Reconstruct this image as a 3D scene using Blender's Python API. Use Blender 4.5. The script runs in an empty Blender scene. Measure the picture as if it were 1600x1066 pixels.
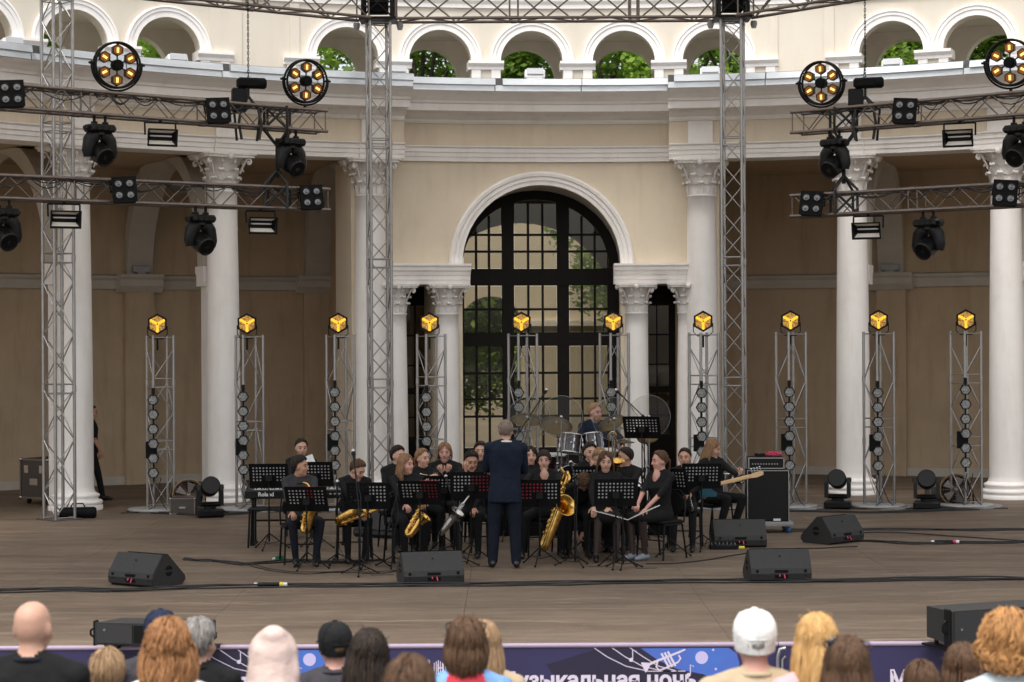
import bpy, bmesh, math, random
from mathutils import Vector, Matrix, Quaternion
from mathutils.bvhtree import BVHTree
from math import sin, cos, pi, radians, sqrt, atan2, exp
random.seed(7)
SC = bpy.context.scene
COL = SC.collection
# ------------------------------------------------------------------ camera
F = 3000.0            # focal length in pixels of a 1600 px wide frame
YH = 532.5            # horizon row at the middle of the frame
ROLL = 0.0053
EYE = 2.70            # camera height above the stage floor
cam = bpy.data.cameras.new('camera'); camo = bpy.data.objects.new('camera', cam); COL.objects.link(camo)
cam.sensor_width = 36.0; cam.lens = F/1600*36.0; cam.clip_start = 0.1; cam.clip_end = 400
cam.shift_y = (YH-533.0)/1600
rt = Vector((1, 0, -ROLL)).normalized(); upv = Vector((ROLL, 0, 1)).normalized(); bk = Vector((0, -1, 0))
camo.matrix_world = Matrix(((rt.x, upv.x, bk.x, 0), (rt.y, upv.y, bk.y, 0), (rt.z, upv.z, bk.z, EYE), (0, 0, 0, 1)))
cam.dof.use_dof = True; cam.dof.focus_distance = 27.5; cam.dof.aperture_fstop = 3.6
SC.camera = camo
# ------------------------------------------------------------------ world, sun, exposure
SUN_EL, SUN_AZ = radians(66), radians(200)      # azimuth clockwise from +Y: behind the camera, a little to the left
w = bpy.data.worlds.new('World'); SC.world = w; w.use_nodes = True
nt = w.node_tree; nt.nodes.clear()
wo = nt.nodes.new('ShaderNodeOutputWorld'); bg = nt.nodes.new('ShaderNodeBackground')
sky = nt.nodes.new('ShaderNodeTexSky'); sky.sky_type = 'NISHITA'; sky.sun_disc = False
sky.sun_elevation = SUN_EL; sky.sun_rotation = SUN_AZ; sky.dust_density = 4.0; sky.air_density = 1.0; sky.ozone_density = 1.0
hs = nt.nodes.new('ShaderNodeHueSaturation'); hs.inputs['Saturation'].default_value = 0.25   # overcast: a grey-white sky
nt.links.new(sky.outputs[0], hs.inputs['Color']); nt.links.new(hs.outputs[0], bg.inputs[0]); nt.links.new(bg.outputs[0], wo.inputs[0])
bg.inputs[1].default_value = 0.135
sl = bpy.data.lights.new('sun', 'SUN'); sl.energy = 1.5; sl.angle = radians(40); sl.color = (1.0, 0.95, 0.88)
so = bpy.data.objects.new('sun', sl); COL.objects.link(so)
so.rotation_euler = (pi/2 - SUN_EL, 0, -SUN_AZ + pi)
SC.view_settings.view_transform = 'Standard'; SC.view_settings.look = 'None'; SC.view_settings.gamma = 1
SC.view_settings.use_curve_mapping = False; SC.view_settings.exposure = 0.95
SC.cycles.max_bounces = 7; SC.cycles.diffuse_bounces = 4; SC.cycles.transparent_max_bounces = 12

# ------------------------------------------------------------------ placing
def W(px, py, Y):
    u = (px-800)/F; v = (YH-py)/F
    return Vector(((u+ROLL*v)*Y, Y, EYE+(v-ROLL*u)*Y))
def G(px, py, z=0.0):
    u = (px-800)/F; v = (YH-py)/F
    return W(px, py, (z-EYE)/(v-ROLL*u))

# ------------------------------------------------------------------ materials
def S(h):
    h = h.lstrip('#')
    def c(x):
        x = int(x, 16)/255
        return x/12.92 if x <= .04045 else ((x+.055)/1.055)**2.4
    return (c(h[0:2]), c(h[2:4]), c(h[4:6]), 1)
def mat(name, col, rough=.6, metal=0., var=.0, vscale=6., bump=0., bscale=60., spec=.5, col2=None, stretch=(1, 1, 1), coat=0., rnd=0., detail=5, streak=0.):
    m = bpy.data.materials.new(name); m.use_nodes = True; n = m.node_tree; b = n.nodes['Principled BSDF']
    if isinstance(col, str): col = S(col)
    if isinstance(col2, str): col2 = S(col2)
    b.inputs['Base Color'].default_value = col; b.inputs['Roughness'].default_value = rough; b.inputs['Metallic'].default_value = metal
    b.inputs['Specular IOR Level'].default_value = spec
    if coat: b.inputs['Coat Weight'].default_value = coat; b.inputs['Coat Roughness'].default_value = .15
    tc = n.nodes.new('ShaderNodeTexCoord'); mp = n.nodes.new('ShaderNodeMapping'); mp.inputs['Scale'].default_value = stretch
    n.links.new(tc.outputs['Object'], mp.inputs[0])
    if var or col2:
        nz = n.nodes.new('ShaderNodeTexNoise'); nz.inputs['Scale'].default_value = vscale; nz.inputs['Detail'].default_value = detail; nz.inputs['Roughness'].default_value = .6
        n.links.new(mp.outputs[0], nz.inputs['Vector'])
        rp = n.nodes.new('ShaderNodeMapRange'); rp.inputs[1].default_value = .3; rp.inputs[2].default_value = .7
        n.links.new(nz.outputs['Fac'], rp.inputs[0])
        mx = n.nodes.new('ShaderNodeMix'); mx.data_type = 'RGBA'
        c2 = col2 or tuple(min(1, x*(1+var)) for x in col[:3])+(1,)
        c1 = col if col2 else tuple(x*(1-var) for x in col[:3])+(1,)
        mx.inputs[6].default_value = c1; mx.inputs[7].default_value = c2
        n.links.new(rp.outputs[0], mx.inputs[0]); out = mx.outputs[2]
        if rnd:
            oi = n.nodes.new('ShaderNodeObjectInfo'); r2 = n.nodes.new('ShaderNodeMapRange'); r2.inputs[3].default_value = 1-rnd; r2.inputs[4].default_value = 1+rnd
            n.links.new(oi.outputs['Random'], r2.inputs[0]); h2 = n.nodes.new('ShaderNodeHueSaturation')
            n.links.new(r2.outputs[0], h2.inputs['Value']); n.links.new(out, h2.inputs['Color']); out = h2.outputs[0]
        n.links.new(out, b.inputs['Base Color'])
    if streak:
        lk = b.inputs['Base Color'].links[0].from_socket
        m2 = n.nodes.new('ShaderNodeMapping'); m2.inputs['Scale'].default_value = (1.6, 1.6, .22); n.links.new(tc.outputs['Object'], m2.inputs[0])
        z2 = n.nodes.new('ShaderNodeTexNoise'); z2.inputs['Scale'].default_value = 2.6; z2.inputs['Detail'].default_value = 7; z2.inputs['Roughness'].default_value = .65; n.links.new(m2.outputs[0], z2.inputs['Vector'])
        r3 = n.nodes.new('ShaderNodeMapRange'); r3.inputs[1].default_value = .50; r3.inputs[2].default_value = .78; r3.inputs[3].default_value = 0; r3.inputs[4].default_value = streak; n.links.new(z2.outputs['Fac'], r3.inputs[0])
        x3 = n.nodes.new('ShaderNodeMix'); x3.data_type = 'RGBA'; x3.blend_type = 'MULTIPLY'; x3.inputs[7].default_value = (.62, .55, .47, 1)
        n.links.new(r3.outputs[0], x3.inputs[0]); n.links.new(lk, x3.inputs[6]); n.links.new(x3.outputs[2], b.inputs['Base Color'])
    if bump:
        nb = n.nodes.new('ShaderNodeTexNoise'); nb.inputs['Scale'].default_value = bscale; nb.inputs['Detail'].default_value = 4
        n.links.new(mp.outputs[0], nb.inputs['Vector']); bn = n.nodes.new('ShaderNodeBump'); bn.inputs['Strength'].default_value = bump; bn.inputs['Distance'].default_value = .02
        n.links.new(nb.outputs['Fac'], bn.inputs['Height']); n.links.new(bn.outputs[0], b.inputs['Normal'])
    return m
def emis(name, col, strength, base=(.02, .015, .01, 1)):
    m = mat(name, base, .4); b = m.node_tree.nodes['Principled BSDF']
    b.inputs['Emission Color'].default_value = S(col) if isinstance(col, str) else col; b.inputs['Emission Strength'].default_value = strength
    return m
def glass(name, tint=(.9, .92, .9, 1), refl=.06):
    m = bpy.data.materials.new(name); m.use_nodes = True; n = m.node_tree; n.nodes.clear()
    o = n.nodes.new('ShaderNodeOutputMaterial'); t = n.nodes.new('ShaderNodeBsdfTransparent'); g = n.nodes.new('ShaderNodeBsdfGlossy'); x = n.nodes.new('ShaderNodeMixShader')
    t.inputs[0].default_value = tint; g.inputs['Roughness'].default_value = .03
    lw = n.nodes.new('ShaderNodeLayerWeight'); lw.inputs[0].default_value = refl
    ad = n.nodes.new('ShaderNodeMath'); ad.operation = 'ADD'; ad.inputs[1].default_value = refl
    n.links.new(lw.outputs['Fresnel'], ad.inputs[0]); n.links.new(ad.outputs[0], x.inputs[0])
    n.links.new(t.outputs[0], x.inputs[1]); n.links.new(g.outputs[0], x.inputs[2]); n.links.new(x.outputs[0], o.inputs[0])
    return m
M = dict(
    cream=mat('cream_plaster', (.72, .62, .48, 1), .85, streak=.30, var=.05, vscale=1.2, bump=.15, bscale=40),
    cream_up=mat('pale_plaster', (.66, .60, .505, 1), .85, streak=.15, var=.03, vscale=.9, bump=.12, bscale=40),
    white=mat('white_paint', (.86, .825, .79, 1), .6, streak=.30, var=.04, vscale=2.2, bump=.08, bscale=50),
    carved=mat('carved_white_stone', (.80, .765, .73, 1), .7, streak=.5, var=.12, vscale=14, bump=.3, bscale=45),
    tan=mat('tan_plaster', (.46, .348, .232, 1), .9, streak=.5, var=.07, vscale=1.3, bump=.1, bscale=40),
    gallery=mat('gallery_plaster', (.80, .75, .68, 1), .85, var=.08, vscale=2),
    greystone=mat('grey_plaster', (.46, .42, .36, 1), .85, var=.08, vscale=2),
    roofmetal=mat('zinc_sheet', (.66, .70, .74, 1), .35, metal=.75, var=.10, vscale=1.5, stretch=(1, 1, 4)),
    roofdark=mat('roof_felt', (.10, .10, .10, 1), .7, var=.2, vscale=4),
    wood=mat('dark_door_wood', (.007, .0045, .0035, 1), .6, spec=.2, var=.2, vscale=8, stretch=(6, 6, .6)),
    pane=glass('door_glass', (.74, .70, .62, 1), .05), acrylic=glass('clear_acrylic', (.90, .90, .89, 1), .012),
    alu=mat('aluminium_tube', (.38, .37, .36, 1), .33, metal=.9, var=.10, vscale=9, bump=.05),
    alud=mat('dull_aluminium_tube', (.20, .165, .145, 1), .45, metal=.8, var=.15, vscale=7),
    black=mat('black_metal', (.0042, .0042, .0045, 1), .45, spec=.22, var=.2, vscale=12),
    blackm=mat('black_matt', (.0038, .0038, .004, 1), .75, spec=.18, var=.2, vscale=18),
    plastic=mat('black_plastic', (.0042, .0042, .0045, 1), .36, spec=.28),
    lens=mat('dark_lens', (.01, .012, .014, 1), .06, coat=.6),
    lamp=mat('frosted_lens', (.20, .20, .21, 1), .2, metal=.3),
    refl=mat('lamp_reflector', (.85, .80, .72, 1), .5),  # matt pale colour stands in for light mirrored by the metal
    amber=emis('amber_glow', '#ffb428', .85), amberd=emis('amber_grille', '#c07a28', .55), fil=emis('filament', '#ffd070', 1.35), ambg=emis('amber_bowl', '#a05808', .34),
    led=mat('led_face', (.28, .29, .27, 1), .35, metal=.2, var=.1), leddot=mat('led_lens', (.62, .65, .60, 1), .2),
    stand=mat('stand_black', (.006, .006, .0065, 1), .7, spec=.12, var=.2, vscale=12),
    spk=mat('speaker_paint', (.0165, .016, .016, 1), .6, var=.15, vscale=20, bump=.2, bscale=160),
    grille=mat('speaker_grille', (.018, .0175, .018, 1), .55, var=.1, vscale=60, bump=.5, bscale=320),
    chrome=mat('chrome', (.45, .45, .46, 1), .16, metal=1., var=.05),
    brass=mat('lacquered_brass', (.66, .40, .11, 1), .22, metal=1., var=.35, vscale=22),
    silver=mat('silvered_metal', (.45, .44, .43, 1), .26, metal=1., var=.1, vscale=20),
    bronze=mat('cymbal_bronze', (.10, .073, .038, 1), .42, metal=1., var=.15, vscale=10),
    drum=mat('burgundy_lacquer', (.018, .003, .004, 1), .2, coat=.7), skinhead=mat('drum_head', (.62, .62, .60, 1), .45),
    paper=mat('paper', (.62, .62, .62, 1), .7), folder=mat('red_folder', (.42, .03, .05, 1), .6), folderb=mat('blue_folder', (.05, .06, .30, 1), .6),
    cable=mat('black_rubber', (.010, .010, .010, 1), .6), pink=mat('pink_plug', (.50, .03, .09, 1), .4), yellow=mat('yellow_plug', (.72, .60, .05, 1), .5),
    green=mat('green_box', (.01, .12, .05, 1), .4), blue=mat('blue_castor', (.03, .10, .28, 1), .4),
    maple=mat('maple_neck', (.62, .40, .20, 1), .4, var=.1, vscale=20, stretch=(1, 1, .1)), teal=mat('teal_lacquer', (.03, .09, .12, 1), .2, coat=.6),
    case=mat('flight_case_board', (.045, .036, .028, 1), .5, var=.1), grey=mat('grey_metal', (.30, .30, .30, 1), .5, var=.15),
    fanring=mat('ochre_fan_ring', (.22, .13, .04, 1), .4), whitep=mat('white_plastic', (.70, .70, .70, 1), .4),
    panel=mat('terrace_floodlight_grey', (.42, .43, .45, 1), .4),
)

# ------------------------------------------------------------------ mesh building
def frame_z(d):
    d = Vector(d).normalized(); a = Vector((0, 0, 1)) if abs(d.z) < .95 else Vector((1, 0, 0))
    x = a.cross(d).normalized(); return x, d.cross(x), d
class MB:
    def __init__(s): s.v = []; s.f = []; s.m = []; s.sm = []
    def add(s, vs, fs, mi=0, smooth=False, T=None):
        o = len(s.v)
        s.v += [tuple(T @ Vector(p)) if T is not None else tuple(p) for p in vs]
        for f in fs: s.f.append(tuple(i+o for i in f)); s.m.append(mi); s.sm.append(smooth)
        return s
    def box(s, c, d, mi=0, T=None, ch=0.):
        x, y, z = d[0]/2, d[1]/2, d[2]/2; c = Vector(c)
        if not ch:
            vs = [c+Vector((a*x, b*y, e*z)) for a in (-1, 1) for b in (-1, 1) for e in (-1, 1)]
            return s.add(vs, [(0, 1, 3, 2), (4, 6, 7, 5), (0, 4, 5, 1), (2, 3, 7, 6), (0, 2, 6, 4), (1, 5, 7, 3)], mi, False, T)
        ch = min(ch, x*.9, y*.9, z*.9)
        vs = []; 
        for a in (-1, 1):
            for b in (-1, 1):
                for e in (-1, 1):
                    vs += [c+Vector((a*x, b*(y-ch), e*(z-ch))), c+Vector((a*(x-ch), b*y, e*(z-ch))), c+Vector((a*(x-ch), b*(y-ch), e*z))]
        def I(a, b, e, k): return ((a > 0)*4+(b > 0)*2+(e > 0))*3+k
        fs = []
        for a in (-1, 1):
            q = [I(a, -1, -1, 0), I(a, 1, -1, 0), I(a, 1, 1, 0), I(a, -1, 1, 0)]; fs.append(q if a > 0 else q[::-1])
            q = [I(-1, a, -1, 1), I(1, a, -1, 1), I(1, a, 1, 1), I(-1, a, 1, 1)]; fs.append(q if a < 0 else q[::-1])
            q = [I(-1, -1, a, 2), I(1, -1, a, 2), I(1, 1, a, 2), I(-1, 1, a, 2)]; fs.append(q if a > 0 else q[::-1])
        for a in (-1, 1):
            for b in (-1, 1):
                q = [I(a, b, -1, 0), I(a, b, -1, 1), I(a, b, 1, 1), I(a, b, 1, 0)]; fs.append(q if a*b > 0 else q[::-1])
                q = [I(a, -1, b, 0), I(a, 1, b, 0), I(a, 1, b, 2), I(a, -1, b, 2)]; fs.append(q if a*b > 0 else q[::-1])
                q = [I(-1, a, b, 1), I(-1, a, b, 2), I(1, a, b, 2), I(1, a, b, 1)]; fs.append(q if a*b > 0 else q[::-1])
                for e in (-1, 1):
                    q = [I(a, b, e, 0), I(a, b, e, 1), I(a, b, e, 2)]; fs.append(q if a*b*e > 0 else q[::-1])
        return s.add(vs, fs, mi, False, T)
    def tube(s, pts, r, n=8, mi=0, caps=True, T=None, flat=None, closed=False, smooth=True):
        pts = [Vector(p) for p in pts]; k = len(pts)
        rs = r if isinstance(r, (list, tuple)) else [r]*k
        vs = []; ref = None
        for i, p in enumerate(pts):
            if closed: d = pts[(i+1) % k]-pts[i-1]
            else: d = pts[min(i+1, k-1)]-pts[max(i-1, 0)]
            if d.length < 1e-9: d = Vector((0, 0, 1))
            d.normalize()
            if ref is None: x, y, _ = frame_z(d)
            else:
                x = ref-d*ref.dot(d)
                if x.length < 1e-6: x, y, _ = frame_z(d)
                x.normalize(); y = d.cross(x)
            ref = x
            for j in range(n):
                a = 2*pi*j/n; rr = rs[i]
                vs.append(p+x*cos(a)*rr+y*sin(a)*rr*(flat or 1))
        fs = []
        for i in range(k if closed else k-1):
            i2 = (i+1) % k
            for j in range(n):
                j2 = (j+1) % n; fs.append((i*n+j, i*n+j2, i2*n+j2, i2*n+j))
        s.add(vs, fs, mi, smooth, T)
        if caps and not closed:
            s.add(vs[:n], [tuple(range(n))[::-1]], mi, False, T); s.add(vs[-n:], [tuple(range(n))], mi, False, T)
        return s
    def lathe(s, prof, n=24, mi=0, T=None, smooth=True, caps=True):
        vs = []; k = len(prof)
        for r, z in prof:
            for j in range(n): a = 2*pi*j/n; vs.append((r*cos(a), r*sin(a), z))
        fs = [(i*n+j, i*n+(j+1) % n, (i+1)*n+(j+1) % n, (i+1)*n+j) for i in range(k-1) for j in range(n)]
        s.add(vs, fs, mi, smooth, T)
        if caps:
            if prof[0][0] > 1e-5: s.add(vs[:n], [tuple(range(n))[::-1]], mi, False, T)
            if prof[-1][0] > 1e-5: s.add(vs[-n:], [tuple(range(n))], mi, False, T)
        return s
    def ell(s, c, rad, mi=0, T=None, nu=14, nv=9):
        R = Matrix.Translation(Vector(c)); T2 = R if T is None else T @ R
        vs = [(0, 0, -rad[2])]; fs = []
        for i in range(1, nv):
            t = -pi/2+pi*i/nv
            for j in range(nu): a = 2*pi*j/nu; vs.append((rad[0]*cos(t)*cos(a), rad[1]*cos(t)*sin(a), rad[2]*sin(t)))
        vs.append((0, 0, rad[2])); L = len(vs)-1
        for j in range(nu):
            fs.append((0, 1+(j+1) % nu, 1+j)); fs.append((L, L-nu+j, L-nu+(j+1) % nu))
        for i in range(nv-2):
            for j in range(nu):
                a = 1+i*nu+j; b = 1+i*nu+(j+1) % nu; fs.append((a, b, b+nu, a+nu))
        return s.add(vs, fs, mi, True, T2)
    def prism(s, poly, z0, z1, mi=0, T=None):      # polygon in local xy, extruded along local z
        n = len(poly); vs = [(x, y, z0) for x, y in poly]+[(x, y, z1) for x, y in poly]
        fs = [tuple(range(n))[::-1], tuple(range(n, 2*n))]+[(i, (i+1) % n, n+(i+1) % n, n+i) for i in range(n)]
        return s.add(vs, fs, mi, False, T)
    def build(s, name, mats, parent=None, loc=None, T=None):
        me = bpy.data.meshes.new(name); me.from_pydata(s.v, [], s.f)
        if not isinstance(mats, (list, tuple)): mats = [mats]
        for m in mats: me.materials.append(m)
        me.polygons.foreach_set('material_index', s.m); me.polygons.foreach_set('use_smooth', s.sm); me.update()
        o = bpy.data.objects.new(name, me); COL.objects.link(o)
        if parent is not None: o.parent = parent
        if loc is not None: o.location = loc
        if T is not None: o.matrix_local = T
        return o
def tag(o, label=None, cat=None, group=None, kind=None):
    if label: o['label'] = label
    if cat: o['category'] = cat
    if group: o['group'] = group
    if kind: o['kind'] = kind
    return o
def thing(name, label, cat, loc=(0, 0, 0), rz=0., group=None, T=None):
    o = bpy.data.objects.new(name, None); COL.objects.link(o); o.empty_display_size = .1
    o.location = loc; o.rotation_euler = (0, 0, rz)
    if T is not None: o.matrix_world = T
    return tag(o, label, cat, group)
def put(o, parent=None, T=None, loc=None):
    c = o.copy(); COL.objects.link(c)
    if parent is not None: c.parent = parent
    if T is not None: c.matrix_local = T
    if loc is not None: c.location = loc
    return c
def copy_tree(o, label=None, parent=None):
    c = o.copy(); COL.objects.link(c)
    if parent is not None: c.parent = parent
    if label: c['label'] = label
    for ch in list(KIDS.get(o.name, [])) or [k for k in o.children]: copy_tree(ch, None, c)
    return c
KIDS = {}
def TR(loc, rz=0., rx=0., ry=0., sc=1.):
    return Matrix.Translation(Vector(loc)) @ Matrix.Rotation(rz, 4, 'Z') @ Matrix.Rotation(rx, 4, 'X') @ Matrix.Rotation(ry, 4, 'Y') @ Matrix.Diagonal((sc, sc, sc, 1))
def aim(p, d, up=(0, 0, 1)):                       # frame at p whose z axis runs along d
    d = Vector(d).normalized(); u = Vector(up)
    x = u.cross(d)
    if x.length < 1e-5: x = Vector((1, 0, 0)).cross(d)
    x.normalize(); y = d.cross(x)
    return Matrix(((x.x, y.x, d.x, p[0]), (x.y, y.y, d.y, p[1]), (x.z, y.z, d.z, p[2]), (0, 0, 0, 1)))
# ================================================================== BUILDING
CX, CY, PHI = 1.4987, 20.934, 0.0806
def B(R, th, z=0.):                                # polar point of the curved hall; th in radians from its axis
    return Vector((CX+R*sin(th-PHI), CY+R*cos(th-PHI), z))
def theta(px, R):                                  # angle at which radius R shows at picture column px
    lo, hi = -1.1, 1.2
    for _ in range(50):
        m = (lo+hi)/2; p = B(R, m)
        if 800+F*p.x/p.y < px: lo = m
        else: hi = m
    return lo
RC = 13.34                                         # column circle
RW = 18.0                                          # back wall of the portico, which also carries the upper arcade
D1, DC = .2222, .1985
COLS = [-D1-2*DC-DC, -D1-2*DC, -D1-DC, -D1, D1, D1+DC, D1+2*DC, D1+3*DC]
Z_CAP = 5.89                                       # underside of the architrave
hall = thing('concert_hall', 'curved cream and white colonnaded hall with an arcade above and a tall dark arched door', 'building', (0, 0, 0))
def arcbox(mb, R0, R1, t0, t1, z0, z1, mi=0, n=None, smooth=False):
    n = n or max(1, int(abs(t1-t0)/.035)+1)
    vs = []
    for i in range(n+1):
        t = t0+(t1-t0)*i/n
        vs += [B(R0, t, z0), B(R0, t, z1), B(R1, t, z1), B(R1, t, z0)]
    fs = [(0, 1, 2, 3), (4*n+3, 4*n+2, 4*n+1, 4*n)]
    for i in range(n):
        for k in range(4):
            k2 = (k+1) % 4; fs.append((i*4+k, (i+1)*4+k, (i+1)*4+k2, i*4+k2))
    mb.add(vs, fs, mi, False)
def arcsweep(mb, prof, t0, t1, mi=0, n=None, caps=True):   # closed profile of (R, z)
    n = n or max(1, int(abs(t1-t0)/.035)+1); k = len(prof)
    vs = [B(R, t0+(t1-t0)*i/n, z) for i in range(n+1) for R, z in prof]
    fs = [(i*k+j, (i+1)*k+j, (i+1)*k+(j+1) % k, i*k+(j+1) % k) for i in range(n) for j in range(k)]
    if caps: fs += [tuple(range(k)), tuple(range(n*k, n*k+k))[::-1]]
    mb.add(vs, fs, mi, False)
def arcwall(mb, R0, R1, t0, t1, z0, z1, openings, mi=0, mj=None, Rref=None):
    """wall between radii with openings (tc, halfwidth m, zspring, arched, zbottom)"""
    mj = mi if mj is None else mj; Rr = Rref or R0
    segs = []; t = t0
    for tc, hw, zs, arched, zb in sorted(openings):
        a = hw/Rr
        segs.append((t, tc-a, None)); segs.append((tc-a, tc+a, (tc, hw, zs, arched, zb))); t = tc+a
    segs.append((t, t1, None))
    for a, b, op in segs:
        if op is None:
            arcbox(mb, R0, R1, a, b, z0, z1, mi); continue
        tc, hw, zs, arched, zb = op; n = 20 if arched else 4
        pts = []
        for i in range(n+1):
            if arched: u = -cos(pi*i/n); pts.append((tc+u*hw/Rr, zs+hw*sqrt(max(0, 1-u*u))))
            else: pts.append((a+(b-a)*i/n, zs))
        for i in range(n):
            (ta, za), (tb, zb2) = pts[i], pts[i+1]
            vs = [B(R0, ta, za), B(R0, tb, zb2), B(R0, tb, z1), B(R0, ta, z1), B(R1, ta, za), B(R1, tb, zb2), B(R1, tb, z1), B(R1, ta, z1)]
            mb.add(vs, [(0, 1, 2, 3), (7, 6, 5, 4), (3, 2, 6, 7)], mi); mb.add(vs, [(0, 4, 5, 1)], mj)
        if zb > z0+.01: arcbox(mb, R0, R1, a, b, z0, zb, mi)
def ring(mb, tc, Rr, zs, prof, a0=0., a1=pi, mi=0, n=28):
    """moulding round an arch: prof = closed list of (arch radius, wall radius)"""
    k = len(prof); vs = []
    for i in range(n+1):
        a = a0+(a1-a0)*i/n
        for r, R in prof: vs.append(B(R, tc-r*cos(a)/Rr, zs+r*sin(a)))
    fs = [(i*k+j, (i+1)*k+j, (i+1)*k+(j+1) % k, i*k+(j+1) % k) for i in range(n) for j in range(k)]
    fs += [tuple(range(k)), tuple(range(n*k, n*k+k))[::-1]]
    mb.add(vs, fs, mi)
TE = 1.0                                           # how far the setting runs on each side (radians)
# ---- portico back wall with its plinth, string course and the vestibule opening
TD = .0087                                         # axis of the big door
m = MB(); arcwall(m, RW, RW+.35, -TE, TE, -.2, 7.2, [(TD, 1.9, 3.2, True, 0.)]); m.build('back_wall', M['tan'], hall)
for a, b in ((-TE, -.199), (.199, TE)):
    m = MB(); arcbox(m, RW-.04, RW-.002, a, b, .0, .16); m.build('plinth', M['greystone'], hall)
    m = MB(); arcsweep(m, [(RW-.002, 3.72), (RW-.06, 3.72), (RW-.06, 3.88), (RW-.11, 3.93), (RW-.11, 3.97), (RW-.002, 4.0)], a, b); m.build('string_course', M['greystone'], hall)
# ceiling of the portico and dividing walls of the vestibule
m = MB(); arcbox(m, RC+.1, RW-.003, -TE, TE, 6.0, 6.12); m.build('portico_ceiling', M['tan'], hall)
for sgn in (-1, 1):
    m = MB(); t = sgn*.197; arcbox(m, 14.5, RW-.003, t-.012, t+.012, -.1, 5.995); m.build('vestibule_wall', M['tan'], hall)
# transverse arches between the columns and the wall
for t in COLS:
    if abs(t) > .2:
        m = MB(); arcbox(m, RW-.14, RW-.004, t-.016, t+.016, 0, 3.7); m.build('wall_pilaster', M['tan'], hall)
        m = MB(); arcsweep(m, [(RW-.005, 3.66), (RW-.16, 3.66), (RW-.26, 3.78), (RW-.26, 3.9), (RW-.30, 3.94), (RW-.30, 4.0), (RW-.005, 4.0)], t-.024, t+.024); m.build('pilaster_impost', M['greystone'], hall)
    m = MB(); arcbox(m, RC+.30, RC+.56, t-.0135, t+.0135, 0, 3.7); m.build('pier', M['white'], hall)
    m = MB(); arcsweep(m, [(RC+.30, 3.66), (RC+.28, 3.74), (RC+.28, 3.84), (RC+.26, 3.9), (RC+.26, 4.0), (RC+.66, 4.0), (RC+.66, 3.9), (RC+.60, 3.84), (RC+.60, 3.66)], t-.0185, t+.0185); m.build('pier_capital', M['white'], hall)
    if abs(t) > .2:
        m = MB(); ra, rb = RC+.56, RW-.14; rc = (ra+rb)/2; rr = (rb-ra)/2; n = 24; hw = .25; ri = rr; ro = rr+.28
        vs = []
        for i in range(n+1):
            a = pi*i/n
            for r, s_ in ((ri, -1), (ri, 1), (ro, 1), (ro, -1)):
                R = rc-r*cos(a); vs.append(B(max(RC+.2, min(R, RW-.01)), t+s_*hw/R, min(4.0+r*sin(a), 5.99)))
        fs = [(i*4+j, i*4+(j+1) % 4, (i+1)*4+(j+1) % 4, (i+1)*4+j) for i in range(n) for j in range(4)]
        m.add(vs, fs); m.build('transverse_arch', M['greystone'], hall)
# ---- entablature, in three lengths: the middle length stands back a little
TB = .180
def entab(t0, t1, R, nm=''):
    o = []
    m = MB(); arcsweep(m, [(R+.6, Z_CAP), (R-.03, Z_CAP), (R-.03, Z_CAP+.075), (R-.055, Z_CAP+.08), (R-.055, Z_CAP+.155), (R-.085, Z_CAP+.16), (R-.085, Z_CAP+.225), (R-.13, Z_CAP+.25), (R-.13, Z_CAP+.27), (R, Z_CAP+.275), (R+.6, Z_CAP+.275)], t0, t1); o.append(m.build('architrave', M['white'], hall))
    m = MB(); arcbox(m, R, R+.6, t0, t1, Z_CAP+.277, 6.56); o.append(m.build('frieze', M['cream'], hall))
    m = MB(); arcsweep(m, [(R+.6, 6.562), (R-.03, 6.562), (R-.05, 6.60), (R-.05, 6.63), (R-.16, 6.68), (R-.2, 6.73), (R-.52, 6.745), (R-.54, 6.73), (R-.54, 6.85), (R-.58, 6.86), (R-.60, 6.90), (R-.70, 6.97), (R-.80, 7.02), (R-.82, 7.05), (R+.6, 7.05)], t0, t1); o.append(m.build('cornice', M['white'], hall))
    n = max(1, round(abs(t1-t0)*R/1.9))            # flashing in sheets, upper and lower strip
    for i in range(n):
        a = t0+(t1-t0)*i/n; b = t0+(t1-t0)*(i+1)/n-.0012
        m = MB(); arcsweep(m, [(R-.84, 7.045), (R-.86, 7.045), (R-.845, 7.145), (R-.825, 7.145)], a, b); m.build('flashing_sheet', M['roofmetal'], hall)
        m = MB(); arcsweep(m, [(R-.82, 7.14), (R-.895, 7.15), (R-.87, 7.255), (R-.80, 7.27)], a+.02*random.random(), b+.001); m.build('flashing_sheet', M['roofmetal'], hall)
    m = MB(); arcsweep(m, [(R-.80, 7.052), (R-.80, 7.275), (RW, 7.42), (RW, 7.052)], t0, t1); m.build('roof', M['roofdark'], hall)
entab(-TE, -TB, RC-.27); entab(-TB, TB, RC+.10); entab(TB, TE, RC-.27)
for t in COLS:                                     # the entablature steps forward over each column
    R = RC-.27; hw = .0165
    m = MB(); arcsweep(m, [(R+.1, Z_CAP+.003), (R-.075, Z_CAP+.003), (R-.075, Z_CAP+.075), (R-.1, Z_CAP+.08), (R-.1, Z_CAP+.155), (R-.13, Z_CAP+.16), (R-.13, Z_CAP+.225), (R-.175, Z_CAP+.25), (R-.175, Z_CAP+.272), (R+.1, Z_CAP+.278)], t-hw-.003, t+hw+.003); m.build('architrave_block', M['white'], hall)
    m = MB(); arcbox(m, R-.05, R+.1, t-hw, t+hw, Z_CAP+.279, 6.561); m.build('frieze_block', M['white'], hall)
    m = MB(); arcsweep(m, [(R+.1, 6.563), (R-.08, 6.563), (R-.1, 6.60), (R-.1, 6.63), (R-.21, 6.68), (R-.25, 6.728), (R+.1, 6.728)], t-hw-.004, t+hw+.004); m.build('bed_mould_block', M['white'], hall)
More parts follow.
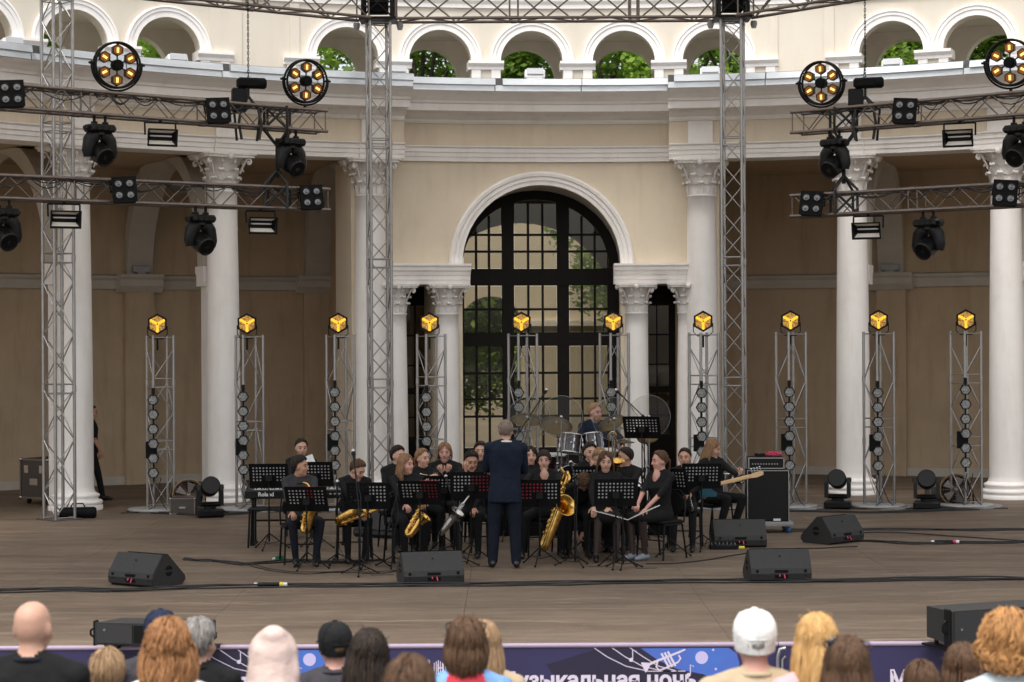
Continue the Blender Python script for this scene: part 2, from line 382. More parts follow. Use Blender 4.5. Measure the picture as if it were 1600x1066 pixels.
# ---- door wall of the middle bay
RD = RC+.14
SD = 86.6
zs = 4.06
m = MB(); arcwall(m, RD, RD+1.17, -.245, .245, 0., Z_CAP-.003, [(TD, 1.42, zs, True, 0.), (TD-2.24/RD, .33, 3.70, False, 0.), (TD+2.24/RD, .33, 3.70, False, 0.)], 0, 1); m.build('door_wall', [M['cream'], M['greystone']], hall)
m = MB(); ring(m, TD, RD, zs, [(1.425, RD+.3), (1.425, RD-.05), (1.50, RD-.05), (1.505, RD-.075), (1.565, RD-.075), (1.58, RD-.10), (1.63, RD-.11), (1.655, RD-.09), (1.67, RD-.003)]); m.build('archivolt', M['white'], hall)
for sgn in (-1, 1):
    ta, tb = TD+sgn*1.30/RD, TD+sgn*2.95/RD
    if ta > tb: ta, tb = tb, ta
    m = MB(); arcsweep(m, [(RD+.3, 3.705), (RD-.14, 3.705), (RD-.14, 3.78), (RD-.17, 3.785), (RD-.17, 3.86), (RD-.20, 3.865), (RD-.22, 3.92), (RD-.26, 3.95), (RD-.26, 4.0), (RD-.30, 4.03), (RD-.30, 4.065), (RD+.3, 4.07)], ta, tb); m.build('impost_entablature', M['white'], hall)
# ---- columns: shaft > base, capital, leaf, volute
def leaf_mesh(h, wd, curl):
    mb = MB(); n = 6; vs = []
    for i in range(n+1):
        u = i/n; out = .012+curl*u**3; z = h*u - (curl*.55*max(0, u-.72)/.28 if u > .72 else 0)
        ww = wd*(.62+.75*u-.95*u*u) if u < .95 else wd*.22
        for k in (-2, -1, 0, 1, 2): vs.append((ww*k/2, out-abs(k)*.012+.010*(k == 0)+(.006 if k % 2 else 0), z-.014*abs(k)*(u > .5)))
    fs = [(i*5+k, i*5+k+1, (i+1)*5+k+1, (i+1)*5+k) for i in range(n) for k in range(4)]
    mb.add(vs, fs, 0, True); nv = len(vs)
    mb.add([(x, y-.014, z) for x, y, z in vs], [f[::-1] for f in fs], 0, True)
    mb.tube([(-wd*.22, curl*.98+.012, h*.84), (0, curl*1.05+.016, h*.80), (wd*.22, curl*.98+.012, h*.84)], wd*.13, 6)
    return mb
def volute_mesh(r, w_):
    mb = MB(); pts = []
    for i in range(18):
        a = i/17*3.6*pi/2*1.2; rr = r*(1-i/22); pts.append((0, -rr*cos(a)+r*.1, rr*sin(a)))
    mb.tube(pts, [r*.30]*14+[r*.25, r*.22, r*.18, r*.12], 6); mb.tube([(0, r*.1-r, 0), (0, -r*1.9, -r*1.6), (0, -r*2.4, -r*3.0)], [r*.3, r*.26, r*.16], 6)
    mb.ell((0, r*.1, 0), (w_, r*.35, r*.35)); return mb
protos = {}
def column(R, t, rb, rt_, h, hc, parent, label=None, small=False):
    T = Matrix.Translation(B(R, t)) @ Matrix.Rotation(-(t-PHI), 4, 'Z')
    key = ('s' if small else 'b', round(h, 2))
    zc = h-hc
    if key not in protos:
        d = {}
        m = MB(); zb = .30 if not small else .22
        pr = [(rb*1.08, zb-.01), (rb*1.03, zb+.03), (rb, zb+.08)]
        for i in range(1, 13): u = i/12; pr.append((rb+(rt_-rb)*(u**1.6), zb+.08+(zc-zb-.12)*u))
        pr += [(rt_*1.06, zc-.035), (rt_*1.08, zc-.02), (rt_*1.06, zc-.004), (rt_*.98, zc)]
        m.lathe(pr, 36); d['shaft'] = m
        m = MB(); k = rb/.29
        m.lathe([(.43*k, 0), (.43*k, .07), (.40*k, .075), (.425*k, .10), (.43*k, .125), (.415*k, .155), (.37*k, .165), (.355*k, .19), (.37*k, .205), (.385*k, .225), (.375*k, .25), (.34*k, .265), (.31*k, zb-.008), (.2*k, zb-.006)] if not small else [(.43*k, 0), (.43*k, .05), (.40*k, .055), (.42*k, .085), (.40*k, .12), (.35*k, .13), (.37*k, .16), (.34*k, .19), (.2*k, .214)], 36); d['base'] = m
        m = MB(); m.lathe([(rt_*.9, zc-.006), (rt_*.92, zc+hc*.45), (rt_*1.05, zc+hc*.72), (rt_*1.4, zc+hc*.86), (rt_*1.42, zc+hc*.875)], 24)
        aw = rt_*1.78; poly = []
        for q in range(4):
            a0 = pi/4+q*pi/2
            for s_ in (-.07, .07): poly.append((aw*1.36*cos(a0+s_)*.98, aw*1.36*sin(a0+s_)*.98))
            for i in range(1, 6): a = a0+.07+(pi/2-.14)*i/6; rr = aw*(1.28-.38*sin(pi*i/6)); poly.append((rr*cos(a), rr*sin(a)))
        m.prism(poly, zc+hc*.875, zc+hc*.94); m.prism([(x*1.06, y*1.06) for x, y in poly], zc+hc*.941, zc+hc-.004)
        for q in range(4):
            a = q*pi/2; m.ell((aw*.98*cos(a), aw*.98*sin(a), zc+hc*.90), (.05*rt_/.25, .05*rt_/.25, .06*rt_/.25))
        d['capital'] = m; d['leaf1'] = leaf_mesh(hc*.40, rt_*.80, rt_*.30); d['leaf2'] = leaf_mesh(hc*.66, rt_*.80, rt_*.42); d['vol'] = volute_mesh(hc*.105, hc*.075)
        protos[key] = {}
        P = protos[key]
        sh = d['shaft'].build('column', M['white'], parent, T=T); P['shaft'] = sh
        P['base'] = d['base'].build('column_base', M['white'], sh); P['capital'] = d['capital'].build('capital', M['carved'], sh)
        P['l1'] = d['leaf1'].build('acanthus_leaf', M['carved'], sh); P['l2'] = d['leaf2'].build('acanthus_leaf', M['carved'], sh); P['v'] = d['vol'].build('volute', M['carved'], sh)
        first = True
    else:
        P = protos[key]; first = False
        sh = put(P['shaft'], parent, T); put(P['base'], sh); put(P['capital'], sh)
    def pp(o, TT, use):
        if first and use: o.matrix_local = TT
        else: put(o, sh, TT)
    for i in range(8):
        a = i*pi/4
        pp(P['l1'], Matrix.Rotation(a-pi/2, 4, 'Z') @ Matrix.Translation((0, rt_*.93, zc+.004)), i == 0)
        a += pi/8
        pp(P['l2'], Matrix.Rotation(a-pi/2, 4, 'Z') @ Matrix.Translation((0, rt_*.90, zc+.01)), i == 0)
    for i in range(4):
        a = pi/4+i*pi/2
        pp(P['v'], Matrix.Rotation(a-pi/2, 4, 'Z') @ Matrix.Translation((0, rt_*1.95, zc+hc*.76)), i == 0)
    # inner helices below the abacus flower
    for i in range(4):
        for s_ in (-.16, .16):
            a = i*pi/2+s_; put(P['v'], sh, Matrix.Rotation(a-pi/2+s_, 4, 'Z') @ Matrix.Translation((0, rt_*1.32, zc+hc*.77)) @ Matrix.Diagonal((.7, .7, .7, 1)))
    return sh
for t in COLS: column(RC, t, .295, .250, Z_CAP, .62, hall)
for sx in (-2.64, -1.70, 1.70, 2.64): column(RD-.02, TD+sx/RD, .225, .195, 3.70, .50, hall, small=True)
# ---- the big glazed door
RG = RD+1.2
door = MB(); fr = [(1.25, RG), (1.25, RG+.12), (1.60, RG+.12), (1.60, RG)]
ring(door, TD, RD, zs, fr)
def dbar(x0, x1, z0, z1, dep=.10, off=0.): arcbox(door, RG+off, RG+off+dep, TD+x0/RG, TD+x1/RG, z0, z1, n=2)
dbar(-1.60, 1.60, 3.72, 4.03, .13, -.005)
for s_ in (-1, 1):
    a, b = sorted((s_*.40, s_*.62)); dbar(a, b, 0, 5.3, .12, .002)
    a, b = sorted((s_*1.33, s_*1.62)); dbar(a, b, 0, 3.72, .12, .002)
dbar(-1.5, 1.5, 2.60, 2.85, .11, .004); dbar(-1.5, 1.5, 0, .72, .11, .004)
rows = [.72, 1.30, 1.62, 2.10, 2.60]; rows2 = [2.85, 3.28, 3.72]; rows3 = [4.03, 4.35, 4.66, 5.25]
bays = [(-1.34, -.62), (-.40, .40), (.62, 1.34)]
panes = []
for x0, x1 in bays:
    xs = [x0+(x1-x0)*i/3 for i in range(4)]
    for rws in (rows, rows2, rows3):
        for i in range(1, 3):
            zt = rws[-1]
            if rws is rows3: zt = min(zt, zs+sqrt(max(.01, 1.28**2-xs[i]**2)))
            dbar(xs[i]-.021, xs[i]+.021, rws[0], zt, .05, .03)
        for j in range(1, len(rws)-1): dbar(x0, x1, rws[j]-.021, rws[j]+.021, .046, .032)
        for i in range(3):
            for j in range(len(rws)-1):
                a, b, c, d = xs[i]+.012, xs[i+1]-.012, rws[j]+.012, rws[j+1]-.012
                if rws is rows3:
                    lim = lambda x: zs+sqrt(max(0, 1.29**2-x*x))
                    d = min(d, max(lim(a), lim(b)))
                    if d-c < .05: continue
                panes.append((a, b, c, d))
for sx in (-2.24, 2.24):                           # narrow side doors
    for a, b, c, d in ((-.36, -.22, 0, 3.7), (.22, .36, 0, 3.7), (-.22, .22, 0, .95), (-.22, .22, 3.35, 3.7), (-.22, .22, 1.72, 1.84), (-.012, .012, .95, 3.35)):
        dbar(sx+a, sx+b, c, d, .09, .01)
    for z in (1.3, 2.25, 2.8): dbar(sx-.22, sx+.22, z-.014, z+.014, .05, .03)
    for z0, z1 in ((.95, 1.3), (1.3, 1.72), (1.84, 2.25), (2.25, 2.8), (2.8, 3.35)):
        for q in (-1, 1): a, b = sorted((sx+q*.012, sx+q*.22)); panes.append((a, b, z0+.014, z1-.014))
do = door.build('arched_door', M['wood'], hall)
for a, b, c, d in panes:
    m = MB(); arcbox(m, RG+.052, RG+.058, TD+a/RG, TD+b/RG, c, d, n=1); m.build('pane', M['pane'], do)
# vestibule floor/ceiling and the lit garden pavilion seen through the glass
m = MB(); arcbox(m, RG+.2, RW+5.5, -.2, .22, -.12, -.004); m.build('vestibule_floor', M['greystone'], hall)
pav = thing('garden_pavilion', 'cream garden pavilion with an arched opening, seen through the panes of the arched door', 'building', B(RW+10.5, TD), -(TD-PHI)); pav.scale = (1.3, 1.3, 1.2)
m = MB()
m.box((-1.45, 0, 1.3), (1.7, .3, 2.6)); m.box((1.45, 0, 1.3), (1.7, .3, 2.6)); m.box((0, 0, 4.95), (4.4, .3, .7))
n = 18; pr_ = .6
for i in range(n):
    a0, a1 = pi*i/n, pi*(i+1)/n; x0, z0, x1, z1 = -pr_*cos(a0), 2.6+pr_*sin(a0), -pr_*cos(a1), 2.6+pr_*sin(a1)
    vs = [(x0, -.15, z0), (x1, -.15, z1), (x1, -.15, 4.6), (x0, -.15, 4.6), (x0, .15, z0), (x1, .15, z1), (x1, .15, 4.6), (x0, .15, 4.6)]
    m.add(vs, [(0, 1, 2, 3), (7, 6, 5, 4), (0, 4, 5, 1)])
for s_ in (-1, 1): m.box((s_*1.45, 0, 3.6), (1.7, .299, 2.0))
m.build('pavilion_wall', M['cream_up'], pav)
for s_ in (-1, 1): m = MB(); m.box((s_*1.45, -.2, 2.62), (1.75, .12, .12)); m.build('pavilion_impost', M['white'], pav)
# ---- upper arcade: front wall and inner wall, piers, archivolts
RU = RW+.004
ucs = [theta(p, RU) for p in (545, 690, 833, 977, 1118)]
lcs = [theta(p, RU) for p in (265, 120)]; rcs = [theta(p, RU) for p in (1395, 1527)]
st = ucs[2]-ucs[1]
for _ in range(3): lcs.append(lcs[-1]-st); rcs.append(rcs[-1]+st)
ALL = sorted(ucs+lcs+rcs); ZSP = 8.34; RIN = .63
m = MB(); arcwall(m, RU, RU+.30, -TE, TE, 7.2, 11.2, [(t, RIN, ZSP, True, 7.2) for t in ALL]); m.build('upper_wall', M['cream_up'], hall)
m = MB(); arcwall(m, RU+2.2, RU+2.5, -TE, TE, 7.2, 11.2, [(t, RIN*1.03, ZSP-.05, True, 7.75) for t in ALL], Rref=RU+2.2); m.build('inner_arcade_wall', M['gallery'], hall)
m = MB(); arcbox(m, RU+.301, RU+2.199, -TE, TE, 9.1, 9.3); m.build('gallery_ceiling', M['gallery'], hall)
m = MB(); arcbox(m, RU-.1, RU+3.0, -TE, TE, 11.202, 11.4); m.build('upper_roof', M['roofdark'], hall)
m = MB(); arcsweep(m, [(RU-.002, 9.42), (RU-.05, 9.42), (RU-.05, 9.5), (RU-.10, 9.56), (RU-.10, 9.62), (RU-.16, 9.68), (RU-.16, 9.74), (RU-.002, 9.76)], -TE, TE); m.build('upper_string_course', M['white'], hall)
a_o = None
for t in ALL:
    m = MB(); ring(m, t, RU, ZSP, [(RIN+.002, RU+.2), (RIN+.002, RU-.035), (.74, RU-.035), (.745, RU-.055), (.80, RU-.055), (.815, RU-.075), (.85, RU-.07), (.855, RU-.002)]); m.build('arcade_archivolt', M['white'], hall)
pmid = [(ALL[i]+ALL[i+1])/2 for i in range(len(ALL)-1) if ALL[i+1]-ALL[i] < st*1.4]
ends = [ucs[0]-st/2, ucs[-1]+st/2, lcs[0]+st/2, rcs[0]-st/2]
for t in pmid+ends:
    hw = .36/RU; full = t in pmid
    m = MB(); arcsweep(m, [(RU+.32, 8.18), (RU-.05, 8.18), (RU-.05, 8.24), (RU-.09, 8.27), (RU-.12, 8.30), (RU-.12, 8.352), (RU+.32, 8.352)], t-hw, t+hw); m.build('arcade_impost', M['white'], hall)
    for s_ in (-1, 1):
        m = MB(); arcbox(m, RU-.04, RU+.32, t+s_*.20/RU-.092/RU, t+s_*.20/RU+.092/RU, 7.3, 8.178, n=1); m.build('arcade_pier', M['white'], hall)
for px0, px1 in ((330, 380), (455, 470), (1205, 1218), (1290, 1306)):
    t0, t1 = theta(px0, RU), theta(px1, RU)
    m = MB(); arcbox(m, RU-.03, RU-.002, t0, t1, 7.3, 9.419); m.build('lesene', M['cream_up'], hall)
# the terrace behind, ground and stage
def structure(mb, name, m_, parent=None):
    o = mb.build(name, m_, parent)
    if parent is None: o['kind'] = 'structure'
    return o
ZG = -1.05
STF = G(800, 1006).y                               # front edge of the stage
m = MB(); m.box((0, 150, ZG-.25), (500, 700, .5)); structure(m, 'ground', mat('park_ground', (.16, .14, .11, 1), .9, var=.2, vscale=.4))
m = MB(); seg = 8
vs = [(-30, STF-1.2, ZG+.004), (30, STF-1.2, ZG+.004), (30, 2.0, 1.55), (-30, 2.0, 1.55), (30, -12, 1.55), (-30, -12, 1.55)]
m.add(vs, [(0, 1, 2, 3), (3, 2, 4, 5)]); structure(m, 'seating_slope', mat('asphalt_slope', (.12, .115, .11, 1), .9, var=.15, vscale=2))
# stage: base, fascia, plywood floor panels
mfloor = bpy.data.materials.new('stage_plywood'); mfloor.use_nodes = True
def floor_nodes(mm):
    n = mm.node_tree; b = n.nodes['Principled BSDF']; L = n.links.new
    ge = n.nodes.new('ShaderNodeNewGeometry'); oi = n.nodes.new('ShaderNodeObjectInfo')
    def noise(scale, sx, sy, det, rough=.6, dist=0.):
        mp = n.nodes.new('ShaderNodeMapping'); mp.inputs['Scale'].default_value = (sx, sy, 1); L(ge.outputs['Position'], mp.inputs[0])
        z = n.nodes.new('ShaderNodeTexNoise'); z.inputs['Scale'].default_value = scale; z.inputs['Detail'].default_value = det; z.inputs['Roughness'].default_value = rough; z.inputs['Distortion'].default_value = dist
        L(mp.outputs[0], z.inputs['Vector']); return z.outputs['Fac']
    def rng(x, a, b_, c=0., d=1.):
        r = n.nodes.new('ShaderNodeMapRange'); r.inputs[1].default_value = a; r.inputs[2].default_value = b_; r.inputs[3].default_value = c; r.inputs[4].default_value = d; L(x, r.inputs[0]); return r.outputs[0]
    def mix(f, a, b_):
        x = n.nodes.new('ShaderNodeMix'); x.data_type = 'RGBA'
        if not hasattr(a, 'type'): x.inputs[6].default_value = a
        else: L(a, x.inputs[6])
        if not hasattr(b_, 'type'): x.inputs[7].default_value = b_
        else: L(b_, x.inputs[7])
        L(f, x.inputs[0]); return x.outputs[2]
    base = mix(rng(noise(1.0, .35, 1.3, 8, .65), .35, .68), (.108, .075, .052, 1), (.200, .149, .105, 1))
    grain = mix(rng(noise(3.0, .8, 14, 7, .7), .35, .7), base, (.070, .049, .035, 1))
    base2 = mix(rng(noise(.22, 1, 1, 3), .3, .7, 0, .65), grain, base)
    dust = mix(rng(noise(2.2, .5, 3.2, 10, .75, .8), .52, .72, 0, .75), base2, (.25, .192, .13, 1))
    scuff = mix(rng(noise(26, 1, 1, 3, .6), .66, .74, 0, .6), dust, (.36, .31, .23, 1))
    wv = n.nodes.new('ShaderNodeTexWave'); wv.wave_type = 'RINGS'; wv.inputs['Scale'].default_value = .45; wv.inputs['Distortion'].default_value = 9; wv.inputs['Detail'].default_value = 5; wv.inputs['Detail Scale'].default_value = .6; L(ge.outputs['Position'], wv.inputs['Vector'])
    mk_ = n.nodes.new('ShaderNodeMath'); mk_.operation = 'MULTIPLY'; L(rng(wv.outputs['Fac'], .965, 1., 0, .55), mk_.inputs[0]); L(rng(noise(.5, 1, 1, 3), .45, .65), mk_.inputs[1])
    scuff = mix(mk_.outputs[0], scuff, (.30, .25, .18, 1))
    hv = n.nodes.new('ShaderNodeHueSaturation'); L(scuff, hv.inputs['Color']); L(rng(oi.outputs['Random'], 0, 1, .93, 1.07), hv.inputs['Value'])
    L(hv.outputs[0], b.inputs['Base Color']); L(rng(noise(1.5, .5, 2, 6), .3, .7, .50, .72), b.inputs['Roughness'])
    bp = n.nodes.new('ShaderNodeBump'); bp.inputs['Strength'].default_value = .25; bp.inputs['Distance'].default_value = .004; L(noise(9, .8, 9, 6), bp.inputs['Height']); L(bp.outputs[0], b.inputs['Normal'])
    b.inputs['Specular IOR Level'].default_value = .35
floor_nodes(mfloor)
m = MB(); m.box((0, (STF+.05+39)/2, (ZG-.03)/2-.02), (44, 39-STF-.05, -(ZG)-.03), 0); stage = structure(m, 'stage_floor', mat('joint_dust', (.30, .25, .18, 1), .9, var=.2, vscale=3))
pm = MB(); pm.box((0, 0, -.012), (2.437, 1.217, .024), ch=.001); first = None
k = 0
for iy in range(18):
    for ix in range(-5, 6):
        x = .73+ix*2.44; y = STF+.61+iy*1.22
        T = Matrix.Translation((x, y, random.uniform(-.0012, .0008)))
        if first is None: first = pm.build('floor_panel', mfloor, stage, T=T)
        else: put(first, stage, T)
m = MB(); m.box((0, STF-.02, ZG/2), (44, .05, -ZG-.01)); structure(m, 'stage_front', mat('stage_front_board', (.02, .02, .03, 1), .7))
# trees behind the hall
def leafmat(nm, a, b_):
    mm = mat(nm, a, .55, col2=b_, vscale=.9, spec=.3, rnd=.15); n = mm.node_tree; bb = n.nodes['Principled BSDF']; tr_ = n.nodes.new('ShaderNodeBsdfTranslucent'); mx_ = n.nodes.new('ShaderNodeMixShader'); mx_.inputs[0].default_value = .42; n.links.new(bb.inputs['Base Color'].links[0].from_socket, tr_.inputs[0]); n.links.new(bb.outputs[0], mx_.inputs[1]); n.links.new(tr_.outputs[0], mx_.inputs[2]); n.links.new(mx_.outputs[0], n.nodes['Material Output'].inputs[0])
    return mm
LM = [leafmat('leaves_bright', (.19, .32, .04, 1), (.33, .48, .07, 1)), leafmat('leaves_mid', (.09, .18, .024, 1), (.22, .36, .05, 1))]
bark = mat('bark', (.06, .045, .035, 1), .9, var=.3, vscale=10, bump=.6, bscale=18)
def tree_meshes(seed, h, rad, n):
    rnd = random.Random(seed); tr = MB(); cr = MB()
    top = Vector((rnd.uniform(-.4, .4), rnd.uniform(-.4, .4), h*.72))
    tr.tube([(0, 0, -.2), (.05, 0, h*.2), top*.6, top], [.24, .19, .14, .05], 9)
    clumps = []
    for i in range(40):
        a = rnd.uniform(0, 2*pi); z = h*rnd.uniform(.16, .98); u = (z/h-.16)/.82
        r = rad*(.25+.95*sin(pi*min(1, u*.8+.18)))*rnd.uniform(.35, 1)
        c = Vector((r*cos(a), r*sin(a), z)); clumps.append((c, rnd.uniform(.55, 1.15)*rad*.36))
        st_ = top*(max(.25, min(.95, z/h*1.1)))
        tr.tube([st_*.92, (st_+c)*.5+Vector((0, 0, .15)), c], [.07, .045, .015], 5)
    for i in range(n):
        c, r = clumps[rnd.randrange(len(clumps))]
        d = Vector((rnd.gauss(0, 1), rnd.gauss(0, 1), rnd.gauss(0, .75))); d = d.normalized()*r*(rnd.random()**.45)
        p = c+d; s_ = rnd.choice((.05, .07, .09, .12))*rnd.uniform(.8, 1.25)
        x = Vector((rnd.gauss(0, 1), rnd.gauss(0, 1), rnd.gauss(0, .5))).normalized(); y = x.cross(Vector((rnd.gauss(0, 1), rnd.gauss(0, 1), rnd.gauss(0, 1)))).normalized()
        cr.add([p-x*s_, p+y*s_*.5, p+x*s_, p-y*s_*.5], [(0, 1, 2, 3)], 0 if rnd.random() < .6 else 1, False)
    return tr, cr
tp = []
for sd in range(3):
    a, b_ = tree_meshes(sd+3, 12.5, 3.4, 40000); tp.append((a, b_))
tobj = {}
TREES = [(60, 44, 0, 1.0), (215, 46, 1, .95), (380, 45, 2, 1.05), (500, 55, 0, 1.15), (660, 56, 1, 1.22), (800, 58, 2, 1.28), (925, 56, 0, 1.2), (1065, 55, 1, 1.18), (1180, 46, 2, 1.0), (1340, 47, 0, .95), (1450, 45, 1, .92), (1590, 44, 2, 1.0)]
TL = ['leftmost leafy tree behind the upper arcade, left of the left truss tower', 'leafy tree behind the second arch from the left, beside the ring lamp', 'leafy tree behind the plain left stretch of upper wall', 'leafy tree behind the arch left of the middle truss tower', 'full green tree behind the arch right of the middle truss tower', 'tree seen through the central arch and the panes of the door', 'thin-crowned tree with sky gaps behind the arch right of centre', 'bright green tree behind the fourth arch of the middle group', 'leafy tree behind the arch at the right truss tower', 'leafy tree behind the plain right stretch of upper wall', 'leafy tree behind the arch above the right hoist', 'rightmost leafy tree behind the upper arcade']
for i, (px, Y, k, sc) in enumerate(TREES):
    p = W(px, 500, Y); t = thing('leafy_tree', TL[i], 'tree', (p.x, Y, ZG), i*1.7, 'trees behind the hall', )
    t.scale = (sc, sc, sc)
    if k not in tobj:
        tr, cr = tp[k]; tobj[k] = (tr.build('trunk', bark, t), cr.build('crown', LM, t))
    else: put(tobj[k][0], t); put(tobj[k][1], t)
# distant dark hedge behind the trees
# terrace floodlights between the arches
def flood():
    m = MB(); m.box((0, 0, .16), (.36, .16, .20), ch=.02, T=TR((0, 0, 0), 0, -.35)); a = m
    return a
FL = [(23, 62, 'small white floodlight on the roof edge at far left'), (280, 92, 'small white floodlight on the roof edge below the second arch from left'), (622, 104, 'small white floodlight on the roof edge beside the middle truss tower'), (838, 112, 'small white floodlight on the roof edge below the central arch'), (1112, 106, 'small white floodlight on the roof edge beside the right truss tower'), (1396, 90, 'small white floodlight on the roof edge above the right hoist')]
fp = None
for px, py, lb in FL:
    t = theta(px, RC+.2); p = B(RC+.2, t, 7.3)
    o = thing('floodlight', lb, 'floodlight', p, -(t-PHI), 'floodlights along the roof edge')
    if fp is None:
        m = MB(); m.box((0, 0, .17), (.36, .18, .16), ch=.015, T=TR((0, 0, 0), 0, -.3)); b0 = m.build('lamp_body', M['whitep'], o)
        m = MB(); m.box((0, -.115, .2), (.30, .012, .11), T=TR((0, 0, 0), 0, -.3)); b1 = m.build('lamp_glass', M['panel'], o)
        m = MB(); m.box((0, 0, .05), (.32, .2, .09), ch=.01); b2 = m.build('ballast_box', M['whitep'], o); fp = (b0, b1, b2)
    else:
        for q in fp: put(q, o)
# lamps on the wall pilasters inside the portico
wp = None
WL = {1: 'grey wall lamp on the portico pilaster left of the second column from left', 2: 'grey wall lamp on the portico pilaster beside the third column from left', 5: 'grey wall lamp on the portico pilaster hidden by the right truss tower', 6: 'grey wall lamp on the portico pilaster between the two rightmost columns', 0: 'grey wall lamp on the portico pilaster near the left edge', 7: 'grey wall lamp on the portico pilaster beyond the rightmost column'}
for i, t in enumerate(COLS):
    if abs(t) < .3: continue
    o = thing('wall_lamp', WL.get(i, ''), 'wall lamp', B(RW-.2, t, 4.0), -(t-PHI), 'lamps on the portico pilasters')
    if wp is None:
        m = MB(); m.box((0, 0, .10), (.34, .16, .13), ch=.015); b0 = m.build('lamp_body', M['grey'], o); m = MB(); m.box((0, -.05, .02), (.16, .04, .04)); m.box((0, 0, .03), (.2, .05, .03)); b1 = m.build('bracket', M['grey'], o); wp = (b0, b1)
    else:
        for q in wp: put(q, o)
# ================================================================== RIG
def regular(n, r, a0=0.): return [(r*cos(a0+2*pi*i/n), r*sin(a0+2*pi*i/n)) for i in range(n)]
BR = {}
def truss(name, label, cat, p0, p1, a=.34, twist=0., lr=.024, br=.0095, mt=None, group=None, pitch=None, joints=2.0, ladder=True):
    """square lattice truss from p0 to p1: legs, braces and joint rungs as parts"""
    mt = mt or M['alu']; p0 = Vector(p0); p1 = Vector(p1); L = (p1-p0).length
    T = aim(p0, p1-p0) @ Matrix.Rotation(twist, 4, 'Z'); t = thing(name, label, cat, group=group, T=T)
    h = a/2; cs = [(h, h), (-h, h), (-h, -h), (h, -h)]
    key = (round(L, 3), lr, mt.name)
    if ('leg',)+key not in BR:
        m = MB(); m.tube([(0, 0, 0), (0, 0, L)], lr, 10)
        for q in range(1, int(L/joints)+1):
            m.tube([(0, 0, q*joints-.05), (0, 0, q*joints+.05)], lr*1.22, 10)
        BR[('leg',)+key] = None; lg = m
    o = BR[('leg',)+key]
    for c in cs:
        T2 = Matrix.Translation((c[0], c[1], 0))
        if o is None: o = lg.build('leg', mt, t, T=T2); BR[('leg',)+key] = o
        else: put(o, t, T2)
    ns = max(1, round(joints/(pitch or a*1.05))); dz = joints/ns
    for f in range(4):
        c0, c1 = cs[f], cs[(f+1) % 4]; i = 0; z = .03
        while z+dz*.5 < L:
            za = z+.03*((i % ns) == 0); zb = min(z+dz, L)-.03*((i % ns) == ns-1)
            a_, b_ = (c0, c1) if (i+f) % 2 else (c1, c0)
            P, Q = Vector((a_[0], a_[1], za)), Vector((b_[0], b_[1], zb)); d = Q-P; k2 = ('br', round(d.length, 2), br, mt.name)
            TT = aim(P, d)
            if k2 not in BR: m = MB(); m.tube([(0, 0, 0), (0, 0, d.length)], br, 6, caps=False); BR[k2] = m.build('brace', mt, t, T=TT)
            else: put(BR[k2], t, TT)
            i += 1; z += dz
        zz = [.035, L-.035]
        if ladder: zz += [q*joints+s_*.07 for q in range(1, int(L/joints)+1) for s_ in (-1, 1) if q*joints+.07 < L-.1]
        for z in zz:
            P, Q = Vector((c0[0], c0[1], z)), Vector((c1[0], c1[1], z)); k2 = ('rung', a, br, mt.name); TT = aim(P, Q-P, (0, 1, 0.01))
            if k2 not in BR: m = MB(); m.tube([(0, 0, 0), (0, 0, a)], br*1.1, 6, caps=False); BR[k2] = m.build('rung', mt, t, T=TT)
            else: put(BR[k2], t, TT)
    return t
# main roof towers
ZT = 8.05
tw = [(93, 812, 30.0, pi/4, 'tall aluminium truss tower in front of the leftmost column'), (595, 0, 32.0, radians(14), 'tall aluminium truss tower in front of the third column from left'), (1148, 0, 32.0, radians(-14), 'tall aluminium truss tower right of the fourth column')]
tower_pos = []
for px, py, Y, rz, lb in tw:
    if py: p = G(px, py)
    else: p = G(px, 532.5+EYE/Y*F-ROLL*(px-800)); 
    p.z = 0; tower_pos.append(p)
    t = truss('truss_tower', lb, 'truss tower', p, p+Vector((0, 0, ZT+(1.6 if py else -.02))), .335, rz, .025, .010, M['alu'], 'tall towers carrying the stage roof', pitch=.43)
    m = MB(); m.box((0, 0, .012), (.5, .5, .02)); m.build('foot_plate', M['alud'], t)
# roof ring trusses with corner blocks
c1, c2 = tower_pos[1].copy(), tower_pos[2].copy(); c1.z = c2.z = ZT+.20
dx = (c2-c1).normalized()
truss('roof_truss', 'horizontal roof truss spanning between the two middle towers along the top edge', 'truss', c1+dx*.26, c2-dx*.26, .40, 0, .026, .014, M['alud'], 'trusses of the stage roof ring', pitch=.52)
pl = W(215, -8, 29.6); pl.z = c1.z; dl = (pl-c1).normalized()
truss('roof_truss', 'roof truss running from the left middle tower up to the upper left', 'truss', c1+dl*.26, c1+dl*9, .40, 0, .026, .014, M['alud'], 'trusses of the stage roof ring', pitch=.52)
pr = W(1420, -8, 29.4); pr.z = c2.z; dr = (pr-c2).normalized()
truss('roof_truss', 'roof truss running from the right tower up to the upper right', 'truss', c2+dr*.26, c2+dr*9, .40, 0, .026, .014, M['alud'], 'trusses of the stage roof ring', pitch=.52)
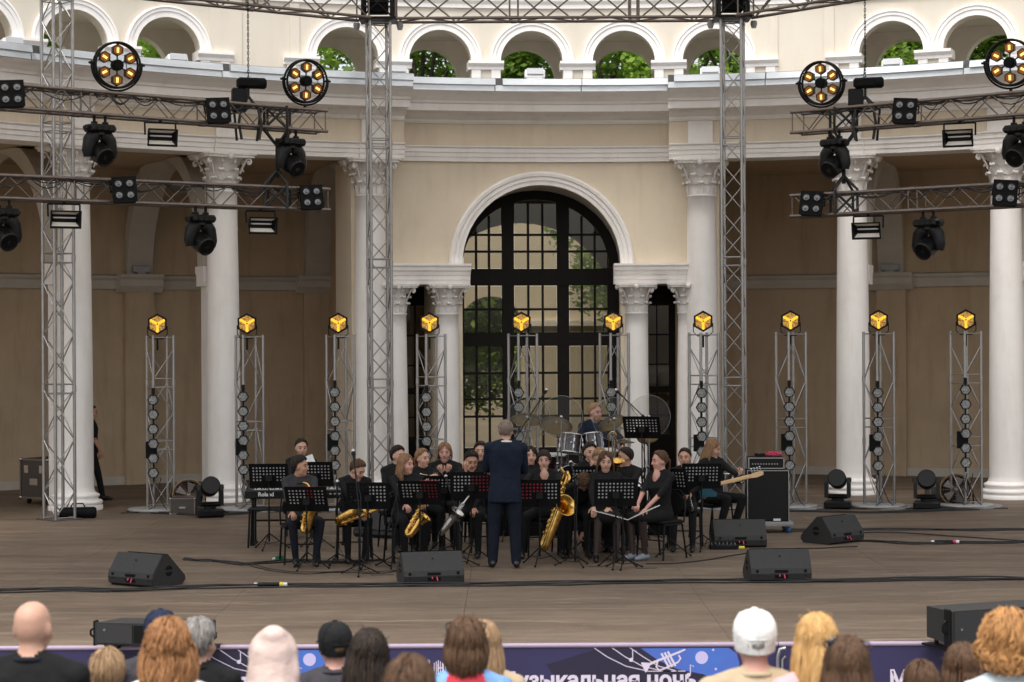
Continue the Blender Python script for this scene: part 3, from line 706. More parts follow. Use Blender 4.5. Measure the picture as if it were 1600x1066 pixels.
for c, lb in ((c1, 'black sleeve block with winch on top of the left middle truss tower'), (c2, 'black sleeve block with winch on top of the right truss tower')):
    t = thing('corner_block', lb, 'truss corner', (c.x, c.y, ZT-.03), 0, 'corner blocks of the roof ring')
    m = MB(); m.box((0, 0, .03), (.62, .62, .04), ch=.01); m.build('base_plate', M['black'], t)
    m = MB()
    for a, b in ((1, 1), (1, -1), (-1, 1), (-1, -1)): m.tube([(a*.24, b*.24, .05), (a*.24, b*.24, .62)], .03, 8)
    for a in (-1, 1):
        m.tube([(a*.24, -.24, .06), (-a*.24, -.24, .5)], .018, 6); m.tube([(-.24, a*.24, .3), (.24, a*.24, .3)], .018, 6); m.tube([(a*.24, -.24, .3), (a*.24, .24, .3)], .018, 6)
    m.build('sleeve_frame', M['black'], t)
    m = MB(); m.box((.0, -.05, .3), (.34, .25, .34), ch=.02); m.build('winch', M['blackm'], t)
    for s_ in (-1, 1): m = MB(); m.tube([(s_*.36, 0, -.01), (s_*.36, 0, -.06), (s_*.36, 0, -.13)], [.05, .06, .04], 10); m.build('guide_roller', M['grey'], t)
MEMB = bpy.data.materials.new('roof_membrane'); MEMB.use_nodes = True; n_ = MEMB.node_tree; n_.nodes.clear()
o_ = n_.nodes.new('ShaderNodeOutputMaterial'); d_ = n_.nodes.new('ShaderNodeBsdfDiffuse'); t_ = n_.nodes.new('ShaderNodeBsdfTranslucent'); x_ = n_.nodes.new('ShaderNodeMixShader')
d_.inputs[0].default_value = (.6, .6, .58, 1); t_.inputs[0].default_value = (.8, .79, .77, 1); x_.inputs[0].default_value = .55
n_.links.new(d_.outputs[0], x_.inputs[1]); n_.links.new(t_.outputs[0], x_.inputs[2]); n_.links.new(x_.outputs[0], o_.inputs[0])
# stage roof: a grey membrane over the ring, above the picture
m = MB(); rr = [(-11.5, 16.0), (-8.6, 27.6), (c1.x, c1.y+.1), (c2.x, c2.y+.1), (9.0, 27.4), (11.8, 16.0), (0, 14.0)]
cc = Vector((0, 23, 11.2)); vs = []; n = len(rr)
for k in range(5):
    u = k/4
    for x, y in rr:
        p = Vector((x, y, 8.75)).lerp(cc, u); p.z = 8.75+(cc.z-8.75)*sin(u*pi/2); vs.append(p)
fs = [(k*n+i, k*n+(i+1) % n, (k+1)*n+(i+1) % n, (k+1)*n+i) for k in range(4) for i in range(n)]
cnp = thing('stage_roof', 'grey membrane roof stretched over the ring truss above the stage', 'stage roof', (0, 0, 0))
m.add(vs, fs, 0, True); m.build('membrane', MEMB, cnp)
# hanging side trusses
def hung(px0, py0, Y0, px1, py1, Y1, ext, lb):
    a = W(px0, py0, Y0); b = W(px1, py1, Y1); d = (b-a).normalized()
    truss('lighting_truss', lb, 'lighting truss', a, b+d*ext, .315, 0, .025, .010, M['alud'], 'trusses carrying stage lights', pitch=.36)
    return a, b
LU = hung(503, 191, 29.5, 0, 151, 26.3, 2.2, 'upper left lighting truss hanging from the chain hoist')
LL = hung(508, 313, 29.5, 0, 293, 26.7, 2.2, 'lower left lighting truss with blinders and strobes')
RU_ = hung(1244, 193, 29.5, 1600, 163, 27.0, 2.2, 'upper right lighting truss hanging from the chain hoist')
RL = hung(1242, 323, 29.5, 1600, 304, 27.4, 2.2, 'lower right lighting truss with blinders and strobes')
def on(tr, px):                                    # point of a hung truss at picture column px
    a, b = tr; lo, hi = -.5, 1.6
    for _ in range(40):
        m_ = (lo+hi)/2; p = a.lerp(b, m_); q = 800+F*(p.x-ROLL*(p.z-EYE))/p.y
        if (q < px) == (b.x > a.x): lo = m_
        else: hi = m_
    return a.lerp(b, lo)
# ---- fixture kinds (origin where they clamp to the truss)
def face_cam(p, extra=0.): return atan2(p.x, -p.y)*0+extra
def fixture_mover(label, p, rz, tilt, group='moving heads under the lighting trusses'):
    t = thing('moving_head', label, 'moving head light', p, rz, group)
    m = MB()
    for s_ in (-1, 1): k_ = MB(); k_.tube([(s_*.09, 0, .02), (s_*.09, 0, -.09)], .022, 8); k_.box((s_*.09, 0, -.10), (.07, .06, .04)); k_.build('clamp', M['black'], t)
    m = MB(); m.box((0, 0, -.175), (.40, .27, .11), ch=.03); m.box((-.215, 0, -.17), (.06, .12, .05), ch=.01); m.box((.215, 0, -.17), (.06, .12, .05), ch=.01)
    for k in (-1, 0, 1): m.box((k*.1, -.137, -.18), (.06, .012, .05))
    m.build('base', M['plastic'], t)
    m = MB(); m.tube([(0, 0, -.22), (0, 0, -.27)], .09, 14)
    prof = []
    for s_ in (-1, 1): m.tube([(s_*.03, 0, -.255), (s_*.10, 0, -.275), (s_*.165, 0, -.35), (s_*.185, 0, -.5), (s_*.175, 0, -.58)], [.05, .068, .062, .062, .05], 10, flat=1.7)
    m.build('yoke', M['plastic'], t)
    H = Matrix.Translation((0, 0, -.52)) @ Matrix.Rotation(tilt, 4, 'X')
    m = MB(); m.lathe([(.0, -.19), (.08, -.185), (.125, -.15), (.142, -.06), (.145, .05), (.135, .13), (.135, .14), (.135, .18), (.118, .185), (.112, .175)], 20, T=H)
    hd = m.build('head', M['plastic'], t)
    m = MB(); m.lathe([(.0, .176), (.06, .174), (.11, .168)], 18, T=H); m.build('front_lens', M['lens'], hd)
    m = MB()
    for k in range(5): m.tube([(.08*cos(k*1.3), .08*sin(k*1.3), -.15), (.08*cos(k*1.3), .08*sin(k*1.3), -.17)], .016, 6, T=H)
    m.build('cooling_fin', M['black'], hd)
    return t
def fixture_blinder(label, p, rz, tilt):
    t = thing('blinder', label, 'blinder light', p, rz, 'four-lamp blinders on the lighting trusses')
    H = Matrix.Rotation(tilt, 4, 'X')
    m = MB(); m.box((0, -.02, 0), (.33, .13, .36), ch=.02, T=H); m.box((0, -.085, 0), (.345, .01, .375), T=H); b = m.build('housing', M['blackm'], t)
    for a in (-1, 1):
        for e in (-1, 1):
            m = MB(); TT = H @ Matrix.Translation((a*.08, -.088, e*.085)) @ Matrix.Rotation(pi/2, 4, 'X')
            m.lathe([(.062, .0), (.064, .012), (.055, .014), (.045, .004)], 16, T=TT, caps=False); m.build('lamp_ring', M['black'], t)
            m = MB(); m.lathe([(.0, .020), (.018, .016), (.026, .004), (.058, .003)], 14, T=TT); m.build('lamp', M['lamp'], t)
    m = MB()
    for s_ in (-1, 1): m.tube([(s_*.185, 0, -.02), (s_*.185, .09, .10)], .012, 6)
    m.tube([(-.185, .09, .1), (.185, .09, .1)], .012, 6); m.build('yoke', M['black'], t)
    return t
def fixture_strobe(label, p, rz, tilt):
    t = thing('strobe', label, 'strobe light', p, rz, 'strobes under the lighting trusses')
    H = Matrix.Translation((0, 0, -.22)) @ Matrix.Rotation(tilt, 4, 'X')
    m = MB(); w_, h_ = .43, .25
    m.box((0, .05, 0), (.34, .12, .17), ch=.02, T=H)
    for s_ in (-1, 1):
        m.add([(s_*w_/2, -.13, -h_/2), (s_*w_/2, -.13, h_/2), (s_*.17, .06, .085), (s_*.17, .06, -.085), (s_*(w_/2-.014), -.13, -h_/2), (s_*(w_/2-.014), -.13, h_/2), (s_*.156, .06, .085), (s_*.156, .06, -.085)], [(0, 1, 2, 3), (4, 7, 6, 5), (0, 4, 5, 1), (2, 6, 7, 3), (1, 5, 6, 2), (0, 3, 7, 4)], 0, False, H)
        m.add([(-w_/2, -.13, s_*h_/2), (w_/2, -.13, s_*h_/2), (.17, .06, s_*.085), (-.17, .06, s_*.085), (-w_/2, -.13, s_*(h_/2-.014)), (w_/2, -.13, s_*(h_/2-.014)), (.17, .06, s_*.071), (-.17, .06, s_*.071)], [(0, 1, 2, 3), (7, 6, 5, 4), (0, 4, 5, 1), (3, 2, 6, 7), (0, 3, 7, 4), (1, 5, 6, 2)], 0, False, H)
        m.box((0, -.135, s_*(h_/2-.006)), (w_, .012, .018), T=H); m.box((s_*(w_/2-.006), -.135, 0), (.018, .012, h_), T=H)
    m.build('housing', M['black'], t)
    m = MB(); w2, h2 = w_-.05, h_-.05
    m.add([(-w2/2, -.10, -h2/2), (w2/2, -.10, -h2/2), (.15, .035, -.035), (-.15, .035, -.035), (.15, .035, .035), (-.15, .035, .035), (w2/2, -.10, h2/2), (-w2/2, -.10, h2/2)], [(0, 1, 2, 3), (3, 2, 4, 5), (5, 4, 6, 7)], 0, False, H)
    m.build('reflector', M['refl'], t)
    m = MB(); m.tube([(-.16, -.02, .01), (.16, -.02, .01)], .011, 8, T=H); m.build('flash_tube', M['whitep'], t)
    m = MB()
    for s_ in (-1, 1): m.tube([(s_*.225, .0, -.2), (s_*.225, .02, -.02)], .014, 6)
    m.tube([(-.225, .02, -.02), (.225, .02, -.02)], .014, 6); m.tube([(0, .02, -.02), (0, 0, .05)], .025, 8); m.build('yoke', M['black'], t)
    return t
def hexcan(m, m2, m3, m4, T, r=.088, d=.09, ang=0.):
    P = regular(6, r, pi/6); Q = regular(6, r*.84, pi/6)
    m.prism([(x, y) for x, y in P], -d, -.004, 0, T)
    for i in range(6):
        a, b, c, e = P[i], P[(i+1) % 6], Q[(i+1) % 6], Q[i]
        m.add([(a[0], a[1], -.004), (b[0], b[1], -.004), (b[0], b[1], .03), (a[0], a[1], .03), (e[0], e[1], -.0035), (c[0], c[1], -.0035), (c[0], c[1], .03), (e[0], e[1], .03)], [(0, 1, 2, 3), (5, 4, 7, 6), (3, 2, 6, 7)], 0, False, T)
    m2.prism(Q, -.0038, .004, 0, T)
    c_, s_ = cos(ang), sin(ang)
    for k in (-1, 1): m3.tube([(-.045*c_-k*.012*s_, -.045*s_+k*.012*c_, .012), (.045*c_-k*.012*s_, .045*s_+k*.012*c_, .012)], .0075, 6, T=T)
def ring_lamp(label, p, rz):
    t = thing('ring_lamp', label, 'ring lamp', p, rz, 'round ring lamps standing on the lighting trusses'); t.scale = (.80, .80, .80); t.rotation_euler.x = .10
    FZ = Matrix.Rotation(pi/2, 4, 'X')             # local z looks to the front (-y)
    R = .40
    m = MB()
    for dy in (-.07, .10): m.tube([(R*cos(2*pi*i/40), dy, R*sin(2*pi*i/40)) for i in range(40)], .0215, 8, closed=True)
    for i in range(8): a = pi/8+i*pi/4; m.tube([(R*cos(a), -.07, R*sin(a)), (R*cos(a), .10, R*sin(a))], .011, 6)
    m.build('double_ring', M['black'], t)
    m = MB()
    for i in range(6): a = pi/2+i*pi/3; m.tube([(.06*cos(a), 0, .06*sin(a)), (R*cos(a), .02, R*sin(a))], .014, 6)
    m.build('spokes', M['black'], t)
    m = MB(); m.prism(regular(12, .10), -.10, .09, T=FZ); m.prism(regular(12, .075), .09, .12, T=FZ); m.build('centre_body', M['blackm'], t)
    for i in range(6):
        a = pi/2+i*pi/3; T = Matrix.Translation((.265*cos(a), -.03, .265*sin(a))) @ FZ
        a1, a2, a3 = MB(), MB(), MB(); hexcan(a1, a2, a3, None, T, .106, .10, a)
        c = a1.build('lamp_can', M['black'], t); a2.build('amber_glass', M['ambg'], c); a3.build('filament', M['fil'], c)
    m = MB(); Ry = .455
    m.tube([(-Ry, .02, .06)]+[(Ry*cos(a), .02, Ry*sin(a)) for a in [pi+i*pi/20 for i in range(21)]]+[(Ry, .02, .06)], .018, 8)
    for s_ in (-1, 1): m.tube([(s_*(R-.02), .02, .02), (s_*(Ry+.05), .02, .02)], .022, 8)
    m.tube([(0, .02, -Ry), (0, .02, -Ry-.12)], .03, 8); m.build('yoke', M['black'], t)
    return t
def place_on(tr, px, dz, dy=0.):
    p = on(tr, px); return Vector((p.x, p.y+dy, p.z+dz))
def yaw(tr):
    a, b = tr; d = (b-a) if b.x > a.x else (a-b); return atan2(d.y, d.x)
yl, yr = yaw(LU), yaw(RU_)
H_ = .157
L_ = [(LU, 158, 'moving head under the upper left truss, below the ring lamp', yl*.5), (LU, 456, 'moving head at the inner end of the upper left truss', yl*.5), (LL, 8, 'moving head cut by the left picture edge under the lower left truss', yl*.5), (LL, 315, 'moving head under the lower left truss in front of the second column', yl*.5),
      (RU_, 1302, 'moving head at the inner end of the upper right truss', yr*.5), (RU_, 1590, 'moving head cut by the right picture edge under the upper right truss', yr*.5), (RL, 1448, 'moving head under the lower right truss beside its flood lamp', yr*.5)]
for tr, px, lb, r_ in L_:
    s_ = -1 if px < 800 else 1
    fixture_mover(lb, place_on(tr, px, -H_-.02, -.1), r_ + (-.45 if px < 800 else .45)*-1, radians(118))
for tr, px, lb in ((LU, 26, 'four-lamp blinder at the far left of the upper left truss'), (LU, 345, 'four-lamp blinder near the hoist on the upper left truss'), (LL, 200, 'four-lamp blinder in the middle of the lower left truss'), (LL, 489, 'four-lamp blinder at the inner end of the lower left truss'), (RU_, 1408, 'four-lamp blinder on the upper right truss'), (RL, 1264, 'four-lamp blinder at the inner end of the lower right truss'), (RL, 1563, 'four-lamp blinder in front of the rightmost column')):
    p = place_on(tr, px, 0, -.29); fixture_blinder(lb, p, (.30 if px < 800 else -.30), radians(-12)).rotation_euler.y = (-.06 if px < 800 else .07)
for tr, px, lb in ((LU, 253, 'open-fronted strobe under the upper left truss'), (LL, 103, 'open-fronted strobe under the lower left truss by the left tower'), (LL, 409, 'open-fronted strobe near the inner end of the lower left truss'), (RU_, 1496, 'open-fronted strobe under the upper right truss'), (RL, 1354, 'open-fronted strobe under the lower right truss in front of a column')):
    fixture_strobe(lb, place_on(tr, px, -H_-.03, -.12), (.42 if px < 800 else -.42), radians(12))
for tr, px, py, lb in ((LU, 183, 102, 'left large ring lamp of six amber bulbs, in front of the arches'), (LU, 478, 127, 'ring lamp of six amber bulbs at the inner end of the upper left truss'), (RU_, 1283, 130, 'ring lamp of six amber bulbs at the inner end of the upper right truss'), (RU_, 1578, 98, 'ring lamp of six amber bulbs at the right picture edge')):
    p = on(tr, px); q = W(px, py, p.y); ring_lamp(lb, q, .45 if px < 800 else -.45)
# chain hoists
for tr, px, py, lb, s_ in ((LU, 388, 130, 'black chain hoist above the upper left truss', -1), (RU_, 1352, 130, 'black chain hoist above the upper right truss', 1)):
    p = on(tr, px); q = W(px, py, p.y); t = thing('chain_hoist', lb, 'chain hoist', q, s_*-.3, 'chain hoists')
    m = MB(); m.box((0, 0, 0), (.34, .2, .15), ch=.03); m.lathe([(.08, -.12), (.085, .1), (.06, .13)], 14, T=TR((.14, 0, 0), 0, 0, pi/2)); m.build('motor', M['blackm'], t)
    m = MB(); m.box((-.14, 0, -.26), (.22, .16, .36), ch=.02); m.build('chain_bag', M['black'], t)
    m = MB(); Lc = 2.6; k = 0; z = .08
    while z < Lc: m.tube([(.012*cos(a)*(k % 2 == 0), .012*cos(a)*(k % 2), z+.03*sin(a)) for a in [i*pi/4 for i in range(8)]], .0055, 4, closed=True); z += .046; k += 1
    c = m.build('chain', M['black'], t)
    m = MB(); m.tube([(.0, 0, -.08), (.0, 0, -.2)], .02, 6)
    for a in (-1, 1):
        m.tube([(0, 0, -.2), (a*.13, -.1, -.40), (a*.17, -.16, -.62), (a*.13, -.16, -.86)], .022, 6); m.tube([(0, 0, -.2), (-a*.2, .1, -.40), (-a*.15, .16, -.85)], .02, 6)
    m.build('sling', M['cable'], t)
# drop pipes that carry the lower trusses
for tu, tl, px, lb in ((LU, LL, 433, 'black drop pipe joining the two left lighting trusses'), (RU_, RL, 1318, 'black drop pipe joining the two right lighting trusses')):
    a = on(tu, px); b = on(tl, px); t = thing('drop_pipe', lb, 'pipe', (a.x, a.y, b.z), 0, 'pipes between lighting trusses'); h = a.z-b.z
    m = MB(); m.tube([(0, 0, .3), (0, 0, h-.3)], .03, 8); m.build('pipe', M['black'], t)
    for z, s_ in ((0, 1), (h, -1)):
        m = MB()
        for q in (-1, 1):
            m.tube([(0, 0, z+s_*.42), (q*.17, -.18, z+s_*.2), (q*.17, -.19, z-s_*.17)], .022, 6); m.tube([(q*.17, -.19, z-s_*.16), (-q*.16, -.185, z+s_*.16)], .02, 6)
            m.tube([(0, 0, z+s_*.42), (q*.17, .18, z+s_*.2), (q*.17, .19, z-s_*.17)], .022, 6)
        m.build('sling', M['cable'], t)
# cable looms sagging along the trusses
def loom(tr, pxs, lb, dz=.15):
    m = MB(); rnd = random.Random(len(lb))
    for k in range(3):
        pts = []
        for i in range(len(pxs)-1):
            a, b = place_on(tr, pxs[i], dz, -.17-.02*k), place_on(tr, pxs[i+1], dz, -.17-.02*k); sag = rnd.uniform(.02, .16)
            for j in range(7): u = j/6; q = a.lerp(b, u); q.z -= sag*sin(pi*u); pts.append(q)
        m.tube(pts, .009, 5)
    o = m.build('cable_loom', M['cable']); tag(o, lb, 'cables', 'cable looms on the trusses')
loom(LU, [-10, 60, 150, 175, 210, 250, 330, 400, 470], 'black cables looped along the upper left truss'); loom(LL, [-10, 50, 110, 190, 260, 310, 360, 430, 490], 'black cables looped along the lower left truss')
loom(RU_, [1260, 1330, 1380, 1430, 1480, 1540, 1610], 'black cables looped along the upper right truss'); loom(RL, [1260, 1320, 1400, 1450, 1500, 1560, 1610], 'black cables looped along the lower right truss')
# ---- row of ten light towers
YT = 30.8
TX = [251.5, 391, 533, 675, 818, 961, 1101, 1237, 1374, 1510]
HT = [625, 620, 613, 621, 613.5, 613, 614, 613, 614, 609]
WH = ['leftmost of the row', 'left of the keyboard', 'behind the keyboard, left of the tall tower', 'behind the trumpet player', 'behind the conductor', 'behind the drummer', 'behind the bass player', 'right of the bass cabinet', 'between the two floor moving heads', 'rightmost of the row']
def base_plate(p, lb):
    t = thing('base_plate', lb, 'base plate', p, 0, 'round base plates under the light towers')
    m = MB()
    m.lathe([(.56, .0), (.565, .012), (.55, .026), (.0, .027)], 36, T=TR((.03, .05, 0))); m.build('lower_plate', mat('base_grey', (.20, .19, .18, 1), .7, var=.3, vscale=6) if 'bg' not in M else M['bg'], t)
    m = MB(); m.lathe([(.46, .028), (.465, .04), (.45, .052), (.0, .053)], 36, T=TR((-.05, -.06, 0))); m.build('upper_plate', M['grey'], t); return t
M['bg'] = mat('base_grey', (.20, .19, .18, 1), .7, var=.3, vscale=6)
cube = None; strip = None; tow = None; bpl = None
def cube_light(p, lb):
    t = thing('cube_lamp', lb, 'cube lamp', p, 0, 'amber cube lamps on the light towers')
    FZ = Matrix.Rotation(pi/2, 4, 'X'); R = .172
    P = regular(6, R, pi/2); Q = regular(6, R*.80, pi/2)
    m = MB(); m.prism(P, -.10, -.02, 0, FZ)
    for i in range(6):
        a, b, c, e = P[i], P[(i+1) % 6], Q[(i+1) % 6], Q[i]
        m.add([(a[0], a[1], -.02), (b[0], b[1], -.02), (b[0], b[1], .02), (a[0], a[1], .02), (e[0], e[1], -.02), (c[0], c[1], -.02), (c[0], c[1], .02), (e[0], e[1], .02)], [(0, 1, 2, 3), (5, 4, 7, 6), (3, 2, 6, 7)], 0, False, FZ)
    m.build('housing', M['black'], t)
    for k in range(3):
        q = [(0, 0), Q[(2*k+5) % 6], Q[(2*k) % 6], Q[(2*k+1) % 6]]; m = MB(); m.prism(q, -.0185, -.012, 0, FZ); m.build('honeycomb_face', MAMB, t)
    for k in (1, 5, 3):
        d = Vector(Q[k]).normalized(); n_ = Vector((-d.y, d.x))*.021; e = Vector(Q[k])*.98
        m = MB(); m.prism([tuple(-n_), tuple(e-n_), tuple(e+n_), tuple(n_)], -.0115, -.006, 0, FZ); m.build('glow_bar', M['amber'], t)
    m = MB(); m.lathe([(.013, -.005), (.013, .004), (0, .005)], 8, T=FZ); m.build('centre_bolt', M['black'], t)
    m = MB(); m.tube([(-R*.9, .03, -.03), (-R*.9, .05, -.17), (-.09, .05, -.235), (.09, .05, -.235), (R*.9, .05, -.17), (R*.9, .03, -.03)], .008, 5); m.tube([(0, .05, -.235), (0, .05, -.42)], .018, 6); m.build('bracket', M['black'], t)
    return t
MAMB = emis('amber_honeycomb', '#d08a20', .6); n_ = MAMB.node_tree; b_ = n_.nodes['Principled BSDF']; v_ = n_.nodes.new('ShaderNodeTexVoronoi'); v_.inputs['Scale'].default_value = 62; tc_ = n_.nodes.new('ShaderNodeTexCoord'); rp_ = n_.nodes.new('ShaderNodeValToRGB')
rp_.color_ramp.elements[0].color = (.80, .42, .06, 1); rp_.color_ramp.elements[0].position = .25; rp_.color_ramp.elements[1].color = (.16, .07, .015, 1); rp_.color_ramp.elements[1].position = .62
n_.links.new(tc_.outputs['Object'], v_.inputs['Vector']); n_.links.new(v_.outputs['Distance'], rp_.inputs[0]); n_.links.new(rp_.outputs[0], b_.inputs['Emission Color'])
MLED = mat('led_honeycomb', (.3, .3, .3, 1), .3); n_ = MLED.node_tree; b_ = n_.nodes['Principled BSDF']; v_ = n_.nodes.new('ShaderNodeTexVoronoi'); v_.inputs['Scale'].default_value = 85; tc_ = n_.nodes.new('ShaderNodeTexCoord'); rp_ = n_.nodes.new('ShaderNodeValToRGB')
rp_.color_ramp.elements[0].color = (.38, .39, .37, 1); rp_.color_ramp.elements[0].position = .35; rp_.color_ramp.elements[1].color = (.12, .12, .12, 1); rp_.color_ramp.elements[1].position = .6
n_.links.new(tc_.outputs['Object'], v_.inputs['Vector']); n_.links.new(v_.outputs['Distance'], rp_.inputs[0]); n_.links.new(rp_.outputs[0], b_.inputs['Base Color'])
def led_strip(p, lb, side):
    t = thing('hexagon_light_strip', lb, 'led strip', p, 0, 'strips of six hexagon leds on the light towers')
    FZ = Matrix.Rotation(pi/2, 4, 'X'); R = .092
    m = MB(); m.box((0, .03, -.6), (.03, .02, 1.42)); m.box((0, .03, .14), (.05, .04, .10)); m.build('mounting_bar', M['black'], t)
    for k in range(6):
        z = -k*.232; P = regular(6, R, 0); Q = regular(6, R*.82, 0); T = Matrix.Translation((0, 0, z)) @ FZ
        m = MB(); m.prism(P, -.035, -.005, 0, T)
        for i in range(6):
            a, b, c, e = P[i], P[(i+1) % 6], Q[(i+1) % 6], Q[i]
            m.add([(a[0], a[1], -.005), (b[0], b[1], -.005), (b[0], b[1], .012), (a[0], a[1], .012), (e[0], e[1], -.005), (c[0], c[1], -.005), (c[0], c[1], .012), (e[0], e[1], .012)], [(0, 1, 2, 3), (5, 4, 7, 6), (3, 2, 6, 7)], 0, False, T)
        hx = m.build('hexagon_lamp', M['black'], t)
        m = MB(); m.prism(Q, -.0045, .002, 0, T); m.build('led_plate', MLED, hx)
    m = MB(); m.box((.04*side, .06, -.80), (.17, .09, .27), ch=.008); m.build('driver_box', M['blackm'], t)
    return t
pts_t = []
for i, px in enumerate(TX):
    gy = YH+EYE/YT*F-ROLL*(px-800); p = G(px, gy); p.z = 0; pts_t.append(p)
    b = base_plate(p, 'round grey base plate under the light tower '+WH[i]) if bpl is None else copy_tree(bpl, 'round grey base plate under the light tower '+WH[i])
    b.location = p; bpl = bpl or b
    rz = radians(45-17); pt = p+Vector((0, 0, .054))
    truss('light_tower', 'short aluminium truss tower with amber cube lamp, '+WH[i], 'light tower', pt, pt+Vector((0, 0, 2.76)), .335, rz, .0225, .0085, M['alu'], 'short light towers in a row across the stage', pitch=.52, joints=1.3 if i % 3 else 1.0)
    q = p+Vector((-.02, -.12, 2.995)); lb = 'glowing amber cube lamp on the light tower '+WH[i]
    c = cube_light(q, lb) if cube is None else copy_tree(cube, lb); c.location = q; c.rotation_euler.z = (px-800)/800*-.25; cube = cube or c
    fp_ = p+Vector((-.067, -.275, 0)); yh = YH-ROLL*(px-800); fp_.z = EYE-(HT[i]-yh)/F*fp_.y; lb = 'strip of six hexagon leds, tower '+WH[i]
    s = led_strip(fp_, lb, -1) if strip is None else copy_tree(strip, lb); s.location = fp_; strip = strip or s
# power cables hanging from the strips to the floor
for i, p in enumerate(pts_t):
    m = MB()
    for k in range(2):
        x = p.x-.05+.1*k; m.tube([(x, p.y-.25, .55), (x-.05, p.y-.27, .35), (x+.04, p.y-.3, .12), (x+.15*(k*2-1), p.y-.4, .012), (x+.5*(k*2-1), p.y-.45, .012)], .008, 5)
    o = m.build('power_cable', M['cable']); tag(o, 'thin power cable trailing from the led tower '+WH[i], 'cable', 'power cables of the light towers')
# ---- floor fixtures
def floor_mover(lb, p, rz):
    t = thing('moving_head', lb, 'moving head light', p, rz, 'moving heads standing on the stage')
    m = MB(); m.box((0, 0, .07), (.42, .34, .13), ch=.03); m.box((0, -.175, .07), (.18, .01, .06)); m.build('base', M['plastic'], t)
    m = MB(); m.tube([(0, 0, .13), (0, 0, .17)], .1, 14); m.box((0, 0, .20), (.37, .16, .07), ch=.03)
    for s_ in (-1, 1): m.prism([(-.09, .18), (.09, .18), (.075, .42), (.05, .50), (-.05, .50), (-.075, .42)], s_*.175-.028, s_*.175+.028, T=Matrix(((0, 0, 1, 0), (1, 0, 0, 0), (0, 1, 0, 0), (0, 0, 0, 1))))
    m.build('yoke', M['plastic'], t)
    H = Matrix.Translation((0, 0, .46)) @ Matrix.Rotation(radians(75), 4, 'X')
    m = MB(); m.lathe([(.0, -.17), (.09, -.16), (.135, -.10), (.145, 0), (.145, .15), (.13, .16)], 22, T=H); h = m.build('head', M['plastic'], t)
    m = MB(); m.lathe([(.0, .145), (.07, .142), (.125, .13)], 20, T=H); m.build('front_lens', mat('green_coated_lens', (.01, .06, .05, 1), .08, coat=.5) if 'gl' not in M else M['gl'], h)
    m = MB()
    for s_ in (-1, 1): m.tube([(s_*.15, 0, .46), (s_*.215, 0, .46)], .035, 10)
    m.build('pivot', M['black'], t); return t
M['gl'] = mat('green_coated_lens', (.01, .06, .05, 1), .08, coat=.5)
for px, py, rz, lb in ((328, 808, .3, 'floor moving head left of the second column, beside the floor fan'), (1309, 795, -.25, 'floor moving head in front of the fifth column'), (1448, 796, -.2, 'floor moving head beside the right floor fan')):
    floor_mover(lb, G(px, py), rz)
def fan(lb, p, rz):
    t = thing('floor_fan', lb, 'fan', p, rz, 'round floor fans'); t.scale = (.72, .72, .72); FZ = Matrix.Translation((0, 0, .38)) @ Matrix.Rotation(pi/2-.18, 4, 'X')
    m = MB(); m.tube([(.35*cos(2*pi*i/36), .35*sin(2*pi*i/36), 0) for i in range(36)], .014, 8, closed=True, T=FZ); m.build('rim', M['fanring'], t)
    m = MB(); m.lathe([(.35, -.09), (.352, .0), (.345, .0), (.343, -.09)], 36, T=FZ, caps=False); m.build('drum', M['black'], t); m = MB(); m.lathe([(0, -.095), (.34, -.095), (.34, -.10), (0, -.10)], 30, T=FZ); m.build('dark_backing_disc', M['blackm'], t)  # solid dark disc added at the back as the shade inside the drum
    m = MB()
    for q in range(1, 8): r = .045*q; m.tube([(r*cos(2*pi*i/28), r*sin(2*pi*i/28), .02) for i in range(28)], .0035, 4, closed=True, T=FZ)
    for q in range(12): a = q*pi/6; m.tube([(.05*cos(a), .05*sin(a), .025), (.35*cos(a), .35*sin(a), .012)], .004, 4, T=FZ)
    m.build('guard', M['alud'], t)
    m = MB()
    for q in range(5):
        a = q*pi/2.5
        m.add([(.05*cos(a-.3), .05*sin(a-.3), -.03), (.29*cos(a-.28), .29*sin(a-.28), -.05), (.30*cos(a+.35), .30*sin(a+.35), -.01), (.05*cos(a+.5), .05*sin(a+.5), -.005)], [(0, 1, 2, 3)], 0, True, FZ)
        m.add([(.05*cos(a-.3), .05*sin(a-.3), -.036), (.29*cos(a-.28), .29*sin(a-.28), -.056), (.30*cos(a+.35), .30*sin(a+.35), -.016), (.05*cos(a+.5), .05*sin(a+.5), -.011)], [(3, 2, 1, 0)], 0, True, FZ)
    m.lathe([(.07, -.07), (.075, -.02), (.05, .02), (0, .028)], 16, T=FZ); m.build('blades', M['alud'], t)
    m = MB(); m.tube([(-.36, 0, .38), (-.38, .02, .1), (-.3, .05, .022), (.3, .05, .022), (.38, .02, .1), (.36, 0, .38)], .018, 8)
    for s_ in (-1, 1): m.tube([(s_*.28, -.22, .02), (s_*.28, .28, .02)], .018, 8)
    m.build('stand', M['black'], t); return t
fan('black floor fan with ochre rim behind the leftmost light tower', G(295, 801), .35); fan('black floor fan with ochre rim behind the rightmost light tower', G(1494, 792), -.3)
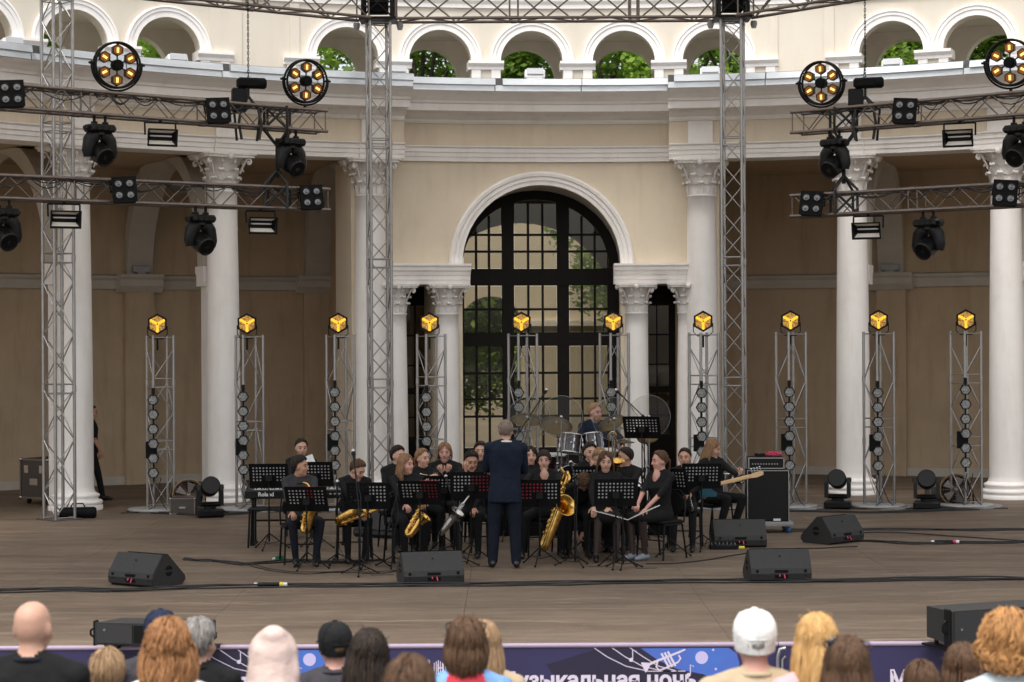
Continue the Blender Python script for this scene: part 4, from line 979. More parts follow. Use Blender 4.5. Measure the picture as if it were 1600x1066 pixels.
def flight_case(lb, p, rz, w_, d_, h_, wheels=True):
    e = .03 if wheels else .016
    t = thing('flight_case', lb, 'flight case', p, rz, 'flight cases'); z0 = .11 if wheels else .012
    m = MB(); m.box((0, 0, z0+h_/2), (w_, d_, h_)); m.build('case_body', M['case'], t)
    m = MB()
    for a in (-1, 1):
        for b in (-1, 1):
            m.box((a*w_/2, b*d_/2, z0+h_/2), (e, e, h_+.01)); m.box((0, a*d_/2, z0+h_/2+b*h_/2), (w_, e, e)); m.box((a*w_/2, 0, z0+h_/2+b*h_/2), (e, d_, e))
    m.build('edge_trim', M['alud'], t)
    for a in (-1, 1):
        for b in (-1, 1): m = MB(); m.ell((a*w_/2, -d_/2, z0+h_/2+b*h_/2), (e*1.06, e*1.06, e*1.06)); m.ell((a*w_/2, d_/2, z0+h_/2+b*h_/2), (e*1.06, e*1.06, e*1.06)); m.build('ball_corner', M['silver'], t)
    if wheels: m = MB(); m.box((-w_*.28, -d_/2-.006, z0+h_*.75), (.10, .012, .13)); m.box((w_*.28, -d_/2-.006, z0+h_*.75), (.10, .012, .13)); m.build('latch', M['silver'], t)
    m = MB(); m.box((0, -d_/2-.008, z0+h_*.42), (.18, .014, .11) if wheels else (.1, .012, .03)); m.build('handle', M['silver'], t)
    if wheels:
        for a in (-1, 1):
            for b in (-1, 1): m = MB(); m.lathe([(.05, -.018), (.05, .018)], 14, T=TR((a*w_*.36, b*d_*.36, .05), .2, 0, pi/2)); m.box((a*w_*.36, b*d_*.36, .09), (.05, .05, .04)); m.build('castor', M['cable'], t)
    return t
flight_case('tall dark flight case on castors left of the leftmost column', G(78, 786), -.55, .62, .72, .64)
flight_case('small black flight case with aluminium edges beside the left floor fan', G(288, 803), 0, .38, .34, .24, False)
flight_case('black flight case with grey lid behind the right light towers', G(1470, 789), 0, .42, .4, .30, False)
t = thing('cable_bag', 'black cylindrical bag lying at the foot of the left truss tower', 'bag', G(122, 810), 0); m = MB(); m.lathe([(.0, -.28), (.07, -.275), (.085, -.25), (.087, .25), (.07, .275), (0, .28)], 16, T=TR((0, 0, .088), .1, 0, pi/2)); m.build('bag_body', M['blackm'], t); m = MB(); m.tube([(-.12, 0, .15), (-.08, -.01, .23), (.08, -.01, .23), (.12, 0, .15)], .012, 6); m.build('handle', M['cable'], t)
# ---- wedge monitors
def monitor(lb, p, rz, w_=.68):
    t = thing('wedge_monitor', lb, 'stage monitor', p, rz, 'wedge monitors on the stage floor')
    # profile seen from the side: local y is the depth (back, seen by the audience, at -y), z up
    prof = [(-.25, .03), (-.20, .0), (.22, .0), (.27, .05), (.26, .10), (.0, .345), (-.10, .355), (-.245, .16), (-.262, .10)]
    X = Matrix(((0, 0, 1, 0), (1, 0, 0, 0), (0, 1, 0, 0), (0, 0, 0, 1)))
    m = MB(); m.prism(prof, -w_/2+.012, w_/2-.012, 0, X)
    for s_ in (-1, 1): m.prism([(y*.985, .003+z*.985) for y, z in prof], min(s_*(w_/2-.013), s_*w_/2), max(s_*(w_/2-.013), s_*w_/2), 0, X)
    m.build('cabinet', M['spk'], t)
    m = MB(); d = Vector((.26, .245)); nrm = Vector((.69, .72)); 
    m.add([(-w_/2+.03, .262, .112), (w_/2-.03, .262, .112), (w_/2-.03, .012, .346), (-w_/2+.03, .012, .346)], [(0, 1, 2, 3)], 0, False, Matrix.Translation((0, .004, .006))); m.build('front_grille', M['grille'], t)
    m = MB(); m.box((0, -.240, .095), (.15, .04, .09), T=None); m.build('socket_recess', M['blackm'], t)
    m = MB(); m.tube([(-.02, -.262, .09), (-.022, -.28, .07)], .008, 6); m.tube([(.03, -.262, .09), (.035, -.29, .05)], .008, 6); m.build('plug', M['pink'], t)
    for s_ in (-1, 1):
        m = MB()
        for q in (0, 1):
            pts = [(.055*cos(a), (.012 if q else -.012)+(1 if q else -1)*.048*sin(a)) for a in [i*pi/8 for i in range(9)]]
            m.prism([(y+.0, z+.17) for y, z in pts], min(s_*w_/2, s_*(w_/2+.0025)), max(s_*w_/2, s_*(w_/2+.0025)), 0, X)
        m.build('hand_hole', M['blackm'], t)
    for s_ in (-1, 1): m = MB(); m.box((s_*(w_/2-.07), -.257, .11), (.03, .004, .07)); m.build('foot_strip', M['blackm'], t)
    m = MB(); m.tube([(0, -.16, .285), (0, -.172, .29)], .008, 6); m.build('pole_socket', M['blackm'], t)
    return t
MON = [(229, 909, -.58, 'wedge monitor on the bare floor at front left, turned to the right'), (672, 906, .22, 'wedge monitor at front centre, left of the conductor'), (1214, 902, .06, 'wedge monitor at front right beside the long cable'), (1301, 843, .72, 'wedge monitor at the right, turned away beside the bass cabinet'), (1153, 849, .03, 'wedge monitor in front of the bass player'), ]
for px, py, rz, lb in MON: monitor(lb, G(px, py+4), rz)
monitor('wedge monitor behind the tenor saxophone player, seen from its front', G(600, 838), 2.6)
# ---- line array boxes at the front of the stage
def line_array(lb, p, rz, w_=1.12, h_=.30, d_=.45):
    t = thing('front_fill_speaker', lb, 'speaker', p, rz, 'long speakers along the stage front')
    m = MB(); m.add([(-w_/2, -d_/2, .07), (w_/2, -d_/2, .07), (w_/2*.86, d_/2, .07), (-w_/2*.86, d_/2, .07), (-w_/2, -d_/2, .07+h_), (w_/2, -d_/2, .07+h_), (w_/2*.86, d_/2, .05+h_), (-w_/2*.86, d_/2, .05+h_)], [(3, 2, 1, 0), (4, 5, 6, 7), (0, 1, 5, 4), (1, 2, 6, 5), (2, 3, 7, 6), (3, 0, 4, 7)]); m.build('cabinet', M['spk'], t)
    for x0, x1 in ((-w_/2+.02, -.17), (.17, w_/2-.02)): m = MB(); m.box(((x0+x1)/2, -d_/2-.006, .07+h_/2), (x1-x0, .012, h_-.03)); m.build('grille', M['grille'], t)
    m = MB(); m.box((0, -d_/2-.003, .07+h_/2), (.31, .012, h_-.04)); m.box((0, -d_/2-.012, .07+h_/2), (.05, .012, h_-.05)); m.build('horn', M['blackm'], t)
    for s_ in (-1, 1):
        m = MB(); m.box((s_*(w_/2+.012), -d_/2+.05, .07+h_/2), (.024, .08, h_+.03), ch=.006); m.tube([(s_*(w_/2+.03), -d_/2+.05, .07+h_*.3), (s_*(w_/2+.06), -d_/2+.05, .07+h_*.4), (s_*(w_/2+.06), -d_/2+.05, .07+h_*.6), (s_*(w_/2+.03), -d_/2+.05, .07+h_*.7)], .01, 6); m.build('rigging_plate', M['black'], t)
        m = MB(); m.tube([(s_*w_/2*.9, -.1, .07), (s_*w_/2*.9, -.1, .0)], .02, 8); m.tube([(s_*w_/2*.8, .15, .07), (s_*w_/2*.8, .15, .0)], .02, 8); m.box((s_*w_/2*.85, 0, .012), (.12, .5, .02)); m.build('foot', M['black'], t)
    m = MB(); m.tube([(-w_/2+.09, -d_/2-.013, .20), (-w_/2+.09, -d_/2-.016, .20)], .012, 10); m.build('badge', M['silver'], t)
    return t
line_array('long black speaker at the stage front left, partly behind the curly-haired woman', G(250, 1015), -.16, 1.02, .19); line_array('long black speaker at the stage front right, behind the ginger-haired woman', G(1548, 1008), .38, 1.15, .29, .5)
# ---- floor cables
def cable(lb, pts, r=.011, grp='black cables lying on the stage floor', n=1, seed=1):
    m = MB(); rnd = random.Random(seed)
    for k in range(n):
        P = []
        for i in range(len(pts)-1):
            a, b = G(*pts[i]), G(*pts[i+1])
            for j in range(6):
                q = a.lerp(b, j/6); q += Vector((rnd.gauss(0, .02), rnd.gauss(0, .055)+.035*k, 0)); q.z = r+.002+(.012*k); P.append(q)
        q = G(*pts[-1]); q.z = r+.002; P.append(q)
        # smooth
        for _ in range(2): P = [P[0]]+[(P[i-1]+P[i]*2+P[i+1])/4 for i in range(1, len(P)-1)]+[P[-1]]
        m.tube(P, r, 6)
    o = m.build('stage_cable', M['cable']); tag(o, lb, 'cable', grp)
cable('bundle of black cables along the front of the stage from the left edge', [(-30, 928), (80, 925), (180, 926), (330, 920), (440, 918), (560, 918), (680, 917), (800, 916), (900, 914), (1030, 912), (1180, 911), (1300, 911), (1450, 908), (1630, 907)], .0095, n=3)
cable('black cable running behind the left monitor toward the saxophone players', [(285, 876), (330, 878), (380, 884), (430, 880), (470, 878), (520, 882), (600, 876)], .010, n=2, seed=4)
cable('long black cable across the right rear floor behind the monitors', [(1222, 830), (1320, 830), (1420, 829), (1500, 830), (1640, 829)], .010, n=2, seed=5)
cable('black cable crossing the right floor toward the edge', [(1345, 832), (1420, 834), (1520, 841), (1640, 849)], .009, seed=6)
cable('black cable with red plug right of the turned monitor', [(1322, 846), (1380, 848), (1430, 852), (1500, 850), (1580, 850), (1640, 846)], .011, n=2, seed=7)
cable('black cable from the pedalboard to the front right monitor', [(1010, 884), (1090, 879), (1160, 868), (1190, 862), (1260, 858), (1340, 855)], .008, seed=8)
cable('thin black cable in front of the first saxophone player', [(370, 880), (420, 892), (470, 898), (540, 896), (600, 897), (640, 890)], .006, n=2, seed=9)
cable('cable run behind the light towers on the left', [(200, 800), (290, 806), (350, 806), (430, 800), (520, 800)], .010, n=2, seed=10)
cable('cable run along the base of the right light towers', [(1215, 800), (1290, 801), (1370, 803), (1440, 800), (1530, 797)], .010, n=2, seed=11)
for px, py, lb, mm in ((426, 917, 'cable connector with yellow ring on the front cable bundle', 'yellow'), (1478, 850, 'red cable plug on the cable right of the monitors', 'pink'), ):
    p = G(px, py); t = thing('cable_connector', lb, 'connector', p+Vector((0, -.03, .03)), 0)
    m = MB(); m.tube([(-.16, 0, 0), (.08, 0, 0)], .024, 10); m.build('plug_body', M['black'], t); m = MB(); m.tube([(.082, 0, 0), (.12, 0, 0)], .027, 10); m.build('ring', M[mm], t); m = MB(); m.tube([(.122, 0, 0), (.165, 0, 0)], .022, 10); m.tube([(-.20, 0, 0), (-.162, 0, 0)], .02, 10); m.build('sleeve', M['whitep'], t)
p = G(437, 876); t = thing('cable_adapter', 'small green adapter box on the floor left of the first chair', 'adapter', p, .2); m = MB(); m.box((0, 0, .03), (.11, .07, .06), ch=.006); m.build('box', M['green'], t); m = MB(); m.tube([(-.055, 0, .03), (-.09, -.01, .025)], .012, 8); m.build('plug', M['whitep'], t)
p = G(1130, 858); t = thing('pedalboard', 'small black pedalboard with cables and bright plugs before the bass player', 'pedalboard', p, 0)
m = MB(); m.box((0, 0, .03), (.36, .16, .06), ch=.01); m.build('board', M['black'], t)
for k in range(7): m = MB(); m.tube([(-.15+k*.05, 0, .06), (-.15+k*.05, 0, .085)], .011, 8); m.build('knob', M['silver'], t)
m = MB(); m.tube([(.2, -.03, .02), (.27, -.03, .02)], .02, 8); m.build('plug', M['yellow'], t)
m = MB()
for k in range(6): m.tube([(-.15+k*.05, .06, .06), (-.16+k*.06, .08, .14), (-.2+k*.07, .14, .09), (-.22+k*.08, .2, .01)], .006, 5)
m.build('patch_cable', M['cable'], t)
# ================================================================== PEOPLE
def cloth(nm, c, v=.18): return mat(nm, c, .85, var=v, vscale=9, bump=.7, bscale=13, spec=.2)
def skinm(nm, c): return mat(nm, c, .5, var=.06, vscale=20, spec=.35)
PM = dict(
    skin=skinm('skin_fair', (.50, .29, .21, 1)), skin2=skinm('skin_warm', (.44, .24, .16, 1)), skin3=skinm('skin_pink', (.52, .28, .22, 1)), lip=mat('lips', (.30, .09, .08, 1), .4),
    eye=mat('dark_eye', (.015, .01, .008, 1), .25), brow_d=mat('dark_brow', (.03, .02, .014, 1), .8),
    blk=cloth('black_cloth', (.0085, .0085, .009, 1)), char=cloth('charcoal_knit', (.035, .033, .035, 1)), navy=cloth('navy_suit', (.0075, .0125, .026, 1)), navy2=cloth('navy_trousers', (.007, .0095, .018, 1)),
    jean=cloth('dark_jeans', (.009, .0105, .017, 1)), shirt=cloth('grey_check_shirt', (.20, .21, .25, 1), .35), white=cloth('white_cloth', (.72, .70, .68, 1), .05), shoe=mat('black_shoe', (.008, .008, .008, 1), .35),
    gshoe=mat('grey_shoe', (.20, .22, .25, 1), .5), tights=mat('black_tights', (.035, .021, .019, 1), .6), beige=cloth('beige_cloth', (.42, .33, .22, 1), .06), pinkh=cloth('pale_pink_fleece', (.56, .43, .385, 1), .05),
    dgrey=cloth('dark_grey_jacket', (.045, .042, .05, 1)), grey=cloth('grey_hoodie', (.27, .26, .28, 1)), denim=cloth('light_blue_denim', (.18, .33, .60, 1), .3), red=cloth('red_cloth', (.50, .04, .06, 1), .1),
    pinkt=cloth('pink_top', (.62, .36, .38, 1), .06), pale=cloth('pale_blue_top', (.55, .64, .66, 1), .05), cap_n=cloth('navy_cap', (.012, .018, .04, 1)), cap_b=cloth('black_cap', (.010, .010, .011, 1)), cap_w=cloth('white_cap', (.74, .73, .71, 1), .04),
    wht=mat('white_sneaker', (.62, .6, .58, 1), .6), glove=mat('yellow_glove', (.35, .26, .08, 1), .7),
)
def hairm(nm, c, c2): return mat(nm, c, .6, col2=c2, vscale=38, stretch=(1, 1, .25), spec=.25)
HM = dict(dark=hairm('dark_hair', (.006, .0042, .0035, 1), (.040, .026, .018, 1)), brown=hairm('brown_hair', (.045, .024, .013, 1), (.12, .065, .035, 1)), lbrown=hairm('light_brown_hair', (.14, .075, .038, 1), (.30, .17, .09, 1)),
          fair=hairm('fair_hair', (.20, .12, .065, 1), (.38, .25, .14, 1)), blond=hairm('blonde_hair', (.38, .20, .065, 1), (.62, .39, .165, 1)), ginger=hairm('ginger_hair', (.22, .10, .035, 1), (.55, .29, .11, 1)),
          copper=hairm('copper_hair', (.16, .068, .027, 1), (.40, .20, .085, 1)), grey=hairm('grey_hair', (.12, .11, .10, 1), (.32, .30, .28, 1)), stub=hairm('cropped_grey_hair', (.13, .09, .07, 1), (.30, .24, .20, 1)), shadow=hairm('shaven_scalp', (.40, .26, .20, 1), (.46, .29, .22, 1)))
GAUD = 'people watching from the seats'
X_, Y_, Z_ = Vector((1, 0, 0)), Vector((0, 1, 0)), Vector((0, 0, 1))
class Body:
    """overlapping pieces with a material key each; fused into one skin by a voxel remesh"""
    def __init__(s): s.mb = MB(); s.keys = []; s.extra = MB()
    def k(s, key):
        if key not in s.keys: s.keys.append(key)
        return s.keys.index(key)
    def cap(s, pts, r, key, n=12, flat=None):
        pts = [Vector(p) for p in pts]; r = list(r) if isinstance(r, (list, tuple)) else [r]*len(pts)
        d0 = (pts[0]-pts[1]).normalized(); d1 = (pts[-1]-pts[-2]).normalized()
        P = [pts[0]+d0*r[0]*.92, pts[0]+d0*r[0]*.6]+pts+[pts[-1]+d1*r[-1]*.6, pts[-1]+d1*r[-1]*.92]
        R = [r[0]*.35, r[0]*.8]+r+[r[-1]*.8, r[-1]*.35]
        s.mb.tube(P, R, n, s.k(key), flat=flat)
    def ell(s, c, rad, key, T=None): s.mb.ell(c, rad, s.k(key), T, 16, 10)
    def loft(s, rings, key, n=18, T=None, pw=2.4):
        vs = []; 
        for c, rx, ry in rings:
            for j in range(n):
                a = 2*pi*j/n; ca, sa = cos(a), sin(a)
                vs.append(Vector(c)+Vector((rx*math.copysign(abs(ca)**(2/pw), ca), ry*math.copysign(abs(sa)**(2/pw), sa), 0)))
        k = len(rings); fs = [(i*n+j, i*n+(j+1) % n, (i+1)*n+(j+1) % n, (i+1)*n+j) for i in range(k-1) for j in range(n)]
        fs += [tuple(range(n))[::-1], tuple(range((k-1)*n, k*n))]
        s.mb.add(vs, fs, s.k(key), True, T)
    def fuse(s, name, parent, T, voxel=.0125, scalp=None, mats=None):
        mats = mats or PM
        me = bpy.data.meshes.new(name); me.from_pydata(s.mb.v, [], s.mb.f); me.update()
        o = bpy.data.objects.new(name, me); COL.objects.link(o)
        r = o.modifiers.new('r', 'REMESH'); r.mode = 'VOXEL'; r.voxel_size = voxel; r.use_smooth_shade = True
        sm = o.modifiers.new('s', 'SMOOTH'); sm.factor = .5; sm.iterations = 2
        dg = bpy.context.evaluated_depsgraph_get(); ev = o.evaluated_get(dg); out = bpy.data.meshes.new_from_object(ev)
        bvh = BVHTree.FromPolygons([Vector(v) for v in s.mb.v], s.mb.f)
        bpy.data.objects.remove(o); bpy.data.meshes.remove(me)
        vs = [tuple(v.co) for v in out.vertices]; fs = [tuple(p.vertices) for p in out.polygons]; mi = []
        hk = s.k('hair') if scalp else None
        for p in out.polygons:
            c = p.center; loc, nr, idx, dd = bvh.find_nearest(c)
            m_ = s.mb.m[idx] if idx is not None else 0
            if scalp and scalp(c): m_ = hk
            mi.append(m_)
        bpy.data.meshes.remove(out)
        off = len(vs); vs += s.extra.v; fs += [tuple(i+off for i in f) for f in s.extra.f]; mi += s.extra.m
        me = bpy.data.meshes.new(name); me.from_pydata(vs, [], fs)
        for k in s.keys: me.materials.append(mats[k])
        me.polygons.foreach_set('material_index', mi); me.polygons.foreach_set('use_smooth', [True]*len(fs)); me.update()
        o = bpy.data.objects.new(name, me); COL.objects.link(o); o.parent = parent
        if T is not None: o.matrix_local = T
        return o
def ik(a, c, l1, l2, pole):
    a, c, pole = Vector(a), Vector(c), Vector(pole); d = c-a; L = d.length
    if L > (l1+l2)*.995: c = a+d*((l1+l2)*.995/L); d = c-a; L = d.length
    if L < abs(l1-l2)*1.05+.02: L = abs(l1-l2)*1.05+.02; c = a+d.normalized()*L; d = c-a
    x = (l1*l1-l2*l2+L*L)/(2*L); h = sqrt(max(0, l1*l1-x*x)); u = d.normalized()
    p = pole-u*pole.dot(u); p = p.normalized() if p.length > 1e-4 else Vector((0, 0, -1))
    return a+u*x+p*h, c
def hand(b, wrist, d, nrm, side, curl, key, s=1.):
    """palm in the fused body, five bent fingers joined to it; d = direction of the fingers, nrm = where the palm faces"""
    d = Vector(d).normalized(); nrm = Vector(nrm); nrm = (nrm-d*nrm.dot(d)).normalized(); lat = d.cross(nrm)*side
    w_ = Vector(wrist)
    b.cap([w_, w_+d*.045*s, w_+d*.082*s], [.026*s, .037*s, .036*s], key, 10, .55)
    mi = b.k(key)
    for i, (off, L) in enumerate(((-.030, .066), (-.010, .076), (.010, .072), (.029, .056))):
        p0 = w_+d*.075*s+lat*off*s; a = curl*.5; p1 = p0+(d*cos(a)+nrm*sin(a))*L*.5*s; a = curl*1.5; p2 = p1+(d*cos(a)+nrm*sin(a))*L*.32*s; a = curl*2.2; p3 = p2+(d*cos(a)+nrm*sin(a))*L*.26*s
        b.extra.tube([p0-d*.02*s, p0, p1, p2, p3], [.0085*s, .0095*s, .0088*s, .008*s, .006*s], 6, mi)
    p0 = w_+d*.025*s-lat*.028*s; p1 = p0+(d*.6-lat*.75+nrm*.25).normalized()*.04*s; p2 = p1+(d*.85-lat*.25+nrm*.4*(1+curl)).normalized()*.034*s
    b.extra.tube([p0-d*.01*s, p0, p1, p2], [.012*s, .0125*s, .0105*s, .008*s], 6, mi)
    return w_+d*.09*s
def hair_strands(hm, T, st, seed, parent):
    """strands combed over the skull; st: front/side/back polar limits in degrees, hang length m, wave, radius, count"""
    rnd = random.Random(seed); m = MB(); rx, ry, rz = .083*st.get('sc', 1), .099*st.get('sc', 1), .109*st.get('sc', 1); c = Vector((0, -.004, .022))
    n = st.get('n', 130); rad = st.get('r', .0095); hang = st.get('hang', 0.); wave = st.get('wave', .0); part = st.get('part', .02); puff = st.get('puff', 0.)
    for i in range(n):
        az = rnd.uniform(-pi, pi); fz = cos(az)         # az = 0 to the face
        lim = st['back']+(st['side']-st['back'])*max(0, 1+fz*1.9) if fz < 0 else st['side']+(st['front']-st['side'])*fz**.9
        if hang > .01 and fz > .1 and st.get('sweep', True): lim = st['side']
        lim *= rnd.uniform(.84, 1.07); t0 = rnd.uniform(0, .62)*lim if rnd.random() < .8 else rnd.uniform(.4, .8)*lim
        jit = rnd.uniform(.99, 1.05+puff); pts = []; k = 6; tw_ = rnd.uniform(-.15, .15)
        ph = rnd.uniform(0, 6.28); cx = Vector((rnd.uniform(-1, 1)*part, 0, 0))
        for j in range(k+1):
            t = radians(t0+(lim-t0)*j/k); a = az+tw_*j/k
            if hang > .01 and abs(az) < 1.45 and st.get('sweep', True): a = az+(math.copysign(1.45+abs(az)*.12, az)-az)*(j/k)**.8
            p = Vector((rx*sin(t)*sin(a), ry*sin(t)*cos(a)-.012*(1-j/k), rz*cos(t)))*jit
            if wave: p += Vector((sin(j*1.3+ph), cos(j*1.7+ph), sin(j*2.1+ph)))*wave*.5
            pts.append(c+p)
        hl = hang*(1 if (fz < .55 or st.get('sweep', True)) else st.get('fh', .15))
        if hl > .01:
            d = pts[-1]-c; d.z = 0; d.normalize(); q = pts[-1].copy(); ks = max(4, int(hl/.035)); inw = st.get('inw', .25)
            L = hl*rnd.uniform(.82, 1.06)
            for j in range(1, ks+1):
                u = j/ks; v = q+Vector((0, 0, -L*u))+d*(st.get('flare', .02)*sin(u*2.2)-inw*.06*u*u)+Vector((d.x*0, -.02*u*(fz < 0), 0))
                if wave: v += Vector((sin(j*1.25+ph), cos(j*1.1+ph*2), 0))*wave*(.4+u*.6)
                pts.append(v)
        kk = len(pts); R = [rad*(.55 if j == 0 else 1 if j < kk*.55 else max(.12, 1-(j/kk-.55)*2.3)) for j in range(kk)]; pts = [q+Vector((rnd.gauss(0, .0022), rnd.gauss(0, .0022), rnd.gauss(0, .0022))) for q in pts]
        m.tube(pts, R, 4, caps=False)
    for i in range(st.get('fly', 14)):                  # loose hairs
        az = rnd.uniform(-pi, pi); t = radians(rnd.uniform(15, 85)); p = c+Vector((rx*sin(t)*sin(az), ry*sin(t)*cos(az), rz*cos(t)))*1.03
        if cos(az) > .5: continue
        d = (p-c).normalized(); q = Vector((rnd.gauss(0, .6), rnd.gauss(0, .6), rnd.gauss(-.2, .5)))
        m.tube([p-d*.01, p+d*.012+q*.006, p+d*.014+q*.014, p+d*.010+q*.022-Vector((0, 0, .010))], [.0016, .0016, .0013, .0006], 3, caps=False)
    # underlying cap of hair so that no scalp shows through
    o = m.build('hair', hm, parent); o.matrix_local = T; return o
STY = dict(
    short=dict(front=45, side=82, back=126, n=280, r=.0072, puff=.09), boy=dict(front=48, side=84, back=128, n=300, r=.0075, puff=.10), crop=dict(front=42, side=84, back=122, n=260, r=.0055, puff=0.),
    bob=dict(front=42, side=96, back=112, hang=.11, n=170, r=.0095, flare=.02, fh=.5), bangs=dict(front=62, side=98, back=118, hang=.03, n=220, r=.009, fh=0., sweep=False), long=dict(front=38, side=95, back=105, hang=.24, n=190, r=.0095, flare=.03, fh=1.),
    vlong=dict(front=40, side=95, back=105, hang=.33, n=260, r=.008, flare=.03, fh=1.), bun=dict(front=40, side=88, back=116, n=240, r=.0065), tied=dict(front=40, side=90, back=112, n=240, r=.0065), curly=dict(front=50, side=98, back=112, hang=.22, wave=.016, n=460, r=.0075, puff=.12, flare=.03, fh=.9), frizz=dict(front=60, side=100, back=122, hang=.05, wave=.016, n=460, r=.0075, puff=.30, flare=.03, fh=.3))
def person(label, pos, rz, seated=True, S_=1., top='blk', leg='blk', shoe='shoe', skin='skin', hair='dark', style='short', hy=0., hp=0., hr=0., lean=0., twist=0., lean_x=0., la=None, ra=None, lpole=(-1, -.3, -.6), rpole=(1, -.3, -.6), lh=None, rh=None, curl=.8, skirt=False, knees=None, feet=None, face=True, sleeve=1., vneck=False, female=False, group=None, seat=.47, head_off=(0, 0, 0), voxel=.0125, legs=True, shoulders=1., jacket=False, cap=None, collar=None, hood=None, scarf=None, seed=0, backpose=None):
    t = thing('person', label, 'person', pos, rz, group)
    b = Body(); s = S_
    hz = seat+.085 if seated else .93*s
    Tl = Matrix.Translation((0, 0, hz)) @ Matrix.Rotation(lean, 4, 'X') @ Matrix.Rotation(lean_x, 4, 'Y')
    Tt = Tl @ Matrix.Rotation(twist, 4, 'Z')
    w_ = (.93 if female else 1.)*s
    # torso
    if jacket:
        rings = [((0, -.01, -.17*s), .195*s, .135*s), ((0, -.01, -.05*s), .19*s, .135*s), ((0, 0, .10*s), .178*s, .128*s), ((0, 0, .22*s), .178*s, .128*s), ((0, -.005, .36*s), .20*s, .132*s), ((0, -.015, .44*s), .20*s, .118*s), ((0, -.02, .495*s), .14*s, .09*s), ((0, -.02, .525*s), .075*s, .07*s)]
    elif female:
        rings = [((0, 0, -.085*s), .165*s, .125*s), ((0, 0, .0), .175*s, .13*s), ((0, 0, .11*s), .14*s, .105*s), ((0, .005, .20*s), .135*s, .105*s), ((0, .02, .32*s), .155*s, .13*s), ((0, 0, .43*s), .165*s, .10*s), ((0, -.01, .485*s), .115*s, .078*s), ((0, -.01, .52*s), .062*s, .06*s)]
    else:
        rings = [((0, 0, -.085*s), .16*s, .12*s), ((0, 0, .0), .168*s, .122*s), ((0, 0, .12*s), .158*s, .112*s), ((0, 0, .24*s), .16*s, .112*s), ((0, 0, .36*s), .18*s, .122*s), ((0, -.01, .44*s), .18*s, .108*s), ((0, -.015, .495*s), .125*s, .085*s), ((0, -.015, .53*s), .066*s, .064*s)]
    b.loft(rings, top, T=Tt)
    shz = .455*s; shx = .175*w_*shoulders
    SL, SR = Tt @ Vector((-shx, -.01, shz)), Tt @ Vector((shx, -.01, shz))
    nb = Tt @ Vector((0, -.015, .50*s)); 
    # head
    Hc = Tt @ Vector((0, .015, .645*s)); Hc += Vector(head_off)
    TH = Matrix.Translation(Hc) @ Matrix.Rotation(hy, 4, 'Z') @ Matrix.Rotation(hp, 4, 'X') @ Matrix.Rotation(hr, 4, 'Y') @ Matrix.Diagonal((s**.5,)*3+(1,))
    b.cap([nb, TH @ Vector((0, -.02, -.07))], [.056*w_, .051*w_], skin)
    b.ell((0, -.004, .020), (.077, .093, .097), skin, TH); b.ell((0, -.012, .042), (.073, .086, .074), skin, TH); b.ell((0, .022, -.045), (.058, .066, .078), skin, TH); b.ell((0, .058, -.098), (.028, .026, .022), skin, TH)
    b.cap([TH @ Vector((0, .086, .012)), TH @ Vector((0, .103, -.028))], [.009, .014], skin, 8); b.ell((0, .072, .034), (.05, .02, .014), skin, TH)
    for q in (-1, 1): b.ell((q*.077, -.008, -.008), (.011, .022, .033), skin, TH); b.ell((q*.042, .055, -.03), (.026, .024, .03), skin, TH)
    if vneck: b.ell((0, .075*s, .455*s), (.05*s, .05, .085*s), skin, Tt)
    if collar: b.loft([((0, -.012, .485*s), .082*s, .080*s), ((0, -.008, .535*s), .066*s, .064*s)], collar, T=Tt)
    for S0 in (SL, SR): b.cap([nb+Vector((0, 0, .012*s)), nb.lerp(S0, .5)+Vector((0, 0, .012*s)), S0], [.058*w_, .058*w_, .058*w_], top)
    # arms
    def arm(side, sh, tgt, pole, hk):
        l1, l2 = .285*s, .255*s; pole = Tt.to_3x3() @ Vector(pole)
        e, wr = ik(sh, tgt, l1, l2, pole); k = 1.12 if jacket else 1.
        b.ell(sh, (.062*w_*k, .062*w_*k, .062*w_*k), top)
        b.cap([sh, sh.lerp(e, .5), e], [.054*w_*k, .050*w_*k, .043*w_*k], top)
        sp = sleeve
        if sp >= 1: b.cap([e, e.lerp(wr, .5), wr], [.043*w_*k, .038*w_*k, .031*w_*k], top)
        elif sp > 0:
            q = e.lerp(wr, sp); b.cap([e, q], [.043*w_, .041*w_], top); b.cap([q, wr], [.034*w_, .026*w_], skin)
        else: b.cap([e, e.lerp(wr, .4), wr], [.039*w_, .036*w_, .026*w_], skin)
        d, nrm, cu = hk if hk else ((wr-e), (0, 0, -1), curl)
        hand(b, wr+(wr-e).normalized()*.012, d, nrm, side, cu, skin, .95*s)
    I = Matrix.Identity(4)
    if la is None: la = (-.13, .30, hz+.03) if seated else (-.22, .05, .78*s)
    if ra is None: ra = (.13, .30, hz+.03) if seated else (.22, .05, .78*s)
    arm(-1, SL, la, lpole, lh); arm(1, SR, ra, rpole, rh)
